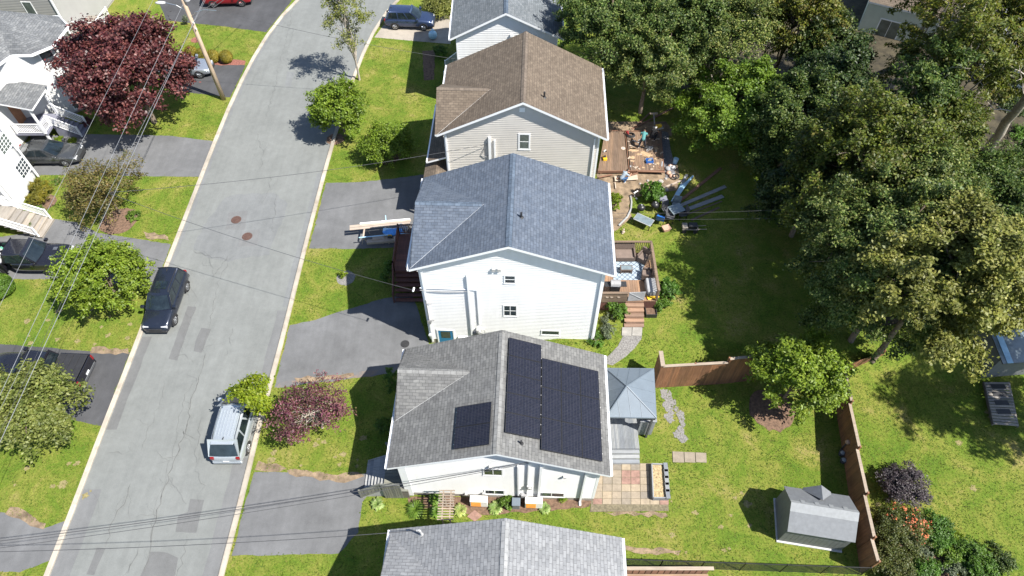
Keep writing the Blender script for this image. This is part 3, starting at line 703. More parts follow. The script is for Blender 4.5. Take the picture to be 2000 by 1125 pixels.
# solar panels: each one a thing lying on the roof
def solar_panel(h, side, u0, u1, v0, v1, label, rows, cols):
    """u along the ridge (local y), v down the slope from the ridge, in metres"""
    W = h.Wr if side > 0 else h.Wl; s_ = (h.zr-h.ze)/W; k = math.sqrt(1+s_*s_)
    dv = Vector((side/k, 0, -s_/k)); nn = Vector((s_*side, 0, 1)).normalized(); du = Vector((0, 1, 0))
    o = Vector((0, u0, h.zr))+dv*v0; lu, lv = u1-u0-.02, v1-v0-.02
    t = thing('solar_panel', label, 'solar panel', toworld(h, o+nn*.1), h.rot, 'solar panels on the roof')
    def q(a, b, d): return du*a+dv*b+nn*d
    def slab(m, a0, a1, b0, b1, d0, d1):
        pts = [q(a, b, d) for d in (d0, d1) for a, b in ((a0, b0), (a1, b0), (a1, b1), (a0, b1))]
        if side > 0: pts = [pts[i] for i in (0, 3, 2, 1, 4, 7, 6, 5)]
        m.hexa(pts)
    m = MB(); fw = .02
    slab(m, 0, lu, 0, fw, 0, .042); slab(m, 0, lu, lv-fw, lv, 0, .042); slab(m, 0, fw, fw, lv-fw, 0, .042); slab(m, lu-fw, lu, fw, lv-fw, 0, .042); m.build('frame', 'blackmetal', t)
    m = MB(); slab(m, fw, lu-fw, fw, lv-fw, .004, .036); pc = [(x+.5) for x in ()]
    f = m.f[-6:]; ob = m.build('panel_glass', SOLAR, t)
    m = MB()
    for a in (.25*lu, .75*lu): slab(m, a-.02, a+.02, .1, lv+.06, -.095, -.002)
    m.build('rail', 'lightgrey', t)
    return t
def solarmat():
    m, nt, b = newmat('solar_cells'); b.inputs['Roughness'].default_value = .22; b.inputs['Specular IOR Level'].default_value = .45
    co = objco(nt); br = nd(nt, 'ShaderNodeTexBrick'); nt.links.new(co, br.inputs['Vector']); br.offset = 0.0
    br.inputs['Scale'].default_value = 1; br.inputs['Brick Width'].default_value = .155; br.inputs['Row Height'].default_value = .08; br.inputs['Mortar Size'].default_value = .006
    br.inputs['Color1'].default_value = c4((.009, .010, .018)); br.inputs['Color2'].default_value = c4((.013, .013, .021)); br.inputs['Mortar'].default_value = c4((.035, .036, .042))
    d = ramp(nt, noise(nt, co, 5, 4, .7), [(.3, .8), (.75, 1.3)])
    nt.links.new(mixc(nt, br.outputs[0], d, 1.0, 'MULTIPLY'), b.inputs['Base Color']); return m
SOLAR = solarmat()
yA0, yA1 = .72, 6.15
ordn = ['nearest the street gable', 'second', 'third', 'fourth', 'farthest from the front']
nth = ['first', 'second', 'third', 'fourth', 'fifth']
A0 = roofpt(H1, 1054, 862); A1 = roofpt(H1, 993, 661); A2 = roofpt(H1, 1056, 674)
kA = math.sqrt(1+((H1.zr-H1.ze)/H1.Wr)**2)
vA0, vA1 = max(.15, A1.x*kA), A2.x*kA; u0, u1 = A0.y+.05, A1.y
for i in range(5):
    uu = u0+(u1-u0)*i/5; solar_panel(H1, 1, uu, u0+(u1-u0)*(i+1)/5, vA0, vA1, f'black solar panel in the tall column beside the ridge, {nth[i]} from the camera', 6, 10)
B0 = roofpt(H1, 1052, 882); B1 = roofpt(H1, 1057, 700); B2 = roofpt(H1, 1168, 728); B3 = roofpt(H1, 1174, 907)
vB0, vB1 = vA1+.03, (B2.x+B3.x)/2*kA; u0, u1 = B3.y+.1, (B1.y+B2.y)/2
for i in range(3):
    for j in range(3):
        solar_panel(H1, 1, u0+(u1-u0)*i/3, u0+(u1-u0)*(i+1)/3, vB0+(vB1-vB0)*j/3, vB0+(vB1-vB0)*(j+1)/3,
                    f'black solar panel of the nine-panel block, {["nearest", "middle", "farthest"][i]} row, {["upper column", "middle column", "column at the eave"][j]}', 10, 6)
kL = math.sqrt(1+((H1.zr-H1.ze)/H1.Wl)**2)
L0 = roofpt(H1, 958, 870, -1); L1 = roofpt(H1, 962, 786, -1); L2 = roofpt(H1, 895, 797, -1)
for i in range(2):
    ua, ub = L0.y, L1.y
    solar_panel(H1, -1, ua+(ub-ua)*i/2, ua+(ub-ua)*(i+1)/2, -L1.x*kL, -L2.x*kL, ['black solar panel alone on the roof slope facing the street, nearer of the pair', 'black solar panel alone on the roof slope facing the street, farther of the pair'][i], 6, 10)
# ---------------- tall white house
H2 = house('house', 'tall white house with blue grey shingle roof and blue side door', (-.18, 22.35), R(-2), 5.3, 5.58, 6.95, 7.7, 9.8, 'sid_white', 'sh_blue', 'cap_blue', cross=(3.47, 3.45, 1.5, .1), found=.55)
r = H2.root
def win2(px, py, w, hgt, **k):
    c = on_front(H2, px, py); return window(r, c, FX, FN, w, hgt, **k)
win2(996, 545, .52, .60, panes=(1, 2)); win2(996.5, 606, .68, .95, panes=(2, 2)); win2(1075, 649, 1.0, .36)
c0 = on_front(H2, 871, 653); dz = 2.0
m = MB(); m.box(c0.x-.45, c0.x+.45, c0.y-.05, c0.y, c0.z-1.45, c0.z+.5); d_ = m.build('side_door', 'bluedoor', r); m = MB(); m.box(c0.x-.28, c0.x+.28, c0.y-.065, c0.y-.045, c0.z-.3, c0.z+.38); m.build('pane', 'glass', d_)
m = MB()
for a_, b_, e, f_ in ((-.53, -.45, -1.45, .58), (.45, .53, -1.45, .58), (-.45, .45, .5, .58)): m.box(c0.x+a_, c0.x+b_, c0.y-.07, c0.y, c0.z+e, c0.z+f_)
m.build('door_frame', 'trim', r)
p = lambda x, y: on_front(H2, x, y)
a, b_, c_ = p(914, 537), p(917, 590), p(921, 648); downspout(r, [(b_.x, b_.y-.07, a.z), (b_.x, b_.y-.07, b_.z), (b_.x, b_.y-.07, c_.z-.5)], w=.1, name='vent_pipe')
a, b_, c_ = p(919, 564), p(932, 568), p(936, 632); downspout(r, [(a.x, a.y-.05, a.z), (b_.x, b_.y-.05, a.z-.02), (b_.x, b_.y-.05, c_.z)], w=.07, name='conduit')
a, b_ = p(820, 561), p(916, 566); downspout(r, [(a.x, a.y-.05, a.z), (b_.x, b_.y-.05, a.z-.03)], w=.04, name='conduit')
m = MB(); m.tube([(a.x+(b_.x-a.x)*t, a.y-.09, a.z-.15-.45*t*(1-t)) for t in (0, .2, .4, .6, .8, 1)], .022, 6); m.build('cable', 'grey', r)
a = p(936, 642); m = MB(); m.box(a.x-.15, a.x+.12, a.y-.25, a.y-.01, a.z-.2, a.z+.18); m.cyl((a.x+.05, a.y-.25, a.z), (a.x+.05, a.y-.33, a.z), .12, .12, 12); m.tube([(a.x+.2, a.y-.1, a.z+.1), (a.x+.35, a.y-.15, a.z+.1), (a.x+.35, a.y-.15, a.z-.5)], .03, 8); m.build('gas_meter', 'lightgrey', r, bevel=.02)
a = p(930, 648); m = MB(); m.cyl((a.x, a.y-.02, a.z-.1), (a.x, a.y-.14, a.z-.1), .2, .2, 16); m.tube([(a.x+.13*math.cos(t), a.y-.16, a.z-.1+.13*math.sin(t)) for t in np.linspace(0, 6.28, 14)], .02, 5); m.build('hose_reel', 'grey', r)
for px in (964, 975):
    a = p(px, 525); m = MB(); m.box(a.x-.09, a.x+.09, a.y-.13, a.y-.01, a.z-.03, a.z+.09); m.hexa([(a.x-.09, a.y-.13, a.z-.12), (a.x+.09, a.y-.13, a.z-.12), (a.x+.09, a.y-.01, a.z-.04), (a.x-.09, a.y-.01, a.z-.04), (a.x-.09, a.y-.13, a.z-.03), (a.x+.09, a.y-.13, a.z-.03), (a.x+.09, a.y-.01, a.z-.03), (a.x-.09, a.y-.01, a.z-.03)]); m.build('wall_vent', 'lightgrey', r)
a = p(832, 583); m = MB(); b_ = p(837, 625); m.cyl((a.x, a.y-.1, a.z), (a.x, a.y-.1, b_.z), .035, .035, 8); m.box(a.x-.1, a.x+.1, a.y-.16, a.y-.01, b_.z-.2, b_.z+.1); m.box(a.x-.05, a.x+.3, a.y-.14, a.y-.1, a.z-.35, a.z-.31); m.box(a.x-.05, a.x+.3, a.y-.14, a.y-.1, b_.z+.12, b_.z+.16); m.build('service_mast', 'grey', r)
mast2 = toworld(H2, (p(812, 562).x-.1, a.y-.25, p(812, 562).z+.1))
a = p(812, 562); m = MB(); m.cyl((a.x-.1, a.y-.02, a.z), (a.x-.1, a.y-.3, a.z+.08), .06, .05, 8); m.build('insulator', 'trim', r)
a = p(841, 651); m = MB(); m.cyl((a.x, a.y, a.z), (a.x, a.y-.15, a.z), .09, .12, 10); m.build('outdoor_lamp', 'trim', r)
m = MB(); a, b_ = p(895, 655), p(935, 652); m.box(a.x, b_.x, a.y-.1, a.y-.02, .5, .9); m.build('trim_panel', 'trim', r)
downspout(r, [(H2.xr-.12, H2.y0-.06, H2.ze-.25), (H2.xr-.12, H2.y0-.06, 1.1)], w=.09)
downspout(r, [(H2.xl+.14, H2.y0-.06, H2.ze-.2), (H2.xl+.14, H2.y0-.06, .3)], w=.09)
vent_pipe(r, roofpt(H2, 1018, 424), .06, .35)
for yy in (1.5, 3.8): window(r, (H2.xl, yy, 6.0), (0, -1, 0), (-1, 0, 0), 1.3, 1.1, panes=(2, 1)); window(r, (H2.xr, yy+1, 5.7), (0, 1, 0), (1, 0, 0), 1.2, 1.1, panes=(2, 1))
m = MB(); m.box(H2.xr, H2.xr+.06, 2.2, 4.0, 2.05, 4.1); d_ = m.build('patio_door', 'trim', r); m = MB(); m.box(H2.xr+.05, H2.xr+.068, 2.32, 3.88, 2.15, 4.0); m.build('pane', 'glass', d_)
m = MB(); m.box(H2.xl-.05, H2.xl, 2.4, 3.35, 2.2, 4.3); m.build('front_door', 'doorbrown', r)
m = MB(); m.box(H2.xl-.04, H2.xl, 4.2, 6.3, .1, 2.2); m.build('garage_door', 'trim', r)
def pent(h, y0, y1, xo, z0, z1, matn, name='porch_roof'):
    m = MB(); roof_slab(m, [(h.xl-xo, y0, z0), (h.xl+.05, y0, z1), (h.xl+.05, y1, z1), (h.xl-xo, y1, z0)], .14, (h.xl-xo, y0, z0), (0, 1, 0), (xo, 0, z1-z0)); m.box(h.xl-xo-.1, h.xl-xo-.004, y0, y1, z0-.14, z0-.02, 1)
    return m.build(name, [matn, 'trim'], h.root)
pent(H2, 2.6, 6.4, 1.2, 4.75, 5.2, 'sh_blue')
# ---------------- brown roofed house
H3 = house('house', 'beige sided house with brown shingle roof', (.67, 33.8), R(-2), 5.5, 5.38, 7.5, 7.1, 9.8, 'sid_cream', 'sh_brown', 'cap_brown', cross=(2.62, 2.62, 1.63, -.1), found=.35)
r = H3.root
p = lambda x, y: on_front(H3, x, y)
c0 = p(1024, 276); window(r, c0, FX, FN, .58, 1.15, panes=(1, 2), glass='glassg', fw=.1)
for px, wv in ((956, .16), (966, .1)):
    a, b_ = p(px, 266 if px < 960 else 272), p(px, 306); downspout(r, [(a.x, a.y-.08, a.z), (a.x, a.y-.08, b_.z-1)], w=wv, name='conduit')
a = p(951, 279); mast3 = toworld(H3, (a.x, a.y-.15, a.z))
m = MB(); q0 = p(937, 306); m.tube([(a.x, a.y-.06, a.z), (a.x-.35, a.y-.09, a.z-.9), (a.x-.1, a.y-.09, a.z-1.15), (a.x+.2, a.y-.07, a.z-.9)], .02, 6); m.build('cable', 'grey', r)
a = p(1020, 209); m = MB(); m.box(a.x-.17, a.x+.17, a.y-.05, a.y, a.z-.35, a.z-.02); m.build('gable_vent', 'trim', r)
downspout(r, [(H3.xr-.3, H3.y0-.06, H3.ze-.2), (H3.xr-.3, H3.y0-.06, .3)], w=.1)
downspout(r, [(H3.xl+.1, H3.y0-.06, H3.ze-.2), (H3.xl+.1, H3.y0-.06, .3)], w=.1)
vent_pipe(r, roofpt(H3, 1063, 190), .06, .4)
pent(H3, .5, 6.6, 1.35, 4.35, 4.85, 'sh_brown')
pq = tolocal(H3, P(850, 308, 4.0))
m = MB(); xg, yg, zg = H3.xl-.75, -1.0, 4.0
roof_slab(m, [(xg-.85, yg, zg-.35), (xg, yg, zg), (xg, 1.3, zg), (xg-.85, 1.3, zg-.35)], .1, (xg-.85, yg, zg-.35), (0, 1, 0), (.85, 0, .35)); roof_slab(m, [(xg, yg, zg), (xg+.85, yg, zg-.35), (xg+.85, 1.3, zg-.35), (xg, 1.3, zg)], .1, (xg+.85, yg, zg-.35), (0, 1, 0), (-.85, 0, .35))
m.build('entry_roof', ['sh_brown', 'trim'], r)
m = MB()
for xx in (-.7, .55): m.box(xg+xx, xg+xx+.15, yg+.2, yg+.35, 0, zg-.42)
m.build('porch_post', 'trim', r)
m = MB(); m.box(xg-.8, H3.xl, yg+.1, 1.2, -.1, 1.2); m.build('porch_floor', 'deckdark', r)
for yy in (1.5, 4.5): window(r, (H3.xl, yy, 5.6), (0, -1, 0), (-1, 0, 0), 1.4, 1.1, panes=(2, 1)); window(r, (H3.xr, yy, 5.2), (0, 1, 0), (1, 0, 0), 1.2, 1.1, panes=(2, 1))
m = MB(); m.box(H3.xr, H3.xr+.06, 3.9, 5.6, .75, 2.8); d_ = m.build('patio_door', 'trim', r); m = MB(); m.box(H3.xr+.05, H3.xr+.068, 4.0, 5.5, .85, 2.7); m.build('pane', 'glass', d_)
# ---------------- far white house at the top
H4 = house('house', 'white house with steel grey roof behind the brown roofed house', (-.44, 45.5), R(0), 4.2, 4.3, 9.0, 6.5, 8.6, 'sid_white', 'sh_steel', 'cap_blue', found=.35)
r = H4.root
mast4 = toworld(H4, (H4.xl+.05, H4.y0-.1, 4.6))
m = MB(); m.beam((H4.xl+.1, H4.y0-.05, 4.55), (H4.xl+3, H4.y0-.05, 4.5), .05, .06); m.build('conduit', 'lightgrey', r)
a = on_front(H4, 999, 68); m = MB(); m.box(a.x-.1, a.x+.1, a.y-.16, a.y, a.z-.1, a.z+.1); m.build('wall_vent', 'trim', r)
m = MB(); m.box(H4.xl-.05, H4.xl, 2.0, 2.95, 1.5, 3.6); m.build('front_door', 'doorbrown', r)
window(r, (H4.xl, 5, 5), (0, -1, 0), (-1, 0, 0), 1.4, 1.1, panes=(2, 1))
# ---------------- house at the bottom edge
H5 = house('bungalow', 'house with pale grey shingle roof nearest the camera', (-.52, 2.75), R(-2), 5.3, 5.28, 7.05, 4.4, 6.5, 'sid_grey', 'sh_light', 'cap_light', cross=(3.3, 3.5, 1.6, .05), found=.35)
r = H5.root
vp = roofpt(H5, 823, 1044, -1); m = MB(); m.tube([(vp.x+.05, vp.y-.05, vp.z-.15), (vp.x, vp.y, vp.z+.5), (vp.x-.06, vp.y, vp.z+.62), (vp.x-.16, vp.y, vp.z+.56)], .045, 8); m.cyl((vp.x+.02, vp.y, vp.z-.05), (vp.x+.02, vp.y, vp.z+.06), .12, .07, 10); m.build('service_mast', 'lightgrey', r)
mast5 = toworld(H5, (vp.x-.1, vp.y, vp.z+.55))
window(r, (H5.xl, 2.2, 2.9), (0, -1, 0), (-1, 0, 0), 1.5, 1.1, panes=(2, 1)); window(r, (H5.xr, 3.9, 2.9), (0, 1, 0), (1, 0, 0), 1.2, 1.0, panes=(2, 1))
# ---------------- generic stairs with white rails
def rail_run(m, a, b, hgt=.9, n=None, post=.09, bal=.035, ends=(True, True)):
    a = Vector(a); b = Vector(b); L = (b-a).length; n = n or max(3, int(L/.13)); up = Vector((0, 0, 1))
    m.beam(a+up*hgt, b+up*hgt, .07, .05); m.beam(a+up*.12, b+up*.12, .05, .04)
    for i in range(1, n): q = a.lerp(b, i/n); m.beam(q+up*.13, q+up*(hgt-.02), bal, bal)
    for q, e in ((a, ends[0]), (b, ends[1])):
        if e: m.beam(q-up*.02, q+up*(hgt+.08), post, post)
# ---------------- left side: house with the bay
HA = thing('house', 'white house with octagonal bay and porch behind the crimson maple', 'house', (-37.5, 42, 0), 0, 'houses across the street')
bay = [(-37.6, 43.4), (-35.95, 44.7), (-34.85, 45.8), (-34.85, 47.7), (-36.0, 48.8), (-40, 48.8)]
def loc(o, p): return Vector(p)-o.location
def polywall(parent, pts, z0, z1, mat, name='wall', closed=False):
    m = MB(); ps = [loc(parent, (p[0], p[1], 0)) for p in pts]
    rng = range(len(ps) if closed else len(ps)-1)
    for i in rng: lapped_wall(m, ps[i], ps[(i+1) % len(ps)], z0, z1)
    return m.build(name, mat, parent)
main = [(-47, 38.1), (-38.3, 38.1), (-38.3, 43.0), (-37.6, 43.4)]
polywall(HA, main+bay[1:], .2, 5.95, 'sid_white_dim')
m = MB(); m.prism([loc(HA, (x, y, 0))[:2] for x, y in [(-47, 38.15), (-38.35, 38.15), (-38.35, 43.0)]+[(x-.05, y) for x, y in bay]+[(-47, 48.7)]], -.3, 5.8); m.build('foundation', 'found', HA)
HARD.append([(-47, 38), (-38.3, 38), (-38.3, 43)]+bay+[(-47, 48.8)])
m = MB(); ev = [(-37.2, 44.3), (-35.65, 44.25), (-34.5, 45.4), (-34.4, 48.0), (-35.6, 49.3), (-41, 51.0)]
ev = [(-38.0, 42.0), (-37.1, 44.2), (-35.65, 44.25), (-34.5, 45.4), (-34.4, 48.0), (-35.6, 49.3), (-41, 49.4)]
apex = Vector((-38.6, 46.8, 8.1)); zE = 6.05
for a, b in zip(ev, ev[1:]):
    A = Vector((a[0], a[1], zE)); B = Vector((b[0], b[1], zE)); q = [A-HA.location, B-HA.location, apex-HA.location]
    u = (B-A).normalized(); mid = (A+B)/2; v = (apex-mid)-u*(apex-mid).dot(u)
    m.face(q, 0, [((p-q[0]).dot(u), (p-q[0]).dot(v.normalized())) for p in q])
q = [Vector(p)-HA.location for p in ((-38.0, 42.0, zE), apex, (-47, 46.8, 8.1), (-47, 38, zE), (-38.0, 37.8, zE))]
m.face(q[::-1], 0, [((p-q[0]).dot(Vector((0, 1, 0))), (p-q[0]).dot(Vector((-1, 0, .2)).normalized())) for p in q[::-1]])
q = [Vector(p)-HA.location for p in (apex, (-41, 49.4, zE), (-47, 49.4, zE), (-47, 46.8, 8.1))]
m.face(q, 0, [((p-q[0]).dot(Vector((1, 0, 0))), (p-q[0]).dot(Vector((0, -1, .7)).normalized())) for p in q])
rf = m.build('roof', 'sh_left', HA)
m = MB(); evl = [loc(HA, (x, y, zE-.09)) for x, y in [(-38.0, 37.8)]+ev]
for a, b in zip(evl, evl[1:]):
    d = (b-a).normalized(); n_ = Vector((d.y, -d.x, 0)); m.beam(a+n_*.05, b+n_*.05, .08, .17)
m.build('fascia', 'trim', rf)
m = MB(); m.prism([tuple(loc(HA, (x, y, 0))[:2]) for x, y in [(-38.0, 37.9)]+ev+[(-40, 46)]], zE-.21, zE-.18); m.build('soffit', 'trim', rf)
def wall_window(parent, a, b, t, z, w, hgt, **k):
    a = loc(parent, (a[0], a[1], 0)); b = loc(parent, (b[0], b[1], 0)); u = (b-a).normalized(); c = a+u*t; c.z = z
    return window(parent, c, u, (u.y, -u.x, 0), w, hgt, **k)
wall_window(HA, bay[1], bay[2], .85, 5.2, .85, 1.0, panes=(1, 1)); wall_window(HA, bay[2], bay[3], 1.0, 5.15, 1.0, 1.1); wall_window(HA, bay[1], bay[2], .95, 2.7, .9, 1.5, panes=(1, 2), glass='glassg'); wall_window(HA, bay[1], bay[2], .95, .75, .8, .6, glass='glassg'); wall_window(HA, bay[2], bay[3], 1.0, 2.7, 1.1, 1.5, panes=(1, 2))
m = MB(); zp0, zp1 = 3.55, 4.25
q = [Vector(p)-HA.location for p in ((-35.6, 41.0, zp0), (-35.6, 43.9, zp0), (-37.95, 43.6, zp1), (-38.3, 41.0, zp1))]
roof_slab(m, q, .14, q[0], (0, 1, 0), (-1, 0, .3)); m.build('porch_roof', ['sh_left', 'trim'], HA)
m = MB(); m.box(*[v for v in (-.8, 1.7, -.9, 1.55, 1.0, 1.15)]); m.build('porch_floor', 'purpleboard', HA)
m = MB(); m.box(1.5, 1.64, -.9, -.76, -.1, 3.5); m.build('porch_post', 'trim', HA); m = MB(); m.box(1.5, 1.64, 1.4, 1.54, -.1, 3.5); m.build('porch_post', 'trim', HA)
m = MB(); m.box(-.78, -.7, .1, 1.0, 1.15, 3.2); m.build('front_door', 'doorbrown', HA)
m = MB(); m.box(-.78, -.7, -3.0, -1.4, .3, 2.6); m.build('garage_door', 'trim', HA)
m = MB(); m.beam((-.69, -2.4, .4), (-.69, -2.4, 2.4), .5, .08); 
st = MB()
nst = 6
for i in range(nst):
    z = 1.15-(i+1)*1.15/(nst+.6); st.box(1.7+i*.3, 1.7+i*.3+.34, .15, 1.35, z-.06, z)
    st.box(1.7+i*.3, 1.7+i*.3+.03, .16, 1.34, z-.02, z+.17)
st.box(1.7, 3.4, .15, .2, -.1, .12)
st.build('stair', 'purpleboard', HA)
for a, b in (((1.6, -.8, 1.15), (1.6, .1, 1.15)), ((1.7, .12, 1.15), (3.45, .12, .05)), ((1.7, 1.4, 1.15), (3.45, 1.4, .05)), ((-.6, -.85, 1.15), (1.5, -.85, 1.15))): m = MB(); rail_run(m, a, b); m.build('railing', 'white', HA)
m = MB(); m.hexa([(1.68, .13, -.1), (3.3, .13, -.1), (3.3, .15, -.1), (1.68, .15, -.1), (1.68, .13, 1.05), (3.3, .13, .05), (3.3, .15, .05), (1.68, .15, 1.05)]); m.build('stair_side', 'purpleboard', HA)
# ---------------- left side: house with gridded windows
HB = thing('house', 'white house with gridded windows and wide wooden steps at the left edge', 'house', (-36, 34, 0), 0, 'houses across the street')
polywall(HB, [(-46, 29.8), (-36.3, 29.8), (-36.3, 34.3), (-35.6, 34.3), (-35.6, 37.1), (-36.0, 37.8), (-46, 37.8)], .1, 5.7, 'sid_white_dim')
m = MB(); m.prism([tuple(loc(HB, (x, y, 0))[:2]) for x, y in [(-46, 29.85), (-36.35, 29.85), (-36.35, 34.35), (-35.65, 34.35), (-35.65, 37.05), (-36.05, 37.75), (-46, 37.75)]], -.3, 5.6); m.build('foundation', 'found', HB)
HARD.append([(-46, 29.8), (-36.3, 29.8), (-36.3, 34.3), (-35.6, 34.3), (-35.6, 37.8), (-46, 37.8)])
m = MB(); roof_slab(m, [Vector(p)-HB.location for p in ((-36.2, 29.5, 5.9), (-35.35, 38.0, 5.9), (-40, 38.0, 8.0), (-40.5, 29.5, 8.0))], .17, Vector((-35.4, 29.5, 5.9))-HB.location, (0, 1, 0), (-1, 0, .45)); roof_slab(m, [Vector(p)-HB.location for p in ((-40.5, 29.5, 8.0), (-40, 38.0, 8.0), (-46, 38.0, 5.4), (-46, 29.5, 5.4))], .17, Vector((-46, 29.5, 5.4))-HB.location, (0, 1, 0), (1, 0, .45)); m.build('roof', ['sh_left', 'trim'], HB)
def win_px(parent, px, py, x, w, hgt, **k):
    c = solve_plane(px, py, (x, 0, 0), Vector((1, 0, 0)))-parent.location
    return window(parent, c, (0, 1, 0), (1, 0, 0), w, hgt, **k)
win_px(HB, 44, 328, -35.6, 1.15, 1.1, panes=(4, 4)); win_px(HB, 7, 281, -35.6, 1.2, 1.0, panes=(4, 4), glass='glassg'); win_px(HB, 18, 354, -36.3, 1.2, 1.05, panes=(4, 3))
m = MB(); m.box(.32, .44, .02, .2, .1, 5.6); m.build('corner_board', 'trim', HB)
downspout(HB, [(.47, 3.5, 5.5), (.47, 3.5, .1)], w=.1)
st = MB(); s0 = P(104, 432); s1 = P(83, 475)
dirv = Vector((-1, .08, 0)).normalized(); side = Vector((.08, 1, 0)).normalized(); base = P(96, 448)
for i in range(7):
    o = base+dirv*(.36*i)-HB.location; z = .17*(i+1)
    mat_ = Matrix((dirv, side, Vector((0, 0, 1)))).transposed().to_4x4(); mat_.translation = o+dirv*.2+Vector((0, 0, z-.03)); st.mbox(mat_, .42, 1.75, .06)
    mat_.translation = o+dirv*.03+Vector((0, 0, z-.11)); st.mbox(mat_, .03, 1.7, .12)
o = base+dirv*(.36*7)-HB.location; mat_.translation = o+dirv*.9+Vector((0, 0, 1.17)); st.mbox(mat_, 2.0, 1.75, .06)
st.build('stair', 'greywood', HB)
for sgn in (-.86, .86):
    m = MB(); a = base+side*sgn+dirv*.2-HB.location; b = a+dirv*2.4; rail_run(m, (a.x, a.y, .2), (b.x, b.y, 1.3), .85); c = b+dirv*1.6; rail_run(m, (b.x, b.y, 1.3), (c.x, c.y, 1.3), .85, ends=(False, True)); m.build('railing', 'white', HB)
# ---------------- left side: grey house at the top edge
HC = thing('house', 'grey sided house with long narrow window at the top left corner', 'house', (-39.0, 54.3, 0), R(-4), 'houses across the street')
m = MB(); lapped_wall(m, (-9, 0), (0, 0), .2, 6.4); lapped_wall(m, (0, 0), (0, 9), .2, 6.4); m.build('wall', 'sid_grey', HC)
m = MB(); m.box(-9, -.03, .03, 9, -.3, 6.3); m.build('foundation', 'found', HC)
HARD.append([(-48, 54.3), (-39, 54.3), (-39, 63), (-48, 63)])
m = MB(); roof_slab(m, [(-9.3, -.3, 6.5), (.35, -.3, 6.5), (.35, 4.5, 8.6), (-9.3, 4.5, 8.6)], .17, (-9.3, -.3, 6.5), (1, 0, 0), (0, 1, .45)); roof_slab(m, [(-9.3, 4.5, 8.6), (.35, 4.5, 8.6), (.35, 9.3, 6.5), (-9.3, 9.3, 6.5)], .17, (-9.3, 9.3, 6.5), (1, 0, 0), (0, -1, .45)); m.build('roof', ['sh_left', 'trim'], HC)
window(HC, (-2.45, 0, 3.1), FX, FN, .75, 2.2, glass='glassg'); 
downspout(HC, [(-.06, -.06, 6.3), (-.06, -.06, .1)], w=.12)
m = MB(); m.box(.05, 2.2, .6, 3.2, 1.0, 1.15); m.build('porch_floor', 'greywood', HC)
m = MB(); rail_run(m, (2.1, .7, 1.15), (2.1, 3.1, 1.15)); rail_run(m, (.1, .7, 1.15), (2.1, .7, 1.15)); m.build('railing', 'white', HC)
m = MB()
for i in range(6): m.box(2.2+i*.28, 2.5+i*.28, 1.0, 2.4, 1.0-.18*(i+1)-.05, 1.0-.18*(i+1))
m.build('stair', 'greywood', HC)
# ---------------- pale green house among the trees, top right
HD = thing('house', 'pale green house with sliding door among the trees', 'house', (31.0, 55.4, 0), math.atan2(-1.0, 1.9), 'houses behind the trees')
m = MB(); lapped_wall(m, (0, 0), (6, 0), .1, 3.6); lapped_wall(m, (0, 6), (0, 0), .1, 3.6); m.build('wall', 'sid_green', HD)
m = MB(); m.box(.03, 6, .03, 6, -.3, 3.5); m.build('foundation', 'found', HD)
m = MB(); roof_slab(m, [(-.1, -.06, 3.75), (6.4, -.06, 3.75), (6.4, 3.0, 5.0), (-.1, 3.0, 5.0)], .15, (0, 0, 0), (1, 0, 0), (0, 1, .4)); roof_slab(m, [(-.1, 3.0, 5.0), (6.4, 3.0, 5.0), (6.4, 6.4, 3.6), (-.1, 6.4, 3.6)], .15, (0, 6, 0), (1, 0, 0), (0, -1, .4)); m.build('roof', ['sh_brown', 'trim'], HD)
window(HD, (2.35, 0, 1.45), FX, FN, 1.7, 2.1, panes=(2, 1), name='sliding_door', glass='glassg', fw=.1)
m = MB()
for i in range(3): m.box(.4, 3.6, -.5-i*.4, -.05-i*.4, -.1, .45-.15*i)
m.build('stair', 'darkwood', HD)
HE = thing('house', 'white house with grey roof at the right edge behind the tall trees', 'house', (38.6, 48.2, 0), R(-32), 'houses behind the trees')
m = MB(); lapped_wall(m, (0, 0), (9, 0), .1, 3.4); lapped_wall(m, (0, 8), (0, 0), .1, 3.4); m.build('wall', 'sid_white', HE)
m = MB(); m.box(.03, 9, .03, 8, -.3, 3.3); m.build('foundation', 'found', HE)
m = MB(); roof_slab(m, [(-.4, -.4, 3.4), (9.4, -.4, 3.4), (9.4, 4, 5.3), (-.4, 4, 5.3)], .16, (0, 0, 0), (1, 0, 0), (0, 1, .43)); roof_slab(m, [(-.4, 4, 5.3), (9.4, 4, 5.3), (9.4, 8.4, 3.4), (-.4, 8.4, 3.4)], .16, (0, 8, 0), (1, 0, 0), (0, -1, .43)); m.build('roof', ['sh_light', 'trim'], HE)
window(HE, (2.3, 0, 2.0), FX, FN, 1.4, 1.1, panes=(2, 1))
m = MB(); m.box(.1, 4, -3, -.05, -.05, .15); m.build('terrace', 'concrete', HE)
# ================================================================ VEHICLES
def paint(name, col, metal=.5, rough=.28):
    m, nt, b = newmat(name); b.inputs['Base Color'].default_value = c4(col); b.inputs['Metallic'].default_value = metal; b.inputs['Roughness'].default_value = rough
    b.inputs['Coat Weight'].default_value = .8; b.inputs['Coat Roughness'].default_value = .06
    co = objco(nt); f = ramp(nt, noise(nt, co, 2.5, 5, .7), [(.35, .22), (.7, .42)]); nt.links.new(f, b.inputs['Roughness'])
    return m
M['p_navy'] = paint('navy_paint', (.022, .028, .045)); M['p_silver'] = paint('silver_paint', (.40, .44, .48), .4); M['p_black'] = paint('black_paint', (.012, .012, .018), .2)
M['p_charcoal'] = paint('charcoal_paint', (.085, .09, .095), .6); M['p_blue'] = paint('blue_paint', (.035, .055, .12), .5); M['p_red'] = paint('red_paint', (.30, .012, .018), .3); M['p_silverblue'] = paint('pale_silver_paint', (.42, .45, .50), .7)
M['autoglass'] = simple('auto_glass', (.012, .018, .022), .05, var=.5, scale=2.2, spec=.9)
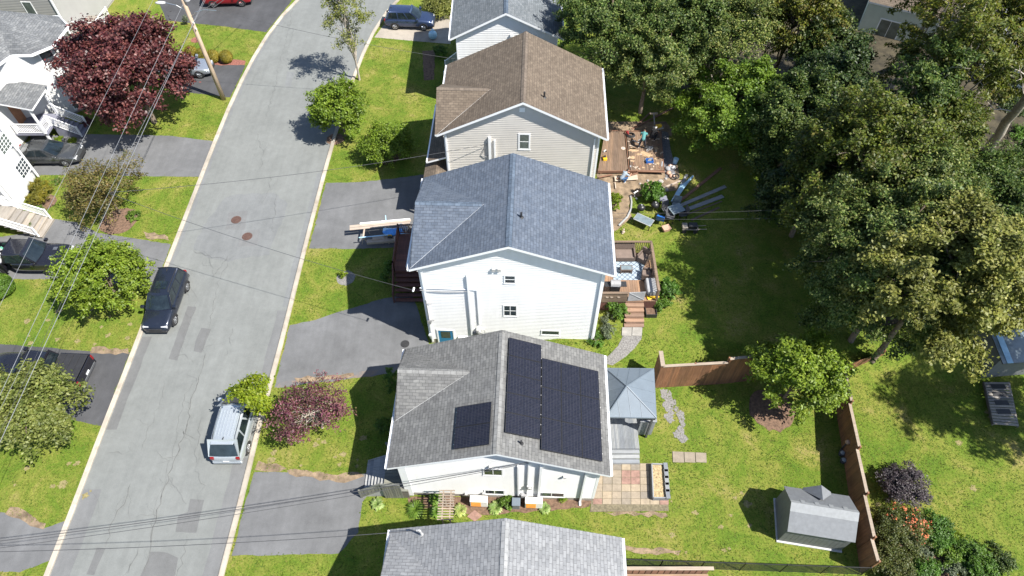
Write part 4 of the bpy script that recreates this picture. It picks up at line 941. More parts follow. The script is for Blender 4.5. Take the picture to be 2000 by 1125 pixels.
M['lampclear'] = simple('lamp_clear', (.55, .56, .58), .1, .3, var=.1); M['lampred'] = simple('lamp_red', (.20, .012, .014), .15, var=.1); M['plate'] = simple('number_plate', (.65, .66, .68), .5, var=.1)
def vehicle(name, label, cat, loc_, heading, pmat, L=4.55, W=1.84, zb=.30, hood=(.78, 1.02), zs=1.08, roof=1.66, gh=(-2.1, -1.95, .95, .25), wr=.60, wheelbase=2.65, wr_=.34, sides=((.04, .36), (.39, .66), (.69, .95)), kind='suv', rails=False, sunroof=False, frontoff=0.0, tonneau=False, load=False, group='parked vehicles'):
    t = thing(name, label, cat, loc_, heading, group); hw = W/2; xf, xr = L/2, -L/2
    # lower body stations: x, halfwidth factor, zbottom, ztop
    rear_top = zs if kind in ('suv', 'van') else zs*1.0
    cab_r = gh[0]
    st = [(xr, .78, zb+.16, zb+.38), (xr+.03, .86, zb+.08, zs-.16), (xr+.18, .95, zb, rear_top-.02), (xr+.7, 1.0, zb-.04, zs), (0, 1.0, zb-.06, zs), (gh[2]-.15, 1.0, zb-.06, zs-.01), (gh[2]+.12, .995, zb-.05, hood[1]), (xf-.62, .98, zb-.03, hood[1]-.04), (xf-.2, .90, zb, hood[0]+.08), (xf-.05, .80, zb+.05, hood[0]-.1), (xf, .70, zb+.14, zb+.36)]
    if kind == 'pickup': st = [(cab_r-.05, .97, zb, zs)]+[s for s in st if s[0] > cab_r+.1]
    m = MB(); rows = []
    for x, k, z0, z1 in st:
        w = hw*k; h_ = z1-z0
        half = [(w*.86, z0), (w*.985, z0+h_*.16), (w, z0+h_*.55), (w*.975, z0+h_*.86), (w*.88, z1-.012), (w*.5, z1+.012)]
        rows.append([(x, y, z) for y, z in half]+[(x, 0, z1+.02)]+[(x, -y, z) for y, z in half[::-1]])
    n = len(rows[0])
    m.mesh([p for r_ in rows for p in r_], [(i*n+k, i*n+(k+1) % n, (i+1)*n+(k+1) % n, (i+1)*n+k) for i in range(len(rows)-1) for k in range(n)]+[tuple(range(n))[::-1], tuple((len(rows)-1)*n+k for k in range(n))])
    body = m.build('body', pmat, t, smooth=True)
    sb = body.modifiers.new('sub', 'SUBSURF'); sb.levels = 1; sb.render_levels = 1
    # cabin
    x0, x1, x2, x3 = gh; wb = hw*.90; wt = hw*wr/.62*.62
    wt = hw*wr; zc = zs-.03
    bl = {'rb': x0, 'rt': x1, 'fb': x2, 'ft': x3}
    def side(s_, y): # s_ 0 rear .. 1 front, y height 0..1 -> point on right(+)/left side
        return None
    def sp(s_, tt, sg, off=0.0):
        A = Vector((x0, wb*sg, zc)).lerp(Vector((x2, wb*sg, zc)), s_); B = Vector((x1, wt*sg, roof)).lerp(Vector((x3, wt*sg, roof)), s_)
        nn = Vector((0, sg*(roof-zc), wb-wt)).normalized(); return A.lerp(B, tt)+nn*off
    m = MB(); rw = []
    for k in range(2):
        pass
    vs = [(x0, wb, zc), (x0, 0, zc), (x0, -wb, zc), (x2, -wb, zc), (x2+.14, 0, zc), (x2, wb, zc), (x1, wt, roof), (x1-.03, 0, roof+.03), (x1, -wt, roof), (x3, -wt, roof), (x3+.07, 0, roof+.03), (x3, wt, roof)]
    fs = [(i, (i+1) % 6, 6+(i+1) % 6, 6+i) for i in range(6)]
    fs = [f[::-1] for f in fs]
    mid = len(vs); vs += [((x1+x3)/2, wt*1.02, roof+.015), ((x1+x3)/2, 0, roof+.05), ((x1+x3)/2, -wt*1.02, roof+.015)]
    fs += [(6, 7, 13, 12), (7, 8, 14, 13), (12, 13, 10, 11), (13, 14, 9, 10)]
    fs[2] = (2, 3, 9, 14, 8)[::1]; fs[5] = (5, 0, 6, 12, 11)
    m.mesh(vs, fs); cab = m.build('roof', pmat, t, smooth=False, bevel=.17 if kind == 'van' else .08)
    cab.modifiers['bevel'].segments = 3
    cab.data.polygons.foreach_set('use_smooth', [True]*len(cab.data.polygons))
    def glassquad(nm, pts, inset, mat='autoglass', off=.012):
        a, b, c, d = [Vector(p) for p in pts]; nn = (b-a).cross(d-a).normalized(); ctr = (a+b+c+d)/4
        if nn.dot(ctr-Vector(((x1+x3)/2, 0, (zc+roof)/2))) < 0: nn = -nn
        def bi(u, v): return a.lerp(b, u).lerp(d.lerp(c, u), v)
        i0, i1, j0, j1 = inset; q = [bi(i0, j0), bi(i1, j0), bi(i1, j1), bi(i0, j1)]
        mm_ = MB(); mm_.hexa([p+nn*.002 for p in q]+[p+nn*off for p in q]); return mm_.build(nm, mat, t)
    cw = .14
    # windscreens: curved in two halves joined as one mesh
    def screen(nm, xb, xt, bulge, topb):
        sg = 1 if bulge > 0 else -1; mm_ = MB(); cols = []
        for k in range(7):
            v = -1+2*k/6; xbk = xb+bulge*(1-v*v); xtk = xt+topb*(1-v*v)
            col = []
            for j, tt in enumerate((.06, .5, .92)):
                y = (wb*.93*(1-tt)+wt*.93*tt)*v; x = xbk*(1-tt)+xtk*tt; z = zc*(1-tt)+(roof+.02*(1-v*v))*tt
                nn = Vector((sg*(roof-zc), 0, abs(xb-xt))).normalized(); col.append(Vector((x, y, z))+nn*.03)
            cols.append(col)
        mm_.mesh([p for c in cols for p in c], [((k*3+j), (k*3+j+1), ((k+1)*3+j+1), ((k+1)*3+j)) for k in range(6) for j in range(2)])
        return mm_.build(nm, 'autoglass', t, smooth=True)
    screen('windshield', x2, x3, .14, .07); screen('rear_window', x0, x1, -.03, -.03)
    for sg in (1, -1):
        for a_, b_ in sides:
            q = [sp(a_, .10, sg, .006), sp(b_, .10, sg, .006), sp(b_-.01, .88, sg, .006), sp(a_+.01, .88, sg, .006)]
            nn = Vector((0, sg, .3)).normalized(); mm_ = MB(); pts = q+[p+nn*.012 for p in q]
            mm_.hexa(pts if sg > 0 else pts); mm_.build('side_window', 'autoglass', t)
        # mirrors
        mm_ = MB(); mx = x2-.12; mm_.box(mx-.1, mx+.1, min(sg*hw*.96, sg*(hw+.2)), max(sg*hw*.96, sg*(hw+.2)), zs-.02, zs+.16); mm_.build('mirror', pmat, t, bevel=.03)
        # lamps
        mm_ = MB(); yl = sg*hw*.62; mm_.box(xf-.30, xf-.09, min(yl-.2*1, yl+.2), max(yl-.2, yl+.2), hood[0]-.17, hood[0]-.01+.02); mm_.build('headlight', 'lampclear', t, bevel=.04)
        if kind != 'pickup': mm_ = MB(); yl = sg*hw*.74; mm_.box(xr+.0, xr+.13, yl-.10, yl+.10, zs-.32, zs-.10); mm_.build('taillight', 'lampred', t, bevel=.03)
        else: mm_ = MB(); yl = sg*hw*.9; mm_.box(xr-.02, xr+.12, min(yl-.07, yl+.07), max(yl-.07, yl+.07), zs-.45, zs-.08); mm_.build('taillight', 'lampred', t, bevel=.02)
        if rails:
            mm_ = MB(); mm_.tube([(x1+.15, sg*wt*.92, roof+.01), (x1+.3, sg*wt*.92, roof+.075), (x3-.35, sg*wt*.92, roof+.075), (x3-.15, sg*wt*.92, roof+.01)], .02, 6); mm_.build('roof_rail', 'blackplastic' if pmat != 'p_silver' else 'alloy', t)
        for xx in (-wheelbase/2+frontoff, wheelbase/2+frontoff):
            mm_ = MB(); yo = sg*(hw-.02); yi = sg*(hw-.24)
            ring = [(wr_*.60, yo-sg*.01), (wr_*.93, yo+sg*.012), (wr_, yo-sg*.035), (wr_, yi), (wr_*.9, yi-sg*.01)]
            nseg = 22; vs_ = [(xx+r_*math.cos(2*PI*k/nseg), y, wr_+r_*math.sin(2*PI*k/nseg)) for r_, y in ring for k in range(nseg)]
            mm_.mesh(vs_, [(j*nseg+k, j*nseg+(k+1) % nseg, (j+1)*nseg+(k+1) % nseg, (j+1)*nseg+k) for j in range(len(ring)-1) for k in range(nseg)])
            wh = mm_.build('wheel', 'rubber', t, smooth=True)
            mm_ = MB(); rr = wr_*.62; mm_.cyl((xx, yi, wr_), (xx, yo-sg*.03, wr_), rr, rr, 20)
            rim = mm_.build('rim_back', 'blackplastic', wh)
            mm_ = MB()
            for k in range(5):
                an = 2*PI*k/5+.3; d = Vector((math.cos(an), 0, math.sin(an))); c0_ = Vector((xx, yo-sg*.012, wr_)); mm_.beam(c0_, c0_+d*rr*.98, .035, .075, up=(0, 1, 0))
            ntor = 20
            for k in range(ntor):
                a0 = 2*PI*k/ntor; a1 = 2*PI*(k+1)/ntor; p0 = Vector((xx+rr*.97*math.cos(a0), yo-sg*.012, wr_+rr*.97*math.sin(a0))); p1 = Vector((xx+rr*.97*math.cos(a1), yo-sg*.012, wr_+rr*.97*math.sin(a1))); mm_.beam(p0, p1, .03, .03)
            mm_.cyl((xx, yo-sg*.03, wr_), (xx, yo+sg*.004, wr_), .07, .06, 10)
            mm_.build('rim', 'alloy', wh)
            mm_ = MB(); na = 14; ra = wr_+.075
            for k in range(na):
                a0 = PI*(-.06+1.12*k/na); a1 = PI*(-.06+1.12*(k+1)/na)
                q = [(xx+r_*math.cos(a_), 0, wr_+r_*math.sin(a_)) for a_, r_ in ((a0, wr_*.97), (a0, ra), (a1, ra), (a1, wr_*.97))]
                y0_, y1_ = sorted((sg*(hw-.10), sg*(hw+.006))); mm_.hexa([(x, y0_, z) for x, _, z in q]+[(x, y1_, z) for x, _, z in q])
            mm_.build('wheel_arch', 'blackplastic', t)
    mm_ = MB(); mm_.box(xf-.09, xf+.015, -hw*.45, hw*.45, zb+.18, hood[0]-.12); mm_.build('grille', 'blackplastic', t, bevel=.03)
    mm_ = MB(); mm_.box(xf-.16, xf+.02, -hw*.74, hw*.74, zb-.02, zb+.16); mm_.build('front_bumper', 'blackplastic' if kind != 'van' else pmat, t, bevel=.05)
    mm_ = MB(); mm_.box(xr-.025, xr+.2, -hw*.86, hw*.86, zb+.02, zb+.26); mm_.build('rear_bumper', 'blackplastic' if kind == 'suv' else ('chrome' if kind == 'pickup' else pmat), t, bevel=.05)
    mm_ = MB(); mm_.box(xr-.045, xr-.02, -.16, .16, zb+.3, zb+.42); mm_.build('number_plate', 'plate', t)
    if sunroof: mm_ = MB(); mm_.box(x3-.95, x3-.35, -wt*.62, wt*.62, roof+.03, roof+.058); mm_.build('sunroof', 'autoglass', t)
    if kind in ('suv', 'van', 'sedan'):
        mm_ = MB(); mm_.hexa([(x1+.12, -.03, roof+.03), (x1+.3, -.02, roof+.04), (x1+.3, .02, roof+.04), (x1+.12, .03, roof+.03), (x1+.10, -.01, roof+.11), (x1+.16, -.008, roof+.10), (x1+.16, .008, roof+.10), (x1+.10, .01, roof+.11)]); mm_.build('antenna', 'blackplastic', t)
    if kind == 'van':
        for k in range(-3, 4):
            mm_ = MB() if k == -3 else mm_; mm_.box(x1+.35, x3-.3, k*.17-.009, k*.17+.009, roof+.012, roof+.064-.005*abs(k))
        mm_.build('roof_rib', pmat, t)
        mm_ = MB(); mm_.box(x1-.14, x1+.08, -wt*.9, wt*.9, roof-.02, roof+.05); mm_.build('spoiler', pmat, t, bevel=.02)
    mm_ = MB()
    for sg in (1, -1):
        for s_ in (.38, .68):
            q = Vector((x0*(1-s_)+x2*s_, 0, 0)); mm_.box(q.x-.15, q.x-.02, min(sg*hw*.99, sg*(hw+.02)), max(sg*hw*.99, sg*(hw+.02)), zs-.17, zs-.135)
    mm_.build('door_handle', pmat, t)
    if kind == 'pickup':
        xb1 = cab_r-.06; mm_ = MB(); zb_ = zs-.02
        mm_.box(xr+.06, xb1, -hw+.12, hw-.12, .72, .78)
        for sg in (1, -1): mm_.box(xr+.02, xb1, min(sg*(hw-.02), sg*(hw-.14)), max(sg*(hw-.02), sg*(hw-.14)), .42, zb_+.03)
        mm_.box(xb1-.06, xb1, -hw+.14, hw-.14, .78, zb_); mm_.build('bed', pmat, t, bevel=.025)
        mm_ = MB(); mm_.box(xr-.01, xr+.06, -hw+.14, hw-.14, .62, zb_+.02); mm_.build('tailgate', pmat, t, bevel=.02)
        if tonneau:
            mm_ = MB()
            for k in range(4):
                a = xr+.07+(xb1-xr-.1)*k/4; mm_.box(a+.01, a+(xb1-xr-.1)/4-.01, -hw+.1, hw-.1, zb_+.035, zb_+.07)
            mm_.build('bed_cover', 'blackplastic', t, bevel=.012)
        else:
            mm_ = MB(); mm_.box(x3-.2, x3+.3, 0, 0, 0, 0)
            mm_ = MB()
            for sg in (-1, 1):
                for k in range(4): mm_.box(xf-1.15+k*.07, xf-1.11+k*.07, min(sg*.25, sg*.5), max(sg*.25, sg*.5), hood[1]+.0, hood[1]+.045)
            mm_.build('hood_vent', 'alloy', t)
    return t
vehicle('parked_car', 'dark navy SUV with a black sunroof parked at the kerb facing the camera', 'car', (-22.15, 25.65, .006), R(-90), 'p_navy', L=4.5, W=1.83, sunroof=True, rails=True, gh=(-2.05, -1.85, .98, .22), wr=.66)
vehicle('parked_car', 'silver minivan parked at the right kerb under a small tree', 'car', (-15.55, 17.15, .006), R(90), 'p_silver', L=4.65, W=1.88, kind='van', hood=(.85, 1.08), zs=1.12, roof=1.76, gh=(-2.25, -1.72, 1.25, .5), wr=.72, wheelbase=2.85, sides=((.04, .32), (.35, .62), (.65, .90)), rails=True)
vehicle('parked_car', 'charcoal sedan in the driveway beside the white house with gridded windows', 'car', (-35.3, 39.55, .006), R(1), 'p_charcoal', L=4.85, W=1.84, kind='sedan', hood=(.72, .92), zs=.96, roof=1.44, gh=(-1.95, -1.0, 1.05, .1), wr=.64, wheelbase=2.8, sides=((.18, .46), (.49, .80)))
vehicle('parked_car', 'pale silver sedan half hidden behind the crimson maple', 'car', (-28.1, 50.45, .006), R(2), 'p_silverblue', L=4.6, W=1.80, kind='sedan', hood=(.72, .92), zs=.96, roof=1.44, gh=(-1.85, -.95, 1.05, .1), wr=.64, wheelbase=2.7, sides=((.18, .46), (.49, .80)))
vehicle('parked_car', 'dark blue SUV on the pale concrete driveway at the top', 'car', (-9.4, 57.75, .006), R(-3), 'p_blue', L=4.55, W=1.84, rails=False, gh=(-2.05, -1.8, .98, .2), wr=.66)
vehicle('parked_car', 'red SUV cut off by the top edge of the photo', 'car', (-27.2, 61.6, .006), R(4), 'p_red', L=4.5, W=1.83, gh=(-2.05, -1.85, .98, .22), wr=.66)
pk1 = vehicle('pickup_truck', 'black pickup truck with open loaded bed beside the wooden steps', 'pickup truck', (-32.35, 29.1, .006), R(0), 'p_black', L=5.9, W=2.02, kind='pickup', zb=.42, hood=(1.05, 1.24), zs=1.26, roof=1.90, gh=(-1.05, -.85, 1.15, .42), wr=.70, wheelbase=3.6, wr_=.40, sides=((.10, .48), (.52, .9)))
vehicle('pickup_truck', 'black pickup truck with a flat bed cover, its tailgate towards the road', 'pickup truck', (-28.0, 20.45, .006), R(177), 'p_black', L=5.8, W=2.0, kind='pickup', zb=.42, hood=(1.05, 1.24), zs=1.26, roof=1.88, gh=(-1.05, -.85, 1.15, .42), wr=.70, wheelbase=3.55, wr_=.40, sides=((.10, .48), (.52, .9)), tonneau=True)
m = MB()
random.seed(3)
t = thing('scrap_load', 'jumbled green and grey scrap lying in the black pickup bed', 'scrap pile', (-34.3, 29.1, .79))
for k in range(26):
    a = random.uniform(0, PI); mt = Matrix.Rotation(a, 4, 'Z') @ Matrix.Rotation(random.uniform(-.4, .4), 4, 'X'); mt.translation = Vector((random.uniform(-.7, .7), random.uniform(-.7, .7), random.uniform(.06, .3))); m.mbox(mt, random.uniform(.2, .7), random.uniform(.05, .25), random.uniform(.04, .12), random.choice((0, 0, 1, 2)))
m.build('scrap', ['lightgrey', 'grey', simple('green_scrap', (.10, .32, .22), .6, var=.3)], t)
m = MB(); m.box(-.5, .1, -.75, -.3, .1, .38); m.build('crate', simple('green_crate', (.08, .36, .26), .5, var=.2), t, bevel=.03)
# ================================================================ TREES AND PLANTS
LEAF = {}
LEAF['maple'] = leafmat('crimson_leaf', [(.030, .008, .013), (.060, .014, .020), (.100, .030, .034), (.165, .070, .068), (.060, .018, .026)], .25, .45, .4)
LEAF['bronze'] = leafmat('bronze_leaf', [(.14, .085, .028), (.10, .115, .025), (.22, .145, .055), (.115, .10, .03), (.25, .20, .07)], .35)
LEAF['lime'] = leafmat('lime_leaf', [(.115, .19, .015), (.165, .245, .022), (.235, .305, .04), (.14, .215, .018)], .42)
LEAF['pale'] = leafmat('pale_leaf', [(.095, .125, .022), (.15, .175, .040), (.25, .265, .09), (.12, .14, .028)], .35, .5, .35)
LEAF['fresh'] = leafmat('fresh_leaf', [(.070, .15, .016), (.11, .205, .024), (.17, .265, .045), (.085, .17, .018)], .42)
LEAF['yellow'] = leafmat('yellow_green_leaf', [(.13, .21, .010), (.19, .275, .015), (.25, .32, .03), (.15, .23, .01)], .45)
LEAF['magenta'] = leafmat('magenta_leaf', [(.095, .025, .052), (.15, .045, .08), (.20, .08, .11), (.11, .11, .04), (.12, .04, .06)], .3)
LEAF['deep'] = leafmat('deep_leaf', [(.016, .036, .010), (.030, .060, .014), (.048, .085, .018), (.09, .11, .035)], .3)
LEAF['forest'] = leafmat('forest_leaf', [(.020, .045, .010), (.045, .085, .016), (.085, .135, .028), (.15, .185, .05), (.03, .06, .012)], .33, .5, .3)
LEAF['silver'] = leafmat('silver_leaf', [(.020, .046, .012), (.050, .092, .020), (.090, .145, .032), (.155, .205, .055), (.27, .295, .11), (.048, .088, .018), (.13, .155, .04)], .36, .5, .3)
LEAF['gold'] = leafmat('gold_green_leaf', [(.060, .088, .012), (.11, .14, .018), (.17, .195, .03), (.05, .08, .012), (.20, .17, .05)], .42)
LEAF['bush'] = leafmat('bush_leaf', [(.050, .12, .014), (.085, .18, .022), (.125, .23, .035), (.065, .14, .015)], .38)
LEAF['hosta'] = leafmat('hosta_leaf', [(.10, .19, .03), (.30, .36, .13), (.15, .25, .05), (.42, .44, .22)], .3)
LEAF['purple'] = leafmat('dusky_leaf', [(.040, .032, .042), (.065, .050, .065), (.095, .075, .09), (.05, .05, .05)], .2)
LEAF['azalea'] = leafmat('azalea_leaf', [(.055, .075, .015), (.09, .11, .025), (.07, .09, .02), (.12, .11, .03)], .3)
LEAF['bloom'] = leafmat('orange_bloom', [(.60, .17, .08), (.72, .26, .14), (.55, .12, .07)], .3)
LEAF['frond'] = leafmat('frond_leaf', [(.07, .15, .015), (.11, .20, .025), (.15, .24, .04)], .35)
LEAF['golden'] = leafmat('golden_shrub_leaf', [(.15, .14, .014), (.21, .185, .022), (.27, .22, .03), (.13, .145, .018)], .35)
LEAF['hedge'] = leafmat('hedge_leaf', [(.20, .175, .02), (.26, .215, .028), (.16, .165, .022)], .3)
LEAF['sage'] = leafmat('sage_leaf', [(.10, .13, .08), (.16, .19, .12), (.07, .10, .05)], .3)
LEAF['grass'] = leafmat('grass_blade', [(.055, .12, .012), (.09, .155, .018), (.15, .19, .03), (.075, .14, .014), (.20, .19, .06)], .35, .7, .2)
import zlib
def reseed(label):
    global RNG
    k = zlib.crc32(label.encode()); RNG = np.random.default_rng(k); random.seed(k)
def leaf_mesh(name, pos, nrm, length, width, mat, parent):
    """one rhombic, slightly folded leaf per position"""
    n = len(pos); r = RNG.normal(size=(n, 3)); nrm = nrm/np.linalg.norm(nrm, axis=1, keepdims=True)
    a = np.cross(nrm, r); a /= np.linalg.norm(a, axis=1, keepdims=True)+1e-9; b = np.cross(nrm, a)
    L = (length*RNG.uniform(.65, 1.35, n))[:, None]; Wd = (width*RNG.uniform(.7, 1.3, n))[:, None]
    up = nrm*L*.12
    v = np.empty((n, 4, 3)); v[:, 0] = pos-a*L*.5; v[:, 1] = pos+b*Wd*.5+up; v[:, 2] = pos+a*L*.5; v[:, 3] = pos-b*Wd*.5+up
    return quads(name, v.reshape(-1, 3), n, mat, parent)
def quads(name, v, n, mat, parent=None):
    me = bpy.data.meshes.new(name); me.vertices.add(n*4); me.vertices.foreach_set('co', v.astype(np.float32).ravel())
    me.loops.add(n*4); me.loops.foreach_set('vertex_index', np.arange(n*4, dtype=np.int32))
    me.polygons.add(n); me.polygons.foreach_set('loop_start', np.arange(0, n*4, 4, dtype=np.int32)); me.polygons.foreach_set('loop_total', np.full(n, 4, dtype=np.int32))
    me.materials.append(LEAF[mat] if isinstance(mat, str) else mat); me.update(calc_edges=True); me.validate()
    o = bpy.data.objects.new(name, me); COL.objects.link(o); o.parent = parent; return o
def crown_points(rx, ry, rz, nclump, rc, nleaf, flat=.7, inner=.25, lumpy=.22, shape='round'):
    """leaf positions: big lobes -> drooping sprays on each lobe -> leaves strewn along the sprays"""
    S = np.array([rx, ry, rz])
    if shape == 'ball':
        e = RNG.normal(size=(nleaf, 3)); e /= np.linalg.norm(e, axis=1, keepdims=True); k1 = RNG.normal(size=(6, 3))*2.5; rr = (1+lumpy*np.sum(np.sin(e@k1.T+RNG.uniform(0, 6, 6)), axis=1)/4)*(1-RNG.random(nleaf)**2*.22)
        return e*rr[:, None]*S, e+RNG.normal(size=(nleaf, 3))*.5+np.array([0, 0, .3]), (e*S*.7)[:max(nclump, 10)], e
    nl = max(5, int(nclump/11)); small = min(rx, rz) < .75
    d = RNG.normal(size=(nl, 3)); d /= np.linalg.norm(d, axis=1, keepdims=True); d[:, 2] = np.where(d[:, 2] < -.5, -d[:, 2]*.7, d[:, 2])
    lr = RNG.uniform(.30, .58, nl)*(1+lumpy*.5); lc = d*(1-lr*.72)[:, None]*np.clip(1+lumpy*RNG.normal(size=nl)*.28, .78, 1.12)[:, None]
    li = RNG.choice(nl, nclump, p=lr**2/np.sum(lr**2)); e = RNG.normal(size=(nclump, 3)); e = e+d[li]*.55+np.array([0, 0, .25]); e /= np.linalg.norm(e, axis=1, keepdims=True)
    rad = np.where(RNG.random(nclump) < inner, RNG.uniform(.2, .8, nclump), RNG.uniform(.85, 1.12, nclump))
    cc = (lc[li]+e*(lr[li]*rad)[:, None])*S*.9
    nf = int(nclump*(.5 if lumpy < .3 else .3)); df = RNG.normal(size=(nf, 3)); df /= np.linalg.norm(df, axis=1, keepdims=True); df[:, 2] = np.where(df[:, 2] < -.5, -df[:, 2]*.7, df[:, 2])
    cc[:nf] = df*(RNG.uniform(.74, .98, nf)*(1+lumpy*RNG.normal(size=nf)*.22))[:, None]*S*.95; e[:nf] = df
    if shape == 'layer': cc[:, 2] = np.round(cc[:, 2]/(rz*.33))*rz*.33+RNG.normal(size=nclump)*rz*.05
    ax = e*np.array([1, 1, .45])+RNG.normal(size=(nclump, 3))*.45; ax /= np.linalg.norm(ax, axis=1, keepdims=True)
    size = rc*RNG.uniform(.55, 1.5, nclump); w = size**2*RNG.uniform(.35, 1.5, nclump)
    idx = RNG.choice(nclump, nleaf, p=w/w.sum()); n_ = nleaf
    t = RNG.uniform(-.9, 1.15, n_); th = (1.15-np.abs(t)*.55)
    g = RNG.normal(size=(n_, 3))*.36*th[:, None]
    off = ax[idx]*(t*size[idx])[:, None]+g*size[idx][:, None]*np.array([1, 1, flat]); off[:, 2] -= .22*t*t*size[idx]
    p = cc[idx]+off
    out = p/S**2; out /= np.linalg.norm(out, axis=1, keepdims=True)+1e-9
    nrm = out*.45+np.array([0, 0, .75])+RNG.normal(size=(n_, 3))*.62
    return p, nrm, cc, d
def limb_path(a, b, sag=.15, n=5, jit=.12):
    a = Vector(a); b = Vector(b); L = (b-a).length; out = []
    for i in range(n+1):
        t = i/n; q = a.lerp(b, t)+Vector((0, 0, sag*L*math.sin(PI*t)*.6))
        if 0 < i < n: q += Vector((random.uniform(-1, 1), random.uniform(-1, 1), random.uniform(-1, 1)))*jit*L*.25
        out.append(q)
    return out
def tree(name, label, cat, base, height, rx, rz, leaf, nleaf, size=(.17, .10), ry=None, nclump=110, rc=.75, bark='bark', tr=.16, lean=(0, 0), group='trees', inner=.25, lumpy=.22, nlimb=9, flat=.7, limbs_out=.8, shape='round', trunks=1, cz=None):
    reseed(label); base = Vector(base); t = thing(name, label, cat, base, 0, group); ry = ry or rx
    cz = height-rz if cz is None else cz
    c = Vector((lean[0], lean[1], cz))
    p, nrm, cc, d = crown_points(rx, ry, rz, nclump, rc, nleaf, flat, inner, lumpy, shape)
    leaf_mesh('crown', p+np.array(c), nrm, size[0], size[1], leaf, t)
    m = MB()
    for k in range(trunks):
        an = random.uniform(0, 6.28); sp = (0 if trunks == 1 else rx*.35)
        foot = Vector((math.cos(an), math.sin(an), 0))*(0 if trunks == 1 else .18)
        top = c+Vector((math.cos(an)*sp, math.sin(an)*sp, rz*.55)); fork = foot.lerp(c+Vector((math.cos(an)*sp*.6, math.sin(an)*sp*.6, -rz*.45)), .9)
        path = [foot+Vector((0, 0, -.2))]+limb_path(foot, fork, 0, 4, .06)+limb_path(fork, top, 0, 4, .12)[1:]
        rs = [tr*(1.25 if i == 0 else 1-.085*i) for i in range(len(path))]; m.tube(path, [max(.02, q) for q in rs], 8)
        sel = sorted(range(len(cc)), key=lambda i: random.random())[:nlimb]
        for i in sel:
            tip = c+Vector(cc[i])*limbs_out; s0 = path[random.randint(3, len(path)-2)]
            lp = limb_path(s0, tip, .12, 5); r0 = tr*.42
            m.tube(lp, [max(.012, r0*(1-.17*j)) for j in range(len(lp))], 5)
            if r0 > .05:
                for _ in range(2):
                    s1 = lp[random.randint(2, 4)]; t1 = s1+Vector((random.uniform(-1, 1), random.uniform(-1, 1), random.uniform(0, .8)))*rx*.35
                    m.tube(limb_path(s1, t1, .1, 3), [r0*.4, r0*.3, r0*.2, .01], 4)
    m.build('trunk', bark, t, smooth=True)
    return t
def at(px, py, z): q = P(px, py, z); return Vector((q.x, q.y, tz(q.x, q.y)))
# ---- street and front garden trees
tree('maple_tree', 'large round crimson leaved maple at the left', 'tree', at(251, 142, 4.7), 9.0, 4.05, 4.0, 'maple', 46000, (.22, .15), nclump=260, rc=.72, tr=.24, nlimb=14, lumpy=.14, group='street trees')
tree('small_tree', 'bronze leaved small tree on the left lawn below the crimson maple', 'tree', at(207, 375, 2.1), 4.2, 2.6, 2.0, 'bronze', 10500, (.14, .085), nclump=120, rc=.5, tr=.1, nlimb=14, lumpy=.3, limbs_out=.95, group='street trees')
tree('small_tree', 'dense bright green tree between the black pickup and the navy SUV', 'tree', at(201, 540, 2.6), 4.7, 2.3, 2.15, 'lime', 22000, (.19, .105), nclump=170, rc=.52, tr=.13, lumpy=.2, group='street trees', shape='layer', flat=.5)
tree('small_tree', 'pale green spreading tree at the lower left edge over the second pickup', 'tree', at(58, 806, 2.7), 4.7, 2.95, 1.75, 'pale', 21000, (.17, .11), nclump=160, rc=.55, tr=.13, nlimb=16, lumpy=.32, inner=.35, group='street trees', ry=2.3)
tree('birch_tree', 'tall slender sparse tree beside the road at the top', 'tree', P(702, 156), 9.5, 1.75, 4.0, 'pale', 5200, (.16, .09), nclump=70, rc=.5, bark='bark_pale', tr=.11, nlimb=30, limbs_out=.95, inner=.5, lumpy=.3, group='street trees')
tree('small_tree', 'round light green tree at the right kerb casting a shadow on the road', 'tree', at(661, 212, 2.7), 4.8, 1.95, 2.15, 'lime', 16000, (.18, .11), nclump=170, rc=.42, tr=.09, lumpy=.08, group='street trees')
tree('small_tree', 'yellow green sapling leaning over the silver minivan', 'tree', P(519, 824), 4.0, 1.05, 1.0, 'yellow', 3600, (.15, .10), nclump=44, rc=.34, bark='bark_pale', tr=.05, lean=(.16, .3), lumpy=.35, nlimb=6, group='street trees')
tree('small_tree', 'magenta leaved ornamental tree with bare pale branches', 'tree', at(608, 806, 1.9), 3.4, 2.35, 1.3, 'magenta', 6200, (.13, .075), ry=2.2, nclump=110, rc=.42, bark='bark_pale', tr=.09, nlimb=34, limbs_out=.9, lumpy=.4, group='street trees', trunks=2)
tree('small_tree', 'fresh green young tree in the corner of the fenced lawn', 'tree', at(1560, 733, 3.1), 5.6, 2.35, 2.5, 'lime', 17000, (.19, .105), nclump=110, rc=.5, tr=.1, lumpy=.24, inner=.3, flat=.6, group='garden trees')
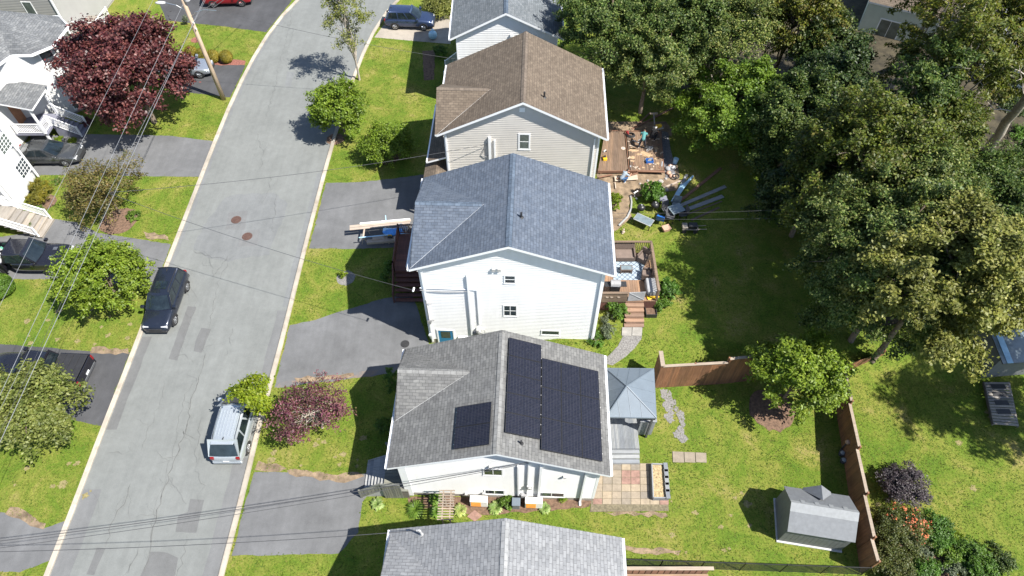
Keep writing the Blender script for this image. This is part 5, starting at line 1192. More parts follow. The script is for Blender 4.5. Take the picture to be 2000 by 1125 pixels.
# ---- big trees of the wood on the right
BIG = [
 ('leafy_tree', 'silvery green tree touching the roof of the far white house', (1190, 62), 7.0, 10.5, 4.0, 3.6, 'silver', 30000, 'bark'),
 ('leafy_tree', 'silvery green tree at the top centre, left of the reddish fence gap', (1320, 40), 7.5, 11.0, 4.3, 3.8, 'silver', 30000, 'bark_pale'),
 ('leafy_tree', 'silvery green tree hanging over the back garden beside the brown roof', (1268, 125), 5.5, 8.6, 3.6, 3.0, 'silver', 24000, 'bark'),
 ('leafy_tree', 'loose silvery tree with pale stems above the bright hedge tree', (1410, 85), 6.5, 9.5, 3.5, 3.3, 'silver', 18000, 'bark_pale'),
 ('leafy_tree', 'golden green tree at the top, left of the pale green house', (1548, 45), 7.5, 10.8, 3.0, 3.4, 'gold', 17000, 'bark'),
 ('leafy_tree', 'sparse golden tree at the top edge behind the silvery trees', (1500, -10), 7, 10, 3.2, 3.3, 'gold', 13000, 'bark'),
 ('leafy_tree', 'dense hedge maple with bright top beside the deck under construction', (1425, 235), 3.3, 6.5, 3.5, 3.3, 'fresh', 34000, 'bark'),
 ('leafy_tree', 'dark green tree right of the dense hedge maple', (1545, 270), 4.5, 8.0, 3.4, 3.6, 'forest', 30000, 'bark'),
 ('leafy_tree', 'dark green tree overhanging the grey boards on the lawn', (1580, 390), 4.5, 7.6, 3.0, 3.1, 'deep', 24000, 'bark'),
 ('leafy_tree', 'large pale flecked tree over the shaded lawn, upper one', (1690, 345), 8.0, 11.8, 4.2, 4.2, 'gold', 25000, 'bark'),
 ('leafy_tree', 'large pale flecked tree over the shaded lawn, middle one', (1760, 470), 7.6, 11.6, 4.5, 4.4, 'silver', 31000, 'bark'),
 ('leafy_tree', 'large pale flecked tree over the shaded lawn, lower one', (1735, 565), 6.2, 9.6, 3.9, 3.8, 'silver', 24000, 'bark'),
 ('leafy_tree', 'broad pale flecked tree leaning over the garden cabin', (1832, 545), 8.5, 12.2, 3.8, 3.9, 'pale', 26000, 'bark'),
 ('leafy_tree', 'pale green tree above the garden cabin at the right edge', (2010, 500), 7.0, 10.0, 3.4, 3.5, 'forest', 22000, 'bark'),
 ('leafy_tree', 'dark leafy tree at the right edge below the leaning grey trunk', (1950, 430), 5.5, 8.6, 3.8, 3.2, 'forest', 26000, 'bark'),
 ('leafy_tree', 'yellowish tree left of the leaning grey trunk', (1800, 300), 6.0, 9.5, 3.0, 3.3, 'gold', 15000, 'bark'),
 ('leafy_tree', 'dark spindly tree in front of the pale green house', (1610, 215), 6.0, 9.5, 2.6, 3.6, 'deep', 18000, 'bark'),
 ('leafy_tree', 'dark evergreen tree between the hedge maple and the golden tree', (1600, 150), 5, 9.0, 2.4, 4.0, 'deep', 14000, 'bark'),
]
for nm, lb, (px, py), cz, ht, rr, rz, lf, nl, bk in BIG:
    tree(nm, lb, 'tree', at(px, py, cz), ht, rr*1.09, rz*1.06, lf, int(nl*2.3), (.155, .095) if lf in ('silver', 'forest') else (.19, .11), nclump=int(70+rr*40), rc=.55, bark=bk, tr=.2, nlimb=14, lumpy=.3, inner=.3, group='trees behind the gardens', trunks=2 if 'stems' in lb else 1, limbs_out=.98)
# tall thin conifers at the top right with bare grey stems
CON = [((1835, 95), 9.5, 14.0, 2.6, 5.0, 'tall loose conifer right of the pale green house'), ((1850, 190), 8.0, 13.5, 2.7, 5.0, 'tall loose conifer in front of the white house at the right edge'), ((1775, 215), 8.0, 12.0, 2.4, 4.4, 'tall loose conifer above the large pale flecked trees'), ((1835, -5), 9.5, 14, 2.6, 5.0, 'tall loose conifer at the top right edge'), ((1925, 75), 8.0, 12.5, 2.5, 4.6, 'tall loose conifer behind the forked grey trunk'), ((1990, 60), 8.5, 13, 2.5, 4.8, 'tall loose conifer in the top right corner'), ((1960, 165), 5.5, 9, 2.0, 3.4, 'shorter conifer beside the leaning grey trunk'), ((1720, 40), 8.5, 13, 2.3, 4.6, 'tall loose conifer over the roof of the pale green house')]
for (px, py), cz, ht, rr, rz, lb in CON:
    if '1720' in str(px): continue
    tree('conifer_tree', lb, 'tree', at(px, py, cz), ht, rr, rz, 'gold' if px > 1780 else 'forest', 10500, (.26, .10), nclump=110, rc=.5, bark='bark_pale', tr=.17, nlimb=22, lumpy=.35, inner=.5, flat=.4, group='trees behind the gardens', limbs_out=.98)
def bare(label, a, b, r0, r1, br):
    a = Vector(a); b = Vector(b); t = thing('dead_tree', label, 'tree', (a.x, a.y, 0), 0, 'leaning bare trunks'); m = MB(); path = [p-t.location for p in limb_path(a, b, .02, 7, .05)]
    m.tube(path, [r0+(r1-r0)*i/7 for i in range(8)], 9); m.build('trunk', 'bark_pale', t, smooth=True)
    for k in range(br):
        s0 = path[random.randint(3, 7)]; tip = s0+Vector((random.uniform(-2.6, 1.5), random.uniform(-1.5, 1.5), random.uniform(.3, 2.0))); m = MB(); lp = limb_path(s0, tip, .1, 5)
        m.tube(lp, [.07, .055, .045, .035, .025, .012], 6)
        for _ in range(2): q = lp[random.randint(2, 4)]; m.tube(limb_path(q, q+Vector((random.uniform(-1, 1), random.uniform(-1, 1), random.uniform(0, .8))), .05, 3), [.03, .02, .015, .008], 5)
        m.build('branch', 'bark_pale', t, smooth=True)
bare('leaning grey trunk with bare branches at the right edge', G(1925, 300), P(2030, 150, 11.0), .36, .22, 5)
bare('thick grey forked trunk at the top right corner', G(1885, 95), P(1935, -20, 12.0), .3, .2, 7)
tree('leafy_tree', 'tall tree just outside the right edge, its shadow dappling the right lawn', 'tree', Vector((34.0, 15.6, 0)), 15, 4.0, 3.6, 'forest', 30000, (.2, .12), nclump=170, rc=.55, tr=.2, lumpy=.35, group='trees behind the gardens')
# ---- shrubs
def shrub(name, label, base, r, h, leaf, nleaf, size=(.1, .06), group='garden shrubs', cat='shrub', ry=None, rc=None, lumpy=.25, flat=.8, shape='round'):
    reseed(label); base = Vector(base); t = thing(name, label, cat, base, 0, group); rz = h*.55
    p, nrm, cc, d = crown_points(r*.86, (ry or r)*.86, rz*.86, max(50, int(r*80)), rc or max(.10, r*.2), nleaf, flat, .3, lumpy, shape)
    p[:, 2] = np.maximum(p[:, 2], -rz*.78)
    leaf_mesh('foliage', p+np.array([0, 0, rz*.8]), nrm, size[0], size[1], leaf, t)
    m = MB()
    for k in range(6):
        i = random.randrange(len(cc)); m.tube(limb_path((0, 0, -.05), Vector(cc[i])*.8+Vector((0, 0, rz*.8)), .1, 4), [.03, .025, .02, .014, .008], 5)
    m.build('stem', 'bark', t)
    return t
def fronds(name, label, base, r, h, leaf, n, group='plants along the wall', wide=.05, cat='plant'):
    """rosette of arching blades: strips of three quads"""
    t = thing(name, label, cat, base, 0, group); out = []
    for i in range(n):
        an = RNG.uniform(0, 6.28); el = RNG.uniform(.25, 1.25); L = r*RNG.uniform(.75, 1.15)
        d = np.array([math.cos(an), math.sin(an), 0]); s = np.array([-math.sin(an), math.cos(an), 0]); pts = []
        for j in range(5):
            q = j/4; pts.append(d*L*q*math.cos(el*.55)+np.array([0, 0, h*(math.sin(el)*q*1.5-q*q*.95)+.03]))
        ww = [wide*.6, wide, wide*1.1, wide*.8, .004]
        for j in range(4): out.append([pts[j]-s*ww[j]/2, pts[j]+s*ww[j]/2, pts[j+1]+s*ww[j+1]/2, pts[j+1]-s*ww[j+1]/2])
    v = np.array(out).reshape(-1, 3); quads('leaves', v, len(out), leaf, t)
    return t
shrub('flowering_bush', 'rounded light green bush on the lawn in front of the brown roofed house', at(760, 278, 1.3), 2.05, 2.8, 'lime', 12000, (.16, .09), lumpy=.35)
shrub('shrub', 'golden shrub beside the white house with gridded windows, upper one', P(88, 378), .85, 1.3, 'golden', 4200, (.08, .05)); shrub('shrub', 'golden shrub beside the white house with gridded windows, lower one', P(82, 398), .8, 1.1, 'golden', 3800, (.08, .05)); shrub('shrub', 'small green shrub beside the dark sedan driveway', P(115, 357), .3, .4, 'bush', 700, (.07, .04))
shrub('shrub', 'round clipped bright bush at the left edge beside the pickup', P(2, 572), 1.25, 1.5, 'fresh', 9000, (.09, .055), lumpy=.08, shape='ball')
for k, (px, py) in enumerate(((377, 112), (398, 117), (420, 120), (445, 121))):
    shrub('hedge_ball', ['clipped golden hedge ball, first from the crimson maple', 'clipped golden hedge ball, second from the crimson maple', 'clipped golden hedge ball, third from the crimson maple', 'clipped golden hedge ball nearest the road'][k], P(px, py), .64, 1.2, 'hedge', 7000, (.06, .045), 'clipped hedge balls', lumpy=.05, shape='ball')
shrub('shrub', 'small light green shrub in the gravel ring on the lawn', P(672, 540), .28, .55, 'yellow', 500, (.1, .06))
shrub('shrub', 'dark leafy shrub against the wooden front steps', P(766, 545), .62, 1.5, 'bush', 3200, (.11, .06), ry=.95); shrub('shrub', 'green shrub below the corner of the far white house', P(862, 110), .8, 1.0, 'bush', 3000, (.1, .06)); shrub('shrub', 'broad shrub behind the dark blue SUV', P(860, 25), 1.9, 1.8, 'pale', 7000, (.14, .09))
shrub('shrub', 'dark evergreen shrub beside the left eave of the bungalow with solar panels', P(772, 760), .6, 2.2, 'bush', 3500, (.09, .05), ry=.8); shrub('shrub', 'low shrub in shade beside the grey front deck', P(748, 838), .55, 1.0, 'bush', 2200, (.09, .05))
shrub('shrub', 'round green shrub at the foot of the back deck stairs', G(1203, 612), .75, 1.1, 'bush', 3800, (.12, .07)); shrub('shrub', 'bright green shrub at the corner of the back deck, upper one', G(1303, 575), .75, 1.2, 'bush', 3800, (.13, .075), ry=1.0); shrub('shrub', 'bright green shrub beside the deck stairs', G(1288, 600), .6, .8, 'fresh', 2600, (.12, .07)); shrub('shrub', 'yellow green shrub between the eave and the gravel path', G(1200, 402), .55, 1.1, 'yellow', 2600, (.09, .05), ry=.8)
shrub('shrub', 'green shrub beside the pile of garden furniture', G(1270, 388), .85, 1.5, 'bush', 4200, (.2, .09)); shrub('ground_shrub', 'low leafy planting along the foundation of the tall white house', G(1188, 640), .6, .5, 'sage', 2400, (.09, .05), ry=1.3); shrub('ground_shrub', 'low leafy planting on the lawn side of the tall white house', G(1163, 665), .5, .35, 'bush', 1400, (.09, .05), ry=.7)
shrub('shrub', 'dusky purple bush on the right lawn beyond the fence', P(1757, 958), 1.3, 1.8, 'purple', 12000, (.10, .05), lumpy=.3)
az = shrub('azalea_bush', 'azalea with orange blossom beside the right fence', P(1748, 1050), 1.55, 1.7, 'azalea', 13000, (.09, .05), 'flower bed shrubs', lumpy=.35)
p, nrm, cc, d = crown_points(1.25, 1.2, .8, 60, .3, 800, .8, .05, .3); sel = (p[:, 0]+p[:, 1]*.9 > -.3) & (p[:, 2] > .1); leaf_mesh('blossom', p[sel]+np.array([.15, .15, .85]), nrm[sel], .11, .09, 'bloom', az)
for px, py, r_, h_, lf, lb in ((1735, 1105, 1.0, 1.0, 'azalea', 'olive leafed shrub at the bottom of the flower bed by the fence'), (1815, 1042, .85, 1.0, 'bush', 'glossy green shrub right of the orange azalea'), (1850, 1052, .5, .6, 'yellow', 'small yellow green shrub at the edge of the flower bed'), (1795, 1075, .55, .6, 'sage', 'pale sage shrub in the middle of the flower bed'), (1840, 1090, .6, .6, 'frond', 'grassy green shrub low in the flower bed'), (1888, 1080, .7, .9, 'bush', 'dark green shrub at the right of the flower bed'), (1945, 1092, .65, .8, 'forest', 'rounded dark shrub at the far right of the flower bed'), (1905, 1120, .8, .8, 'bush', 'green shrub at the bottom right of the flower bed'), (1800, 1115, .7, .7, 'bush', 'green shrub at the bottom centre of the flower bed'), (1860, 1118, .5, .5, 'sage', 'bluish shrub at the bottom of the flower bed')):
    shrub('shrub', lb, P(px, py), r_*1.25, h_*1.2, lf, int(6500*r_*r_/.5), (.09, .055), 'flower bed shrubs', lumpy=.35)
for px, py, r_, h_, n_, lf, lb in ((737, 985, .42, .4, 120, 'hosta', 'pale variegated hosta beside the grey front deck'), (812, 995, .62, .55, 200, 'frond', 'large grassy day lily at the corner of the bungalow'), (850, 975, .45, .45, 110, 'frond', 'leafy green hosta behind the wooden trellis, upper one'), (852, 1000, .42, .4, 100, 'frond', 'leafy green hosta beside the wooden trellis, lower one'), (899, 997, .42, .35, 120, 'hosta', 'variegated hosta right of the wooden trellis'), (968, 993, .45, .4, 130, 'hosta', 'variegated hosta between the two heat pumps'), (1063, 993, .38, .35, 110, 'hosta', 'variegated hosta right of the second heat pump')):
    fronds('hosta_plant', lb, P(px, py), r_, h_, lf, n_, wide=.11 if lf == 'hosta' else (.04 if 'lily' in lb else .14))
shrub('shrub', 'small green shrub beside the right hosta', P(990, 985), .42, .6, 'fresh', 1800, (.1, .06)); shrub('shrub', 'tiny lime shrub below the basement window', P(1098, 974), .28, .35, 'yellow', 600, (.08, .05))
fronds('potted_grass', 'spiky green plant on the wide wooden steps, upper one', P(84, 417)+Vector((0, 0, .35)), .42, .5, 'frond', 130, 'plants on the wooden steps', .03); fronds('potted_grass', 'spiky green plant on the wide wooden steps, lower one', P(63, 450)+Vector((0, 0, .35)), .35, .45, 'frond', 110, 'plants on the wooden steps', .03)
shrub('shrub', 'lime shrub at the foot of the white railed stairs, left one', P(117, 276), .35, .4, 'yellow', 900, (.08, .05)); shrub('shrub', 'lime shrub at the foot of the white railed stairs, right one', P(142, 278), .35, .4, 'yellow', 900, (.08, .05)); shrub('shrub', 'low green plant under the bronze leaved tree', P(262, 425), .6, .4, 'fresh', 1500, (.09, .05)); shrub('shrub', 'dark shrub at the foot of the crimson maple', P(172, 243), .5, .6, 'maple', 1500, (.1, .06))
shrub('ornamental_shrub', 'small pale shrub in the red mulch ring', P(366, 48), .35, 1.0, 'sage', 900, (.08, .05))
for k, (px, py) in enumerate(((1690, 250), (1790, 250), (1850, 350), (1620, 330), (1500, 330), (1460, 160), (1640, 120), (1900, 480), (1980, 330), (1800, 650), (1700, 470), (1965, 225), (1925, 335), (1990, 290), (1450, 60), (1900, 130))):
    shrub('undergrowth_bush', ['bush under the trees below the pale green house', 'bush under the tall conifers', 'bush beside the leaning grey trunk', 'bush in deep shade right of the hedge maple', 'bush behind the hedge maple', 'bush beside the blue covered heap', 'bush left of the pale green house', 'bush in shade under the broad flecked tree', 'bush at the right edge of the wood', 'bush beside the garden cabin', 'bush in shade between the large flecked trees', 'bush right of the leaning grey trunk', 'bush at the foot of the leaning grey trunk', 'bush at the right edge below the leaning grey trunk', 'bush under the silvery trees at the top', 'bush below the roof at the right edge'][k], P(px, py), 1.7, 1.8, ['forest', 'bush', 'forest', 'deep'][k % 4], 5000, (.16, .1), 'undergrowth in the wood')
# ================================================================ YARD STRUCTURES AND FURNITURE
def pq(px, py, z=0.0): return P(px, py, z)
def planks_between(m, a, b, c, d, n, th=.03, gap=.012, mi=0):
    """planks running from edge a-b to edge d-c (a->d is the plank direction), n planks side by side"""
    a, b, c, d = map(Vector, (a, b, c, d))
    for i in range(n):
        t0, t1 = i/n, (i+1)/n-gap/max(.1, (b-a).length)
        q = [a.lerp(b, t0), a.lerp(b, t1), d.lerp(c, t1), d.lerp(c, t0)]
        m.hexa([p-Vector((0, 0, th)) for p in q]+q, mi)
def board_fence(name, label, a, b, z0, zt_a, zt_b, mat, cat='fence', group=None, posts=True, cap='fencetop', n=None, parent=None):
    a = Vector((a[0], a[1], 0)); b = Vector((b[0], b[1], 0)); d = (b-a); L = d.length; d.normalize(); nn = Vector((-d.y, d.x, 0))
    t = parent or thing(name, label, cat, (a.x, a.y, 0), 0, group); o = t.location
    n = n or int(L/.145); m = MB()
    for i in range(n):
        p0 = a+d*(L*i/n+.003)-o; p1 = a+d*(L*(i+1)/n-.003)-o; f = (i+.5)/n; zt = zt_a+(zt_b-zt_a)*f+random.uniform(-.008, .008); j = random.uniform(0, .006)
        w = nn*(.02)
        m.hexa([p0-w+Vector((0, 0, z0)), p1-w+Vector((0, 0, z0)), p1+w*j*0+Vector((0, 0, z0)), p0+Vector((0, 0, z0)), p0-w+Vector((0, 0, zt)), p1-w+Vector((0, 0, zt)), p1+Vector((0, 0, zt)), p0+Vector((0, 0, zt))])
    m.build('fence_panel', mat, t)
    m = MB()
    for zz in (.35, .8): m.beam(a-o+nn*.04+Vector((0, 0, z0+(zt_a-z0)*zz)), b-o+nn*.04+Vector((0, 0, z0+(zt_b-z0)*zz)), .05, .09)
    m.build('fence_rail', mat, t)
    if cap: m = MB(); m.beam(a-o+nn*.02+Vector((0, 0, zt_a+.02)), b-o+nn*.02+Vector((0, 0, zt_b+.02)), .16, .035); m.build('cap_rail', cap, t)
    if posts:
        k = max(1, round(L/2.4))
        for i in range(k+1): q = a+d*L*i/k-o+nn*.08; m = MB(); m.box(q.x-.045, q.x+.045, q.y-.045, q.y+.045, z0, zt_a+(zt_b-zt_a)*i/k+.06); m.build('post', mat, t)
    return t
# ---- brown fences round the solar house's lawn
fa = P(1625, 742); fb = P(1681, 1118)
segs = [(fa, 1641, 718, 1.75), (None, 1657, 786, 0)]
ys_f = [fa.y, 17.75, 15.05, 12.55, 10.35, 9.2]
FT = thing('wooden_fence', 'brown board fence stepping down along the right side of the lawn', 'fence', (fa.x, fa.y, 0), 0, 'brown board fences')
for i in range(5):
    def onl(y): f = (y-fa.y)/(fb.y-fa.y); return fa.lerp(fb, f)
    board_fence('wooden_fence', '', onl(ys_f[i]), onl(ys_f[i+1]+.03), -.1, 1.72, 2.0, 'fence', parent=FT)
g0 = P(1281, 757); g1 = P(1402, 750); g2 = P(1478, 742)
GT = thing('wooden_fence', 'brown board fence between the gazebo and the young tree, one panel higher than the other', 'fence', (g0.x, g0.y, 0), 0, 'brown board fences')
board_fence('f', '', g0, g1, -.05, 2.45, 2.45, 'fence', parent=GT); board_fence('f', '', g1, g2, -.05, 2.85, 2.85, 'fence', parent=GT)
m = MB(); m.box(-.12, .06, -.02, .9, -.05, 2.55); m.build('gate_panel', 'fence', GT); m = MB(); m.box(-.15, .09, -.05, .95, 2.551, 2.6); m.build('cap_rail', 'fencetop', GT)
board_fence('wooden_fence', 'low dark fence half hidden under the trees behind the fence corner', P(1650, 728), P(1715, 705), -.1, 1.2, 1.1, 'fence', group='brown board fences', cap=None)
m = MB(); q = P(1455, 716, 2.0); 
# ---- garden shed
SX = [P(1518, 1056), P(1641, 1076)]
sd = (SX[1]-SX[0]); sL = sd.length; rotS = math.atan2(sd.y, sd.x)
SH = thing('garden_shed', 'grey resin garden shed with pale ridge and small dormer on the lawn', 'shed', SX[0], rotS)
w_, d_, ze_, zr_ = sL, 2.15, 1.85, 2.65
m = MB(); nb = 13
for i in range(nb): m.box(w_*i/nb+.006, w_*(i+1)/nb-.006, 0, .03, .08, ze_)
for i in range(nb): m.box(w_*i/nb+.006, w_*(i+1)/nb-.006, d_-.03, d_, .08, ze_)
for xx in (.0, w_-.03):
    for i in range(9):
        y0_, y1_ = .034+(d_-.068)*i/9, .034+(d_-.068)*(i+1)/9-.008; f = lambda y: ze_+(zr_-ze_)*(1-abs(y-d_/2)/(d_/2))-.05
        m.hexa([(xx, y0_, .08), (xx+.03, y0_, .08), (xx+.03, y1_, .08), (xx, y1_, .08), (xx, y0_, f(y0_)), (xx+.03, y0_, f(y0_)), (xx+.03, y1_, f(y1_)), (xx, y1_, f(y1_))])
m.build('wall', 'shedwall', SH)
m = MB(); m.box(.02, w_-.02, .032, d_-.032, .05, ze_-.02); m.build('lining', 'darkgrey', SH)
m = MB(); m.box(-.06, w_+.06, -.09, d_+.09, -.02, .075); m.build('base', 'lightgrey', SH, bevel=.01)
m = MB(); e_ = .10; k_ = (zr_-ze_)/(d_/2)
for sg in (-1, 1):
    y0_ = d_/2+sg*(d_/2+e_); z0_ = ze_-k_*e_; q = [(-.05, y0_, z0_), (w_+.05, y0_, z0_), (w_+.05, d_/2, zr_), (-.05, d_/2, zr_)]
    if sg > 0: q = q[::-1]
    m.hexa([(x, y, z-.05) for x, y, z in q]+q)
rfS = m.build('roof', 'shedroof', SH)
m = MB()
for sg in (-1, 1):
    q = [(-.055, d_/2+sg*.36, zr_-k_*.36+.012), (w_+.055, d_/2+sg*.36, zr_-k_*.36+.012), (w_+.055, d_/2, zr_+.014), (-.055, d_/2, zr_+.014)]
    if sg > 0: q = [(x, y if abs(y-d_/2) < .01 else d_/2+.16, z if abs(y-d_/2) < .01 else zr_-k_*.16+.012) for x, y, z in q][::-1]
    m.hexa([(x, y, z-.01) for x, y, z in q]+q)
for k in range(4):
    x0_ = .45+k*(w_-1.1)/3; m.hexa([(x0_, d_/2+.05, zr_-k_*.05+.016), (x0_+.22, d_/2+.05, zr_-k_*.05+.016), (x0_+.22, d_/2+.27, zr_-k_*.27+.016), (x0_, d_/2+.27, zr_-k_*.27+.016)]+[(x0_, d_/2+.05, zr_-k_*.05+.03), (x0_+.22, d_/2+.05, zr_-k_*.05+.03), (x0_+.22, d_/2+.27, zr_-k_*.27+.03), (x0_, d_/2+.27, zr_-k_*.27+.03)])
m.build('ridge_cap', 'shedridge', rfS)
m = MB(); xd, wd, zd = w_*.5, .70, zr_-.16
q1 = [(xd-wd, d_+.14, ze_-.02), (xd, d_+.14, zd), (xd, d_*.70, zd), (xd-wd, d_+.0, ze_+.0)]; m.face(q1[::-1])
q2 = [(xd, d_+.14, zd), (xd+wd, d_+.14, ze_-.02), (xd+wd, d_, ze_), (xd, d_*.70, zd)]; m.face(q2[::-1])
m.face([(xd+wd, d_+.12, ze_-.04), (xd-wd, d_+.12, ze_-.04), (xd, d_+.12, zd-.04)]); m.build('dormer', 'shedroof', rfS)
HARD.append([tuple((SH.matrix_basis @ Vector(p))[:2]) for p in ((-.05, -.05, 0), (w_+.05, -.05, 0), (w_+.05, d_+.05, 0), (-.05, d_+.05, 0))])
# ---- back deck, gazebo and steps of the solar house
zD = .6
a, b, c, d = pq(1186, 722, zD), pq(1277, 722, zD), pq(1274, 874, zD), pq(1191, 876, zD)
D1 = thing('deck', 'grey painted deck with screen panels beside the bungalow with solar panels', 'deck', (a.x, d.y, 0)); o = D1.location
xr1 = pq(1249, 873, zD).x; yb = pq(1249, 873, zD).y
m = MB(); n = 22; x0_, x1_ = a.x-o.x-.25, xr1-o.x; 
for i in range(n): m.box(x0_+(x1_-x0_)*i/n+.005, x0_+(x1_-x0_)*(i+1)/n-.005, 0, a.y-o.y, zD-.035, zD)
xe = pq(1277, 860, zD).x-o.x; y2 = pq(1262, 840, zD).y-o.y
for i in range(8): m.box(x1_+(xe-x1_)*i/8+.005, x1_+(xe-x1_)*(i+1)/8-.005, y2, a.y-o.y, zD-.035, zD)
m.build('deck_board', 'deckgrey', D1)
m = MB(); m.box(x0_, x1_, .01, .05, 0, zD-.036); m.box(xe-.05, xe, y2, a.y-o.y, 0, zD-.036); m.box(x0_, xe, a.y-o.y-.05, a.y-o.y, 0, zD-.036); m.build('skirt', 'deckgrey', D1)
m = MB(); ns = 4; ylow = pq(1248, 914, 0).y-o.y
for i in range(ns):
    y1_ = ylow*(i+1)/ns; z = zD-(i+1)*zD/(ns+.2)
    m.box(x0_+.05, x1_, y1_, ylow*i/ns-.012, z-.04, z); m.box(x0_+.05, x1_, ylow*i/ns-.03, ylow*i/ns-.014, z, z+zD/(ns+.2)-.04)
m.build('stair', 'deckgreyx', D1)
# privacy panel at the stair head (shiplap) and the corner half wall
m = MB(); xp0, xp1, yp = x1_+.02, xe, y2
for i in range(7): m.box(xp0+(xp1-xp0)*i/7+.004, xp0+(xp1-xp0)*(i+1)/7-.004, yp-.03, yp, .05, 1.75)
m.build('privacy_panel', 'deckgreyx', D1)
m = MB(); m.box(xp0-.04, xp1+.05, yp-.09, yp+.03, 1.752, 1.80); m.build('panel_cap', 'deckgreyx', D1)
m = MB()
for i in range(6): m.box(xe, xe+.03, yp+i*.28+.004, yp+(i+1)*.28-.004, .05, 1.75)
m.build('privacy_panel', 'deckgrey', D1); m = MB(); m.box(xe-.03, xe+.06, yp+.032, yp+1.72, 1.752, 1.80); m.build('panel_cap', 'deckgrey', D1)
HARD.append([(a.x-.3, d.y+ylow), (xr1, d.y+ylow), (o.x+xe, o.y+y2), (o.x+xe, a.y), (a.x-.3, a.y)])
GZ = thing('gazebo', 'gazebo with four sided grey metal roof standing on the grey deck', 'gazebo', (pq(1232, 766, 2.75).x, pq(1232, 766, 2.75).y, 0))
o = GZ.location; zg = 2.75; cs = [pq(1184, 814, zg)-o, pq(1282, 816, zg)-o, pq(1277, 720, zg)-o, pq(1183, 719, zg)-o]
ap = pq(1224, 754, 3.55)-o; ap.z = 3.55
m = MB(); rdg = [ap+Vector((-.02, -.25, 0)), ap+Vector((.08, .25, 0))]
for c_ in cs: c_.z = zg
m.face([cs[0], cs[1], ap]); m.face([cs[1], cs[2], ap]); m.face([cs[2], cs[3], ap]); m.face([cs[3], cs[0], ap])
m.face([p-Vector((0, 0, .02)) for p in (cs[0], ap, cs[1])]); m.face([p-Vector((0, 0, .02)) for p in (cs[1], ap, cs[2])])
rg = m.build('roof', 'metalroof', GZ)
m = MB()
for i in range(4):
    m.beam(cs[i]+Vector((0, 0, .02)), ap+Vector((0, 0, .02)), .05, .03); m.beam(cs[i]-Vector((0, 0, .05)), cs[(i+1) % 4]-Vector((0, 0, .05)), .04, .11)
    A, B = cs[i], cs[(i+1) % 4]
    for f in (.28, .5, .72):
        q = A.lerp(B, f); up_ = (A.lerp(ap, min(f, 1-f)*2*.98) if f < .5 else B.lerp(ap, min(f, 1-f)*2*.98)); m.beam(q+Vector((0, 0, .006)), up_+Vector((0, 0, .006)), .025, .018)
m.build('roof_rib', 'metalroof', rg)
for c_ in cs: q = c_.lerp(Vector((0, 0, zg)), .1); m = MB(); m.box(q.x-.05, q.x+.05, q.y-.05, q.y+.05, .0, zg-.02); m.build('post', 'darkgrey', GZ)
# raised bed
RB = thing('raised_bed', 'grey raised garden bed of straw on the patio edge', 'raised bed', (0, 0, 0)); c = [P(1274, 977), P(1304, 977), P(1299, 912), P(1271, 911)]
m = MB()
for i in range(4):
    A, B = c[i], c[(i+1) % 4]; m.beam(A+Vector((0, 0, .19)), B+Vector((0, 0, .19)), .06, .42)
for i in range(5): q = c[1].lerp(c[2], (i+.5)/5); m.mbox(Matrix.Translation(q+Vector((-.05, 0, .42))), .22, .5, .06)
m.build('frame', 'deckgrey', RB)
m = MB(); m.prism([((p.x), (p.y)) for p in c], .0, .3); m.build('straw_fill', simple('straw', (.33, .25, .14), .95, var=.6, scale=10, bmp=1, bscale=20), RB)
# ---- front deck of the solar house
zf = 1.0
FD = thing('deck', 'grey green front deck with board railings and wide steps beside the driveway', 'deck', (-6.2, 13.4, 0)); o = FD.location
k0, k1, k2, k3 = pq(748, 958, zf)-o, pq(797, 968, zf)-o, pq(776, 905, zf)-o, pq(722, 905, zf)-o
xw = H1.xl-.73+.1-o.x
m = MB(); x0_, x1_ = k0.x, xw+.05; y0_, y1_ = k0.y-.05, k2.y+.75
n = 14
for i in range(n): m.box(x0_, x1_, y0_+(y1_-y0_)*i/n+.005, y0_+(y1_-y0_)*(i+1)/n-.005, zf-.035, zf)
m.build('deck_board', 'deckgreen', FD)
m = MB(); m.box(x0_+.02, x1_, y0_+.02, y1_-.02, 0, zf-.04); m.build('skirt', 'darkwood', FD)
m = MB(); ns = 6; 
for i in range(ns):
    z = zf-(i+1)*zf/(ns+.6); xs0 = x0_-(i+1)*.2; m.box(xs0, xs0+.20, y0_+.15, y1_-.25, z-.045, z)
for yy in (y0_+.1, y1_-.24): m.hexa([(x0_-1.2, yy, 0), (x0_, yy, 0), (x0_, yy+.05, 0), (x0_-1.2, yy+.05, 0), (x0_-1.2, yy, .1), (x0_, yy, zf-.1), (x0_, yy+.05, zf-.1), (x0_-1.2, yy+.05, .1)])
m.build('stair', 'lumber_grey', FD)
def board_rail(parent, a, b, z0a, z0b, hgt, mat, nm='railing', n=None):
    a = Vector(a); b = Vector(b); L = (b-a).length; n = n or max(3, int(L/.2)); m = MB(); d = (b-a).normalized(); nn = Vector((-d.y, d.x, 0))*.02
    for i in range(n):
        p0 = a.lerp(b, (i+.08)/n); p1 = a.lerp(b, (i+.92)/n); za = z0a+(z0b-z0a)*(i+.08)/n; zb_ = z0a+(z0b-z0a)*(i+.92)/n
        m.hexa([Vector((p.x, p.y, z))+s for z_, lo in ((0, 1), (1, 0)) for p, z, s in ((p0, za+.06+z_*(hgt-.1), -nn), (p1, zb_+.06+z_*(hgt-.1), -nn), (p1, zb_+.06+z_*(hgt-.1), nn), (p0, za+.06+z_*(hgt-.1), nn))])
    m.beam(Vector((a.x, a.y, z0a+hgt)), Vector((b.x, b.y, z0b+hgt)), .12, .04)
    return m.build(nm, mat, parent)
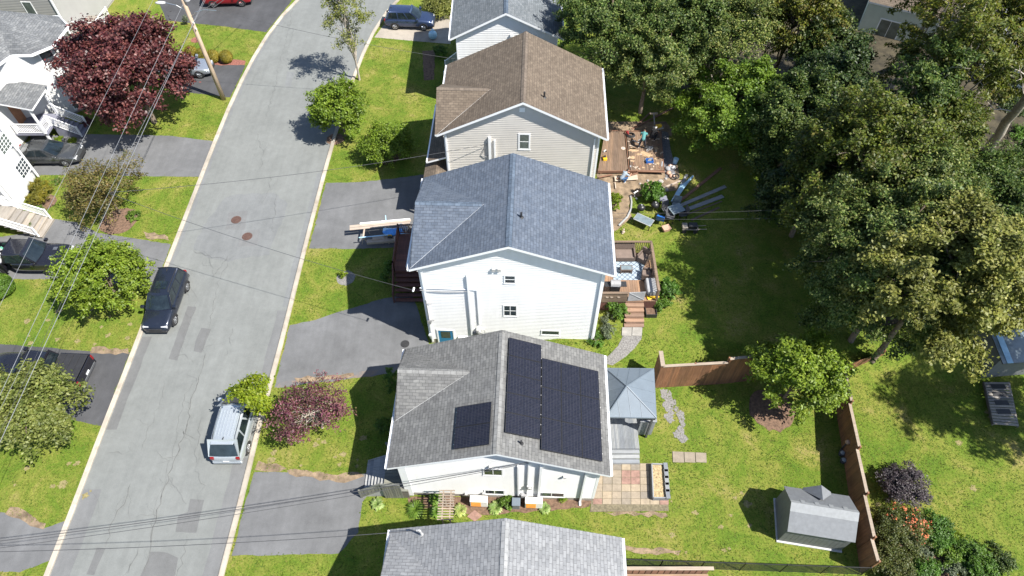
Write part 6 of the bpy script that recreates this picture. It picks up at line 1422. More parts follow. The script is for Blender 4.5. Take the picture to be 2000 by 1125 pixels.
board_rail(FD, (x0_, y0_, 0), (x1_-.3, y0_, 0), .02, .02, zf+.9, 'deckgreen', n=8); board_rail(FD, (x0_, y1_, 0), (x1_-.3, y1_, 0), zf, zf, .9, 'deckgreen'); board_rail(FD, (x0_-1.25, y0_+.05, 0), (x0_, y0_+.05, 0), .0, zf, .9, 'deckgreen', n=6)
m = MB(); m.box(x0_-1.32, x0_-1.22, y0_, y0_+.1, 0, 1.0); m.build('post', 'deckgreen', FD)
HARD.append([(o.x+x0_-1.3, o.y+y0_-.05), (o.x+x1_, o.y+y0_-.05), (o.x+x1_, o.y+y1_), (o.x+x0_-1.3, o.y+y1_)])
# ---- heat pumps, trellis
def heatpump(px, py, label):
    q = P(px, py); t = thing('heat_pump', label, 'heat pump', (q.x, q.y, 0), R(-2), 'heat pumps along the wall'); m = MB(); m.box(-.46, .46, -.17, .17, .12, .85); m.build('casing', 'white', t, bevel=.02)
    m = MB()
    for i in range(9): m.box(-.40, .12, -.185, -.172, .18+i*.07, .215+i*.07)
    m.build('fan_grille', 'orange', t); m = MB(); m.box(-.42, -.3, -.15, .15, 0, .12); m.box(.3, .42, -.15, .15, 0, .12); m.build('foot', 'darkgrey', t)
heatpump(936, 985, 'white heat pump left of the basement window of the nearest white bungalow'); heatpump(1042, 988, 'white heat pump below the electric meter of the nearest white bungalow')
q = P(1008, 988); t = thing('storage_box', 'grey blue box between the heat pumps', 'box', (q.x, q.y, 0), R(-2)); m = MB(); m.box(-.2, .2, -.2, .2, 0, .6); m.build('box_body', 'deckgrey', t, bevel=.02); m = MB(); m.box(-.22, .22, -.22, .22, .601, .64); m.build('lid', 'metalroof', t, bevel=.01)
q0, q1 = P(868, 1017), P(880, 965); q0 = P(872, 1012)
t = thing('garden_arch', 'pale wooden slatted pergola arch beside the wall', 'pergola', (q0.x, q0.y, 0)); A = Vector((0, -.1, 0)); zt = 2.1
top0 = P(866, 1016, zt)-t.location; top1 = P(876, 957, zt)-t.location
m = MB(); ya_, yb_ = top0.y, top1.y
for xx in (-.06, .32): m.box(xx, xx+.06, ya_, yb_, zt-.12, zt-.02)
for i in range(12): y = ya_+.03+(yb_-ya_-.06)*i/11; m.box(-.26, .55, y-.025, y+.025, zt-.018, zt+.03)
m.build('slat', 'fencetop', t); m = MB()
for xx in (-.05, .33):
    for yy in (ya_+.12, yb_-.12): m.box(xx, xx+.055, yy-.03, yy+.03, 0, zt-.121)
m.build('post', 'lumber', t)
# ---- wooden deck behind the tall white house
zK = 2.0
a, b, c, d = pq(1196, 472, zK+1.05), pq(1272, 472, zK+1.05), pq(1282, 588, zK), pq(1178, 588, zK)
K = thing('deck', 'brown wooden deck with dark railings behind the tall white house', 'deck', (a.x, d.y, 0)); o = K.location
x0_, x1_, y0_, y1_ = toworld(H2, (H2.xr, 2, 0)).x-o.x, (b.x+c.x)/2-o.x, 0, a.y-o.y
m = MB(); n = 26
for i in range(n): m.box(x0_+(x1_-x0_)*i/n+.004, x0_+(x1_-x0_)*(i+1)/n-.004, y0_, y1_, zK-.035, zK)
m.build('deck_board', 'deckbrown', K); m = MB(); m.box(x0_, x1_, y0_+.01, y0_+.05, .9, zK-.036); m.box(x1_-.05, x1_-.01, y0_+.051, y1_, .9, zK-.036); m.box(x0_, x1_-.06, y1_-.05, y1_-.01, .9, zK-.036); m.build('skirt', 'deckdark', K)
def post_rail(parent, a, b, z, mat, hgt=1.0, nm='railing'):
    m = MB(); rail_run(m, (a[0], a[1], z), (b[0], b[1], z), hgt, bal=.04, post=.1); m.beam((a[0], a[1], z+hgt+.05), (b[0], b[1], z+hgt+.05), .15, .04); return m.build(nm, mat, parent)
post_rail(K, (x0_+.3, y1_), (x1_, y1_), zK, 'raildark'); post_rail(K, (x1_, y1_-.1), (x1_, y0_+.05), zK, 'raildark')
xs0, xs1 = pq(1226, 592, zK).x-o.x, pq(1258, 592, zK).x-o.x
m = MB(); m.box(x0_+.1, xs0-.06, y0_-.02, y0_+.03, zK-.1, zK+.82); m.build('privacy_panel', 'raildark', K); m = MB(); m.box(x0_+.1, xs0-.04, y0_-.07, y0_+.08, zK+.821, zK+.86); m.build('panel_cap', 'raildark', K)
m = MB(); yend = G(1236, 640).y-o.y; ns = 5
for i in range(ns):
    z = zK-(i+1)*(zK-1.05)/(ns+.3); y_ = y0_+(yend-y0_)*(i+1)/ns; m.box(xs0-.12-.02*i, xs1+.02, y_, y0_+(yend-y0_)*i/ns-.004, z-.05, z); m.box(xs0-.1, xs1, y0_+(yend-y0_)*i/ns-.03, y0_+(yend-y0_)*i/ns-.005, z, z+.14)
m.build('stair', 'deckbrownx', K)
m = MB(); g_a, g_b = Vector((xs0, y0_, zK)), Vector((xs1, y0_+.05, zK)); m.beam(g_a+Vector((0, 0, .06)), g_b+Vector((0, 0, .06)), .03, .05); m.beam(g_a+Vector((0, 0, .85)), g_b+Vector((0, 0, .85)), .03, .05); m.hexa([g_a+Vector((0, -.008, .09)), g_b+Vector((0, -.008, .09)), g_b+Vector((0, .008, .09)), g_a+Vector((0, .008, .09)), g_a+Vector((0, -.008, .82)), g_b+Vector((0, -.008, .82)), g_b+Vector((0, .008, .82)), g_a+Vector((0, .008, .82))]); m.beam(g_a+Vector((0, -.02, .85)), g_b+Vector((0, -.02, .08)), .03, .03); m.build('gate', 'canvas', K)
HARD.append([(o.x+x0_, o.y+yend), (o.x+x1_, o.y+yend), (o.x+x1_, o.y+y1_), (o.x+x0_, o.y+y1_)])
# rug and furniture on the deck
def deckpt(px, py, z=zK): return P(px, py, z)
rug = MB(); c = [deckpt(1198, 547), deckpt(1256, 547), deckpt(1259, 512), deckpt(1198, 508)]
def rugmat():
    m, nt, b = newmat('rug_pattern'); b.inputs['Roughness'].default_value = .95; co = objco(nt); mp = nd(nt, 'ShaderNodeMapping'); nt.links.new(co, mp.inputs[0]); mp.inputs['Rotation'].default_value = (0, 0, R(45)); 
    br = nd(nt, 'ShaderNodeTexBrick'); nt.links.new(mp.outputs[0], br.inputs['Vector']); br.offset = 0; br.inputs['Scale'].default_value = 1; br.inputs['Brick Width'].default_value = .24; br.inputs['Row Height'].default_value = .24; br.inputs['Mortar Size'].default_value = .016
    br.inputs['Color1'].default_value = c4((.27, .33, .38)); br.inputs['Color2'].default_value = c4((.31, .37, .42)); br.inputs['Mortar'].default_value = c4((.03, .045, .09)); nt.links.new(br.outputs[0], b.inputs['Base Color']); return m
M['rug'] = rugmat()
rug.prism([(p.x, p.y) for p in c], zK+.002, zK+.014); tag(rug.build('outdoor_rug', 'rug'), 'pale blue outdoor rug with dark diamond lattice on the brown deck', 'rug')
def wicker_seat(name, label, cat, pos, rot, w, d=.78, back=.82, group=None, armr=True):
    t = thing(name, label, cat, pos, rot, group); m = MB(); m.box(-w/2, w/2, -d/2, d/2, .06, .34); m.build('seat_frame', 'wicker', t, bevel=.02)
    m = MB(); m.box(-w/2+.1, w/2-.1, -d/2+.0, d/2-.14, .341, .45); m.build('cushion', 'cushion', t, bevel=.03)
    m = MB(); m.hexa([(-w/2, d/2-.13, .30), (w/2, d/2-.13, .30), (w/2, d/2, .30), (-w/2, d/2, .30), (-w/2, d/2-.04, back), (w/2, d/2-.04, back), (w/2, d/2+.08, back), (-w/2, d/2+.08, back)]); m.build('backrest', 'wicker', t, bevel=.02)
    if armr:
        for sg in (-1, 1): m = MB(); m.box(min(sg*w/2, sg*(w/2-.1)), max(sg*w/2, sg*(w/2-.1)), -d/2, d/2-.12, .345, .60); m.build('armrest', 'wicker', t, bevel=.02)
    m = MB()
    for sx in (-1, 1):
        for sy in (-1, 1): m.box(sx*(w/2-.05)-.025, sx*(w/2-.05)+.025, sy*(d/2-.05)-.025, sy*(d/2-.05)+.025, 0, .06)
    m.build('foot', 'blackplastic', t)
    return t
wicker_seat('outdoor_sofa', 'brown wicker sofa at the house end of the deck', 'sofa', deckpt(1218, 502), 0, 1.35, .85)
wicker_seat('outdoor_chair', 'brown wicker armchair at the deck corner beside the sofa', 'armchair', deckpt(1256, 508), R(-38), .7, .7, .8, 'armchairs on the deck'); wicker_seat('outdoor_chair', 'brown wicker armchair at the deck railing beyond the rug', 'armchair', deckpt(1263, 542), R(-100), .68, .68, .8, 'armchairs on the deck')
q = deckpt(1222, 530); t = thing('coffee_table', 'small wicker coffee table with glass top on the rug', 'table', (q.x, q.y, zK+.014)); m = MB(); m.box(-.38, .38, -.22, .22, .33, .37); 
for sx in (-.34, .34):
    for sy in (-.18, .18): m.box(sx-.03, sx+.03, sy-.03, sy+.03, 0, .33)
m.build('frame', 'wicker', t); m = MB(); m.box(-.33, .33, -.17, .17, .371, .38); m.build('glass_top', 'glasspanel', t); m = MB(); m.box(-.34, .34, -.18, .18, .1, .13); m.build('shelf', 'wicker', t)
q = deckpt(1199, 570); t = thing('gas_grill', 'black gas grill with grey lid on the brown deck', 'grill', (q.x, q.y, zK)); m = MB(); m.box(-.3, .3, -.2, .2, .15, .8); m.build('cabinet', 'blackplastic', t, bevel=.02); m = MB(); m.cyl((-.3, 0, .85), (.3, 0, .85), .24, .24, 16); m.build('lid', 'grey', t); m = MB(); m.box(-.68, -.31, -.2, .2, .78, .81); m.build('side_shelf', 'blackplastic', t); m = MB(); m.box(.31, .68, -.2, .2, .78, .81); m.build('side_shelf', 'blackplastic', t); m = MB(); m.cyl((-.2, -.27, .9), (.2, -.27, .9), .015, .015, 8); m.build('handle', 'alloy', t)
q = deckpt(1272, 566); t = thing('storage_bench', 'grey covered box at the deck railing', 'box', (q.x, q.y, zK-.45)); m = MB(); m.box(-.38, .38, -.55, .55, 0, 1.0); m.build('box_body', 'canvas', t, bevel=.08); m = MB(); m.box(-.4, .4, -.57, .57, .62, .7); m.build('strap', 'darkgrey', t, bevel=.02)
q = deckpt(1273, 580, 1.9); t = thing('planter_tub', 'bright yellow tray on the deck corner', 'tub', (q.x, q.y, 1.95), R(15)); m = MB(); m.hexa([(-.3, -.2, 0), (.3, -.2, 0), (.3, .2, 0), (-.3, .2, 0), (-.38, -.26, .14), (.38, -.26, .14), (.38, .26, .14), (-.38, .26, .14)]); m.build('tray', 'yellow', t, bevel=.02); m = MB(); m.box(-.3, .3, -.03, .03, .141, .17); m.build('handle', 'blackplastic', t)
q = G(1270, 612); t = thing('planter_box', 'black crate of plants at the foot of the deck stairs', 'planter', (q.x, q.y, q.z)); m = MB()
for s_ in ((-.35, -.31, -.35, .35), (.31, .35, -.35, .35), (-.31, .31, -.35, -.31), (-.31, .31, .31, .35)): m.box(s_[0], s_[1], s_[2], s_[3], 0, .35)
m.build('crate', 'blackplastic', t); m = MB(); m.box(-.3, .3, -.3, .3, 0, .25); m.build('soil_fill', 'soil', t)
for k, (px, py) in enumerate(((1188, 581), (1197, 583), (1211, 581))):
    q = P(px, py, zK+.86); t = thing('rail_ornament', ['pale star ornament on the deck panel, nearest the house', 'pale star ornament on the deck panel, middle one', 'pale star ornament on the deck panel, nearest the gate'][k], 'ornament', (toworld(K, (0, 0, 0)).x if False else q.x, K.location.y-.03, zK+.45), 0, 'ornaments on the deck panel'); m = MB()
    pts = [(.1*(1 if i % 2 == 0 else .45)*math.cos(2*PI*i/10), .1*(1 if i % 2 == 0 else .45)*math.sin(2*PI*i/10)) for i in range(10)]; m.mesh([(x, 0, z) for x, z in pts]+[(x, -.02, z) for x, z in pts], [tuple(range(10)), tuple(range(19, 9, -1))]+[(i, (i+1) % 10, 10+(i+1) % 10, 10+i) for i in range(10)]); m.build('star', 'lumber', t)
# ---- front steps of the tall white house
q0 = P(773, 575); t = thing('front_porch', 'dark red wooden porch and steps at the front of the tall white house', 'porch', (q0.x, q0.y, 0)); o = t.location
yA, yB = P(776, 560).y-o.y, P(776, 482).y-o.y; xh = toworld(H2, (H2.xl, 3, 0)).x-o.x
m = MB(); 
for i in range(16): m.box(.0, xh, .9+(yB-.9)*i/16+.005, .9+(yB-.9)*(i+1)/16-.005, 1.3, 1.34)
m.build('deck_board', 'deckdark', t); m = MB()
for i in range(6): m.box(.05, xh, .9-(i+1)*.26, .9-i*.26, 1.3-(i+1)*.19-.05, 1.3-(i+1)*.19)
m.build('stair', 'deckdark', t); m = MB(); rail_run(m, (0, .9, 1.34), (0, yB, 1.34), .9); rail_run(m, (0, yB, 1.34), (xh, yB, 1.34), .9); rail_run(m, (0, -.7, .1), (0, .9, 1.34), .9); m.build('railing', 'deckdark', t); m = MB(); m.box(0.02, xh, .92, yB-.02, 0, 1.29); m.build('skirt', 'deckdark', t)
# ---- lumber and frame by the driveway: a stack on sawhorses
zl_ = .85
def board_px(name, label, a, b, z, w, th, mat, group=None, cat='board'):
    A, B = P(a[0], a[1], z), P(b[0], b[1], z); d = B-A; L = d.length; t = MB(); t.box(0, L, -w/2, w/2, 0, th)
    o = t.build(name, mat, loc=A, rotz=math.atan2(d.y, d.x), bevel=.004); return tag(o, label, cat, group)
lg = 'boards stacked on the driveway'
board_px('lumber_board', 'white board on the trestles in the driveway, the farthest of the stack', (703, 437), (801, 428), zl_+.04, .12, .04, 'white', lg)
board_px('lumber_board', 'long pale board on the driveway trestles, upper of two side by side', (683, 443), (803, 431), zl_, .2, .04, 'lumber', lg); board_px('lumber_board', 'long pale board on the driveway trestles, lower of two side by side', (683, 448), (801, 436), zl_, .2, .04, 'lumber', lg)
board_px('lumber_board', 'thin pale blue strip lying across the trestles in the driveway', (701, 464.5), (800, 455), zl_, .07, .04, 'palebluesheet', lg)
board_px('lumber_board', 'thick tan beam nearest the lawn in the driveway stack', (717, 475), (772, 470), .35, .3, .2, 'lumber', lg); board_px('lumber_board', 'tan board stack beside the porch steps, half in shade', (771, 472), (796, 468), .6, .45, .3, 'lumber', lg); board_px('lumber_board', 'tan beam lying behind the thick tan beam', (728, 468), (795, 462), .5, .25, .15, 'lumber', lg)
for k, (px, y0_, y1_) in enumerate(((711, 441, 462), (752, 435, 461), (793, 436, 458))):
    A, B = P(px+1.5, y0_, zl_-.03), P(px-1.5, y1_, zl_-.03); t = thing('sawhorse', ['wooden trestle under the boards, the one nearest the road', 'wooden trestle under the boards, the middle one', 'wooden trestle under the boards, the one at the eave'][k], 'trestle', (A.x, A.y, 0), 0, 'trestles under the boards'); m = MB(); m.beam((0, 0, zl_-.05), B-A+Vector((0, 0, zl_-.05)), .1, .06); m.build('top_beam', 'lumber', t)
    for q in (Vector((0, 0, 0)), B-A):
        for sg in (-1, 1): m = MB(); m.beam((q.x, q.y, zl_-.08), (q.x+sg*.22, q.y, 0), .05, .05); m.build('leg', 'lumber', t)
q = P(768, 455, .75); t = thing('tarp_bundle', 'blue tarpaulin bundle lying on the boards in the driveway', 'tarpaulin', (q.x, q.y, .78)); m = MB(); m.ell((0, 0, .08), .75, .32, .12, 14); m.ell((.3, .1, .13), .4, .22, .12, 12); m.build('sheet', 'bluetarp', t, smooth=True); m = MB(); m.box(-.7, -.1, .02, .3, .1, .16); m.build('folded_sheet', 'palebluesheet', t, bevel=.02)
q = P(786, 444, .9); t = thing('folded_sheet', 'crumpled white and grey sheet at the end of the driveway boards', 'sheet', (q.x, q.y, .88), R(-35)); m = MB(); m.box(-.45, .45, -.12, .12, 0, .06); m.box(-.3, .4, -.05, .2, .061, .11); m.build('cloth', 'canvas', t, bevel=.02)
q = P(762, 464, .7); t = thing('circular_saw', 'black and yellow power saw on the driveway boards', 'power saw', (q.x, q.y, .72)); m = MB(); m.box(-.16, .16, -.1, .1, 0, .14); m.build('motor', 'blackplastic', t, bevel=.03); m = MB(); m.tube([(-.12, 0, .14), (-.1, 0, .24), (.1, 0, .24), (.13, 0, .14)], .025, 8); m.build('handle', 'yellow', t)
board_px('green_strip', 'short pale green strip sticking out behind the driveway boards', (753, 421), (754, 433), zl_-.1, .06, .03, 'palebluesheet', lg)
# ---- far white house: stairs, bin
q = P(868, 138); t = thing('front_stair', 'blue grey stair with white railings at the far white house', 'stair', (H4.xl-.5, 49.2, 0)); m = MB()
for i in range(6): m.box(-1.5+i*.25, -1.5+(i+1)*.25, 0, 1.5, .2*i, .2*(i+1))
m.box(-.0, .02+.0, 0, 1.5, 0, 1.3); m.build('tread', 'purpleboard', t); m = MB(); rail_run(m, (-1.5, -.03, .1), (0, -.03, 1.3)); rail_run(m, (-1.5, 1.53, .1), (0, 1.53, 1.3)); m.build('railing', 'white', t)
q = P(846, 76); t = thing('recycling_bag', 'pale blue recycling bag standing beside the dark blue SUV', 'bag', (q.x, q.y, 0)); m = MB(); m.ell((0, 0, .42), .4, .36, .42, 14); m.build('bag_body', 'palebluesheet', t, smooth=True); m = MB(); m.cyl((0, 0, .8), (.04, 0, .95), .07, .12, 8); m.build('knot', 'palebluesheet', t)
m = MB(); c = [P(826, 102), P(850, 100), P(850, 155), P(827, 158)]
# ---- deck under construction
zc_ = .45
DC = thing('unfinished_deck', 'unfinished brown deck with a gap between its boards where people are working', 'deck', (P(1172, 334, zc_).x, P(1172, 334, zc_).y, 0)); o = DC.location
zt0 = tz(o.x, o.y+2); zc_ = zt0+.35
a, b, c, d = (P(px, py, zc_)-o for px, py in ((1168, 333), (1296, 332), (1290, 257), (1182, 255)))
b2, c2 = P(1227, 333, zc_)-o, P(1219, 257, zc_)-o
Zv = Vector((0, 0, 0))
m = MB(); planks_between(m, a, b2-Vector((.0, 0, 0)), c2, d, 16, .035); b3, c3 = b2+Vector((.18, 0, 0)), c2+Vector((.18, 0, 0)); planks_between(m, b3, b, c, c3, 18, .035); m.build('deck_board', 'deckworn', DC)
m = MB(); m.beam(b2+Vector((.09, 0, -.1)), c2+Vector((.09, 0, -.1)), .05, .14); m.beam(a+Vector((0, -.05, -.08)), b+Vector((0, -.05, -.08)), .05, .2); m.beam(b+Vector((.03, 0, -.1)), c+Vector((.03, 0, -.1)), .05, .2); m.beam(d+Vector((0, .04, -.1)), c+Vector((0, .04, -.1)), .05, .2); m.build('joist', 'lumber_brown', DC)
m = MB(); s0, s1 = P(1200, 344, zc_-.15)-o, P(1245, 341, zc_-.15)-o; planks_between(m, s0+Vector((0, -.5, 0)), s1+Vector((0, -.5, 0)), s1, s0, 1, .03); m.beam(s0+Vector((0, -.55, -.1)), s0+Vector((0, -1.2, -.1)), .06, .12); m.build('stair_frame', 'lumber', DC)
HARD.append([tuple((p+o)[:2]) for p in (a, b, c, d)])
def mini(name, label, cat, px, py, z, rot=0, group=None): q = P(px, py, z); return thing(name, label, cat, (q.x, q.y, z), rot, group)
t = mini('mitre_saw', 'yellow and black saw stand at the far corner of the unfinished deck', 'power saw', 1283, 261, zc_, .3); m = MB(); m.box(-.35, .35, -.2, .2, .55, .62); m.build('table', 'lightgrey', t); m = MB(); m.box(-.2, .25, -.12, .12, .62, .85); m.build('saw_head', 'yellow', t, bevel=.04)
for sx in (-.3, .3):
    for sy in (-.17, .17): m = MB(); m.beam((sx, sy, 0), (sx*.85, sy*.85, .55), .035, .035); m.build('leg', 'blackmetal', t)
t = mini('tool_box', 'yellow tool case on the deck boards near the beige wall', 'tool case', 1181, 311, zc_, .1); m = MB(); m.box(-.14, .14, -.2, .2, 0, .2); m.build('case', 'yellow', t, bevel=.02); m = MB(); m.box(-.1, .1, -.05, .14, .201, .25); m.build('handle', 'blackplastic', t)
t = mini('nail_gun', 'white and black nailer on the deck boards beside the yellow tool case', 'power tool', 1181, 296, zc_, .8); m = MB(); m.box(-.14, .14, -.05, .05, 0, .12); m.build('tool_body', 'lightgrey', t, bevel=.02); m = MB(); m.box(.02, .1, -.14, -.04, 0, .1); m.build('grip', 'blackplastic', t, bevel=.02)
t = mini('hose_coil', 'dark coiled hose at the back of the unfinished deck', 'hose', 1232, 265, zc_); m = MB()
for k in range(4): m.tube([((.33-.03*k)*math.cos(u), (.24-.02*k)*math.sin(u), .04+.035*k) for u in np.linspace(0, 6.28, 22)], .03, 6)
m.build('coil', 'blackplastic', t); m = MB(); m.cyl((-.2, .1, .05), (-.3, .18, .3), .08, .1, 10); m.build('reel', 'red', t)
t = mini('bucket_lid', 'round cream lid on the joist of the unfinished deck', 'lid', 1217, 290, zc_); m = MB(); m.cyl((0, 0, 0), (0, 0, .03), .17, .17, 20); m.build('disc', 'lumber', t); m = MB(); m.cyl((0, 0, .03), (0, 0, .04), .1, .1, 16); m.build('rim', 'canvas', t)
t = mini('tool_tray', 'blue tool tray full of tools on the unfinished deck', 'tool tray', 1268, 316, zc_, .1); m = MB(); m.box(-.26, .26, -.18, .18, 0, .04)
for s_ in ((-.26, -.23, -.18, .18), (.23, .26, -.18, .18), (-.23, .23, -.18, -.15), (-.23, .23, .15, .18)): m.box(*s_, .04, .2)
m.build('tray', 'blue', t); m = MB(); m.box(-.15, .1, -.08, -.02, .05, .22); m.box(-.05, .2, .04, .08, .05, .24); m.build('tool', 'canvas', t)
rs = random.Random(5)
for k in range(34):
    px, py = rs.uniform(1228, 1293), rs.uniform(262, 331); q = P(px, py, zc_); m = MB(); L_ = rs.uniform(.15, .55); m.box(-L_/2, L_/2, -.045, .045, 0, .035); ob = m.build('wood_offcut', ['lumber', 'lumber', 'lumber_brown', 'canvas'][k % 4], loc=q, rotz=rs.uniform(0, 3)); tag(ob, 'short pale wood offcut scattered on the unfinished deck', 'offcut', 'offcuts on the unfinished deck')
t = mini('cable_heap', 'tangle of white cables and rags beside the bending person in teal', 'cable', 1268, 292, zc_); m = MB()
for k in range(6): m.tube([(rs.uniform(-.3, .3), rs.uniform(-.3, .3), .02+.03*i % .2) for i in range(7)], .016, 5)
m.build('cord', 'canvas', t); m = MB(); m.ell((.1, .1, .07), .2, .14, .08, 10); m.build('rag', 'canvas', t, smooth=True)
M['sawdust'] = simple('sawdust', (.36, .25, .15), .95, var=.5, scale=9, bmp=.5)
for k in range(12):
    px, py = rs.uniform(1232, 1288), rs.uniform(283, 328); q = P(px, py, zc_+.004+k*.0004); r_ = rs.uniform(.15, .5); m = MB(); m.face([(r_*math.cos(2*PI*i/18)*rs.uniform(.35, 1.2), .7*r_*math.sin(2*PI*i/18)*rs.uniform(.35, 1.2), 0) for i in range(18)]); tag(m.build('sawdust', 'sawdust', loc=q), 'sawdust on the unfinished deck', 'sawdust', kind='stuff')
for k, (a_, b_) in enumerate((((1172, 338), (1190, 330)), ((1170, 346), (1196, 341)), ((1205, 349), (1246, 338)), ((1244, 334), (1299, 336)))):
    A, B = P(*a_, zc_-.2+.06*k), P(*b_, zc_-.2+.06*k); m = MB(); m.beam(A-A, B-A, .12, .05); tag(m.build('lumber_board', 'lumber_brown', loc=A), ['short reddish board tilted at the near left corner of the unfinished deck', 'reddish board beside the wall at the near left corner of the unfinished deck', 'brown board under the crouching person', 'long brown beam along the near edge of the unfinished deck'][k], 'board', 'boards lying on the lawn')
gz_ = lambda px, py: G(px, py)
def board_on_ground(label, a, b, w, th, mat, group, dz=.03, lift=(0, 0)):
    A, B = G(*a, dz), G(*b, dz); A.z += lift[0]; B.z += lift[1]; m = MB(); m.beam(A-A, B-A, w, th); ob = m.build('lumber_board', mat, loc=A, bevel=.004); return tag(ob, label, 'board', group)
bg = 'boards lying on the lawn'
board_on_ground('red brown plank pointing to the dark trees', (1325, 395), (1408, 328), .22, .05, 'lumber_brown', bg, .06)
board_on_ground('wide grey plank on the lawn, the upper one beside the red brown plank', (1323, 404), (1417, 364), .26, .05, 'lumber_grey', bg, .05); board_on_ground('grey plank on the lawn, the lower one of two', (1326, 415), (1412, 383), .30, .05, 'lumber_grey', bg, .05)
board_on_ground('thin weathered tan board lying in the shaded grass, upper one', (1336, 421), (1410, 393), .10, .03, 'raildark', bg, .03); board_on_ground('thin weathered tan board lying in the shaded grass, lower one', (1350, 430), (1405, 405), .16, .03, 'raildark', bg, .03)
board_on_ground('grey plank standing out behind the pale blue panel', (1312, 395), (1342, 341), .2, .05, 'lumber_grey', bg, .05); board_on_ground('tan plank between the gravel strip and the pale blue panel', (1288, 370), (1332, 352), .14, .05, 'lumber', bg, .05)
board_on_ground('long brown plank behind the unfinished deck', (1234, 252), (1320, 208), .14, .05, 'lumber_brown', bg, .05); board_on_ground('shorter brown plank beside the long one behind the unfinished deck', (1238, 250), (1270, 220), .12, .05, 'lumber_brown', bg, .05)
c = [G(1312, 394, .1), G(1318, 396, .1), G(1345, 358, .1), G(1354, 344, .1), G(1351, 342, .1), G(1332, 360, .1)]
m = MB(); c = [(1311, 393), (1317, 396), (1324, 386), (1343, 359), (1355, 345), (1353, 343), (1336, 358), (1329, 361)]; cc_ = [G(x, y, .12) for x, y in c]; z_ = cc_[0].z; m.prism([(p.x, p.y) for p in cc_], z_, z_+.04); pb = m.build('panel', 'palebluesheet'); tag(pb, 'pale blue bent panel lying among the planks', 'panel'); pb.name = 'siding_panel'
t = mini('shovel', 'pale T shaped post leaning behind the unfinished deck', 'post', 1275, 250, tz(10, 42)); m = MB(); m.beam((0, -.3, .6), (0, .55, .9), .08, .08); m.build('handle', 'canvas', t); m = MB(); m.beam((-.3, .58, .93), (.3, .6, .93), .14, .08); m.build('cross_bar', 'lumber', t)
# furniture heap
def flatbox(name, label, cat, px, py, rot, sx, sy, sz, mat, part, z=0.0, legs=None, group='things heaped on the lawn'):
    q = G(px, py); t = thing(name, label, cat, (q.x, q.y, q.z+z), rot, group); m = MB(); zt = 0 if not legs else legs; m.box(-sx/2, sx/2, -sy/2, sy/2, zt, zt+sz); m.build(part, mat, t, bevel=.01)
    if legs:
        for ax in (-1, 1):
            for ay in (-1, 1): m = MB(); m.box(ax*(sx/2-.06)-.025, ax*(sx/2-.06)+.025, ay*(sy/2-.06)-.025, ay*(sy/2-.06)+.025, 0, legs); m.build('leg', 'blackmetal', t)
    return t
q = G(1255, 437); t = flatbox('glass_table', 'long glass topped table standing on the lawn near the path', 'table', 1255, 440, R(-33), 1.25, .62, .03, 'glasspanel', 'table_top', legs=.55); m = MB()
for a_ in ((-.64, .64, -.34, -.31), (-.64, .64, .31, .34), (-.64, -.626, -.31, .31), (.626, .64, -.31, .31)): m.box(*a_, .54, .585)
m.build('frame', 'lightgrey', t)
def kettle(px, py, label):
    q = G(px, py); t = thing('kettle_grill', label, 'grill', q, 0, 'things heaped on the lawn'); m = MB(); m.ell((0, 0, .55), .29, .29, .24, 16); m.build('bowl', 'blackmetal', t, smooth=True)
    for k in range(3): m = MB(); a_ = 2.1*k; m.cyl((.25*math.cos(a_), .25*math.sin(a_), 0), (.15*math.cos(a_), .15*math.sin(a_), .42), .018, .018, 6); m.build('leg', 'alloy', t)
    m = MB(); m.cyl((0, 0, .78), (0, 0, .84), .05, .04, 8); m.build('handle', 'lightgrey', t)
kettle(1250, 416, 'round black kettle grill beside the path'); kettle(1277, 411, 'round black kettle grill in front of the leafy shrub')
def pchair(px, py, rot, mat, label, name='patio_chair', sc=1.0):
    q = G(px, py); t = thing(name, label, 'chair', q, rot, 'things heaped on the lawn'); m = MB(); m.box(-.27, .27, -.26, .26, .38, .43); m.build('seat', mat, t, bevel=.01); m = MB(); m.hexa([(-.27, .24, .43), (.27, .24, .43), (.27, .28, .43), (-.27, .28, .43), (-.27, .36, .95), (.27, .36, .95), (.27, .40, .95), (-.27, .40, .95)]); m.build('backrest', mat, t, bevel=.01)
    for sx in (-1, 1):
        m = MB(); m.box(sx*.29-.02, sx*.29+.02, -.26, .3, .6, .64); m.build('armrest', 'blackmetal', t)
        for sy in (-1, 1): m = MB(); m.box(sx*.27-.02, sx*.27+.02, sy*.24-.02, sy*.24+.02, 0, .38 if sy > 0 else .6); m.build('leg', 'blackmetal', t)
    return t
pchair(1288, 434, R(160), 'blue', 'blue chair at the front of the furniture heap'); pchair(1300, 418, R(20), 'darkgrey', 'dark chair in the middle of the furniture heap, left one'); pchair(1308, 430, R(70), 'darkgrey', 'dark chair in the middle of the furniture heap, front one'); pchair(1318, 408, R(-20), 'glasspanel', 'grey sling chair at the back of the furniture heap'); pchair(1330, 425, R(-75), 'darkgrey', 'dark chair at the right of the furniture heap')
flatbox('patio_table', 'dark table with glass top tipped in the furniture heap', 'table', 1318, 420, R(24), 1.0, .8, .04, 'glasspanel', 'table_top', legs=.62); flatbox('side_table', 'small black table behind the furniture heap', 'table', 1293, 398, R(8), .55, .5, .05, 'purpleboard', 'table_top', legs=.5)
q = G(1300, 450); t = thing('plastic_tub', 'peach plastic tub in front of the blue chair', 'tub', q, R(20), 'things heaped on the lawn'); m = MB(); m.hexa([(-.2, -.16, 0), (.2, -.16, 0), (.2, .16, 0), (-.2, .16, 0), (-.27, -.22, .3), (.27, -.22, .3), (.27, .22, .3), (-.27, .22, .3)]); m.build('tub_body', 'peach', t, bevel=.03); m = MB(); m.box(-.28, .28, -.23, .23, .301, .33); m.build('lid', 'peach', t, bevel=.01)
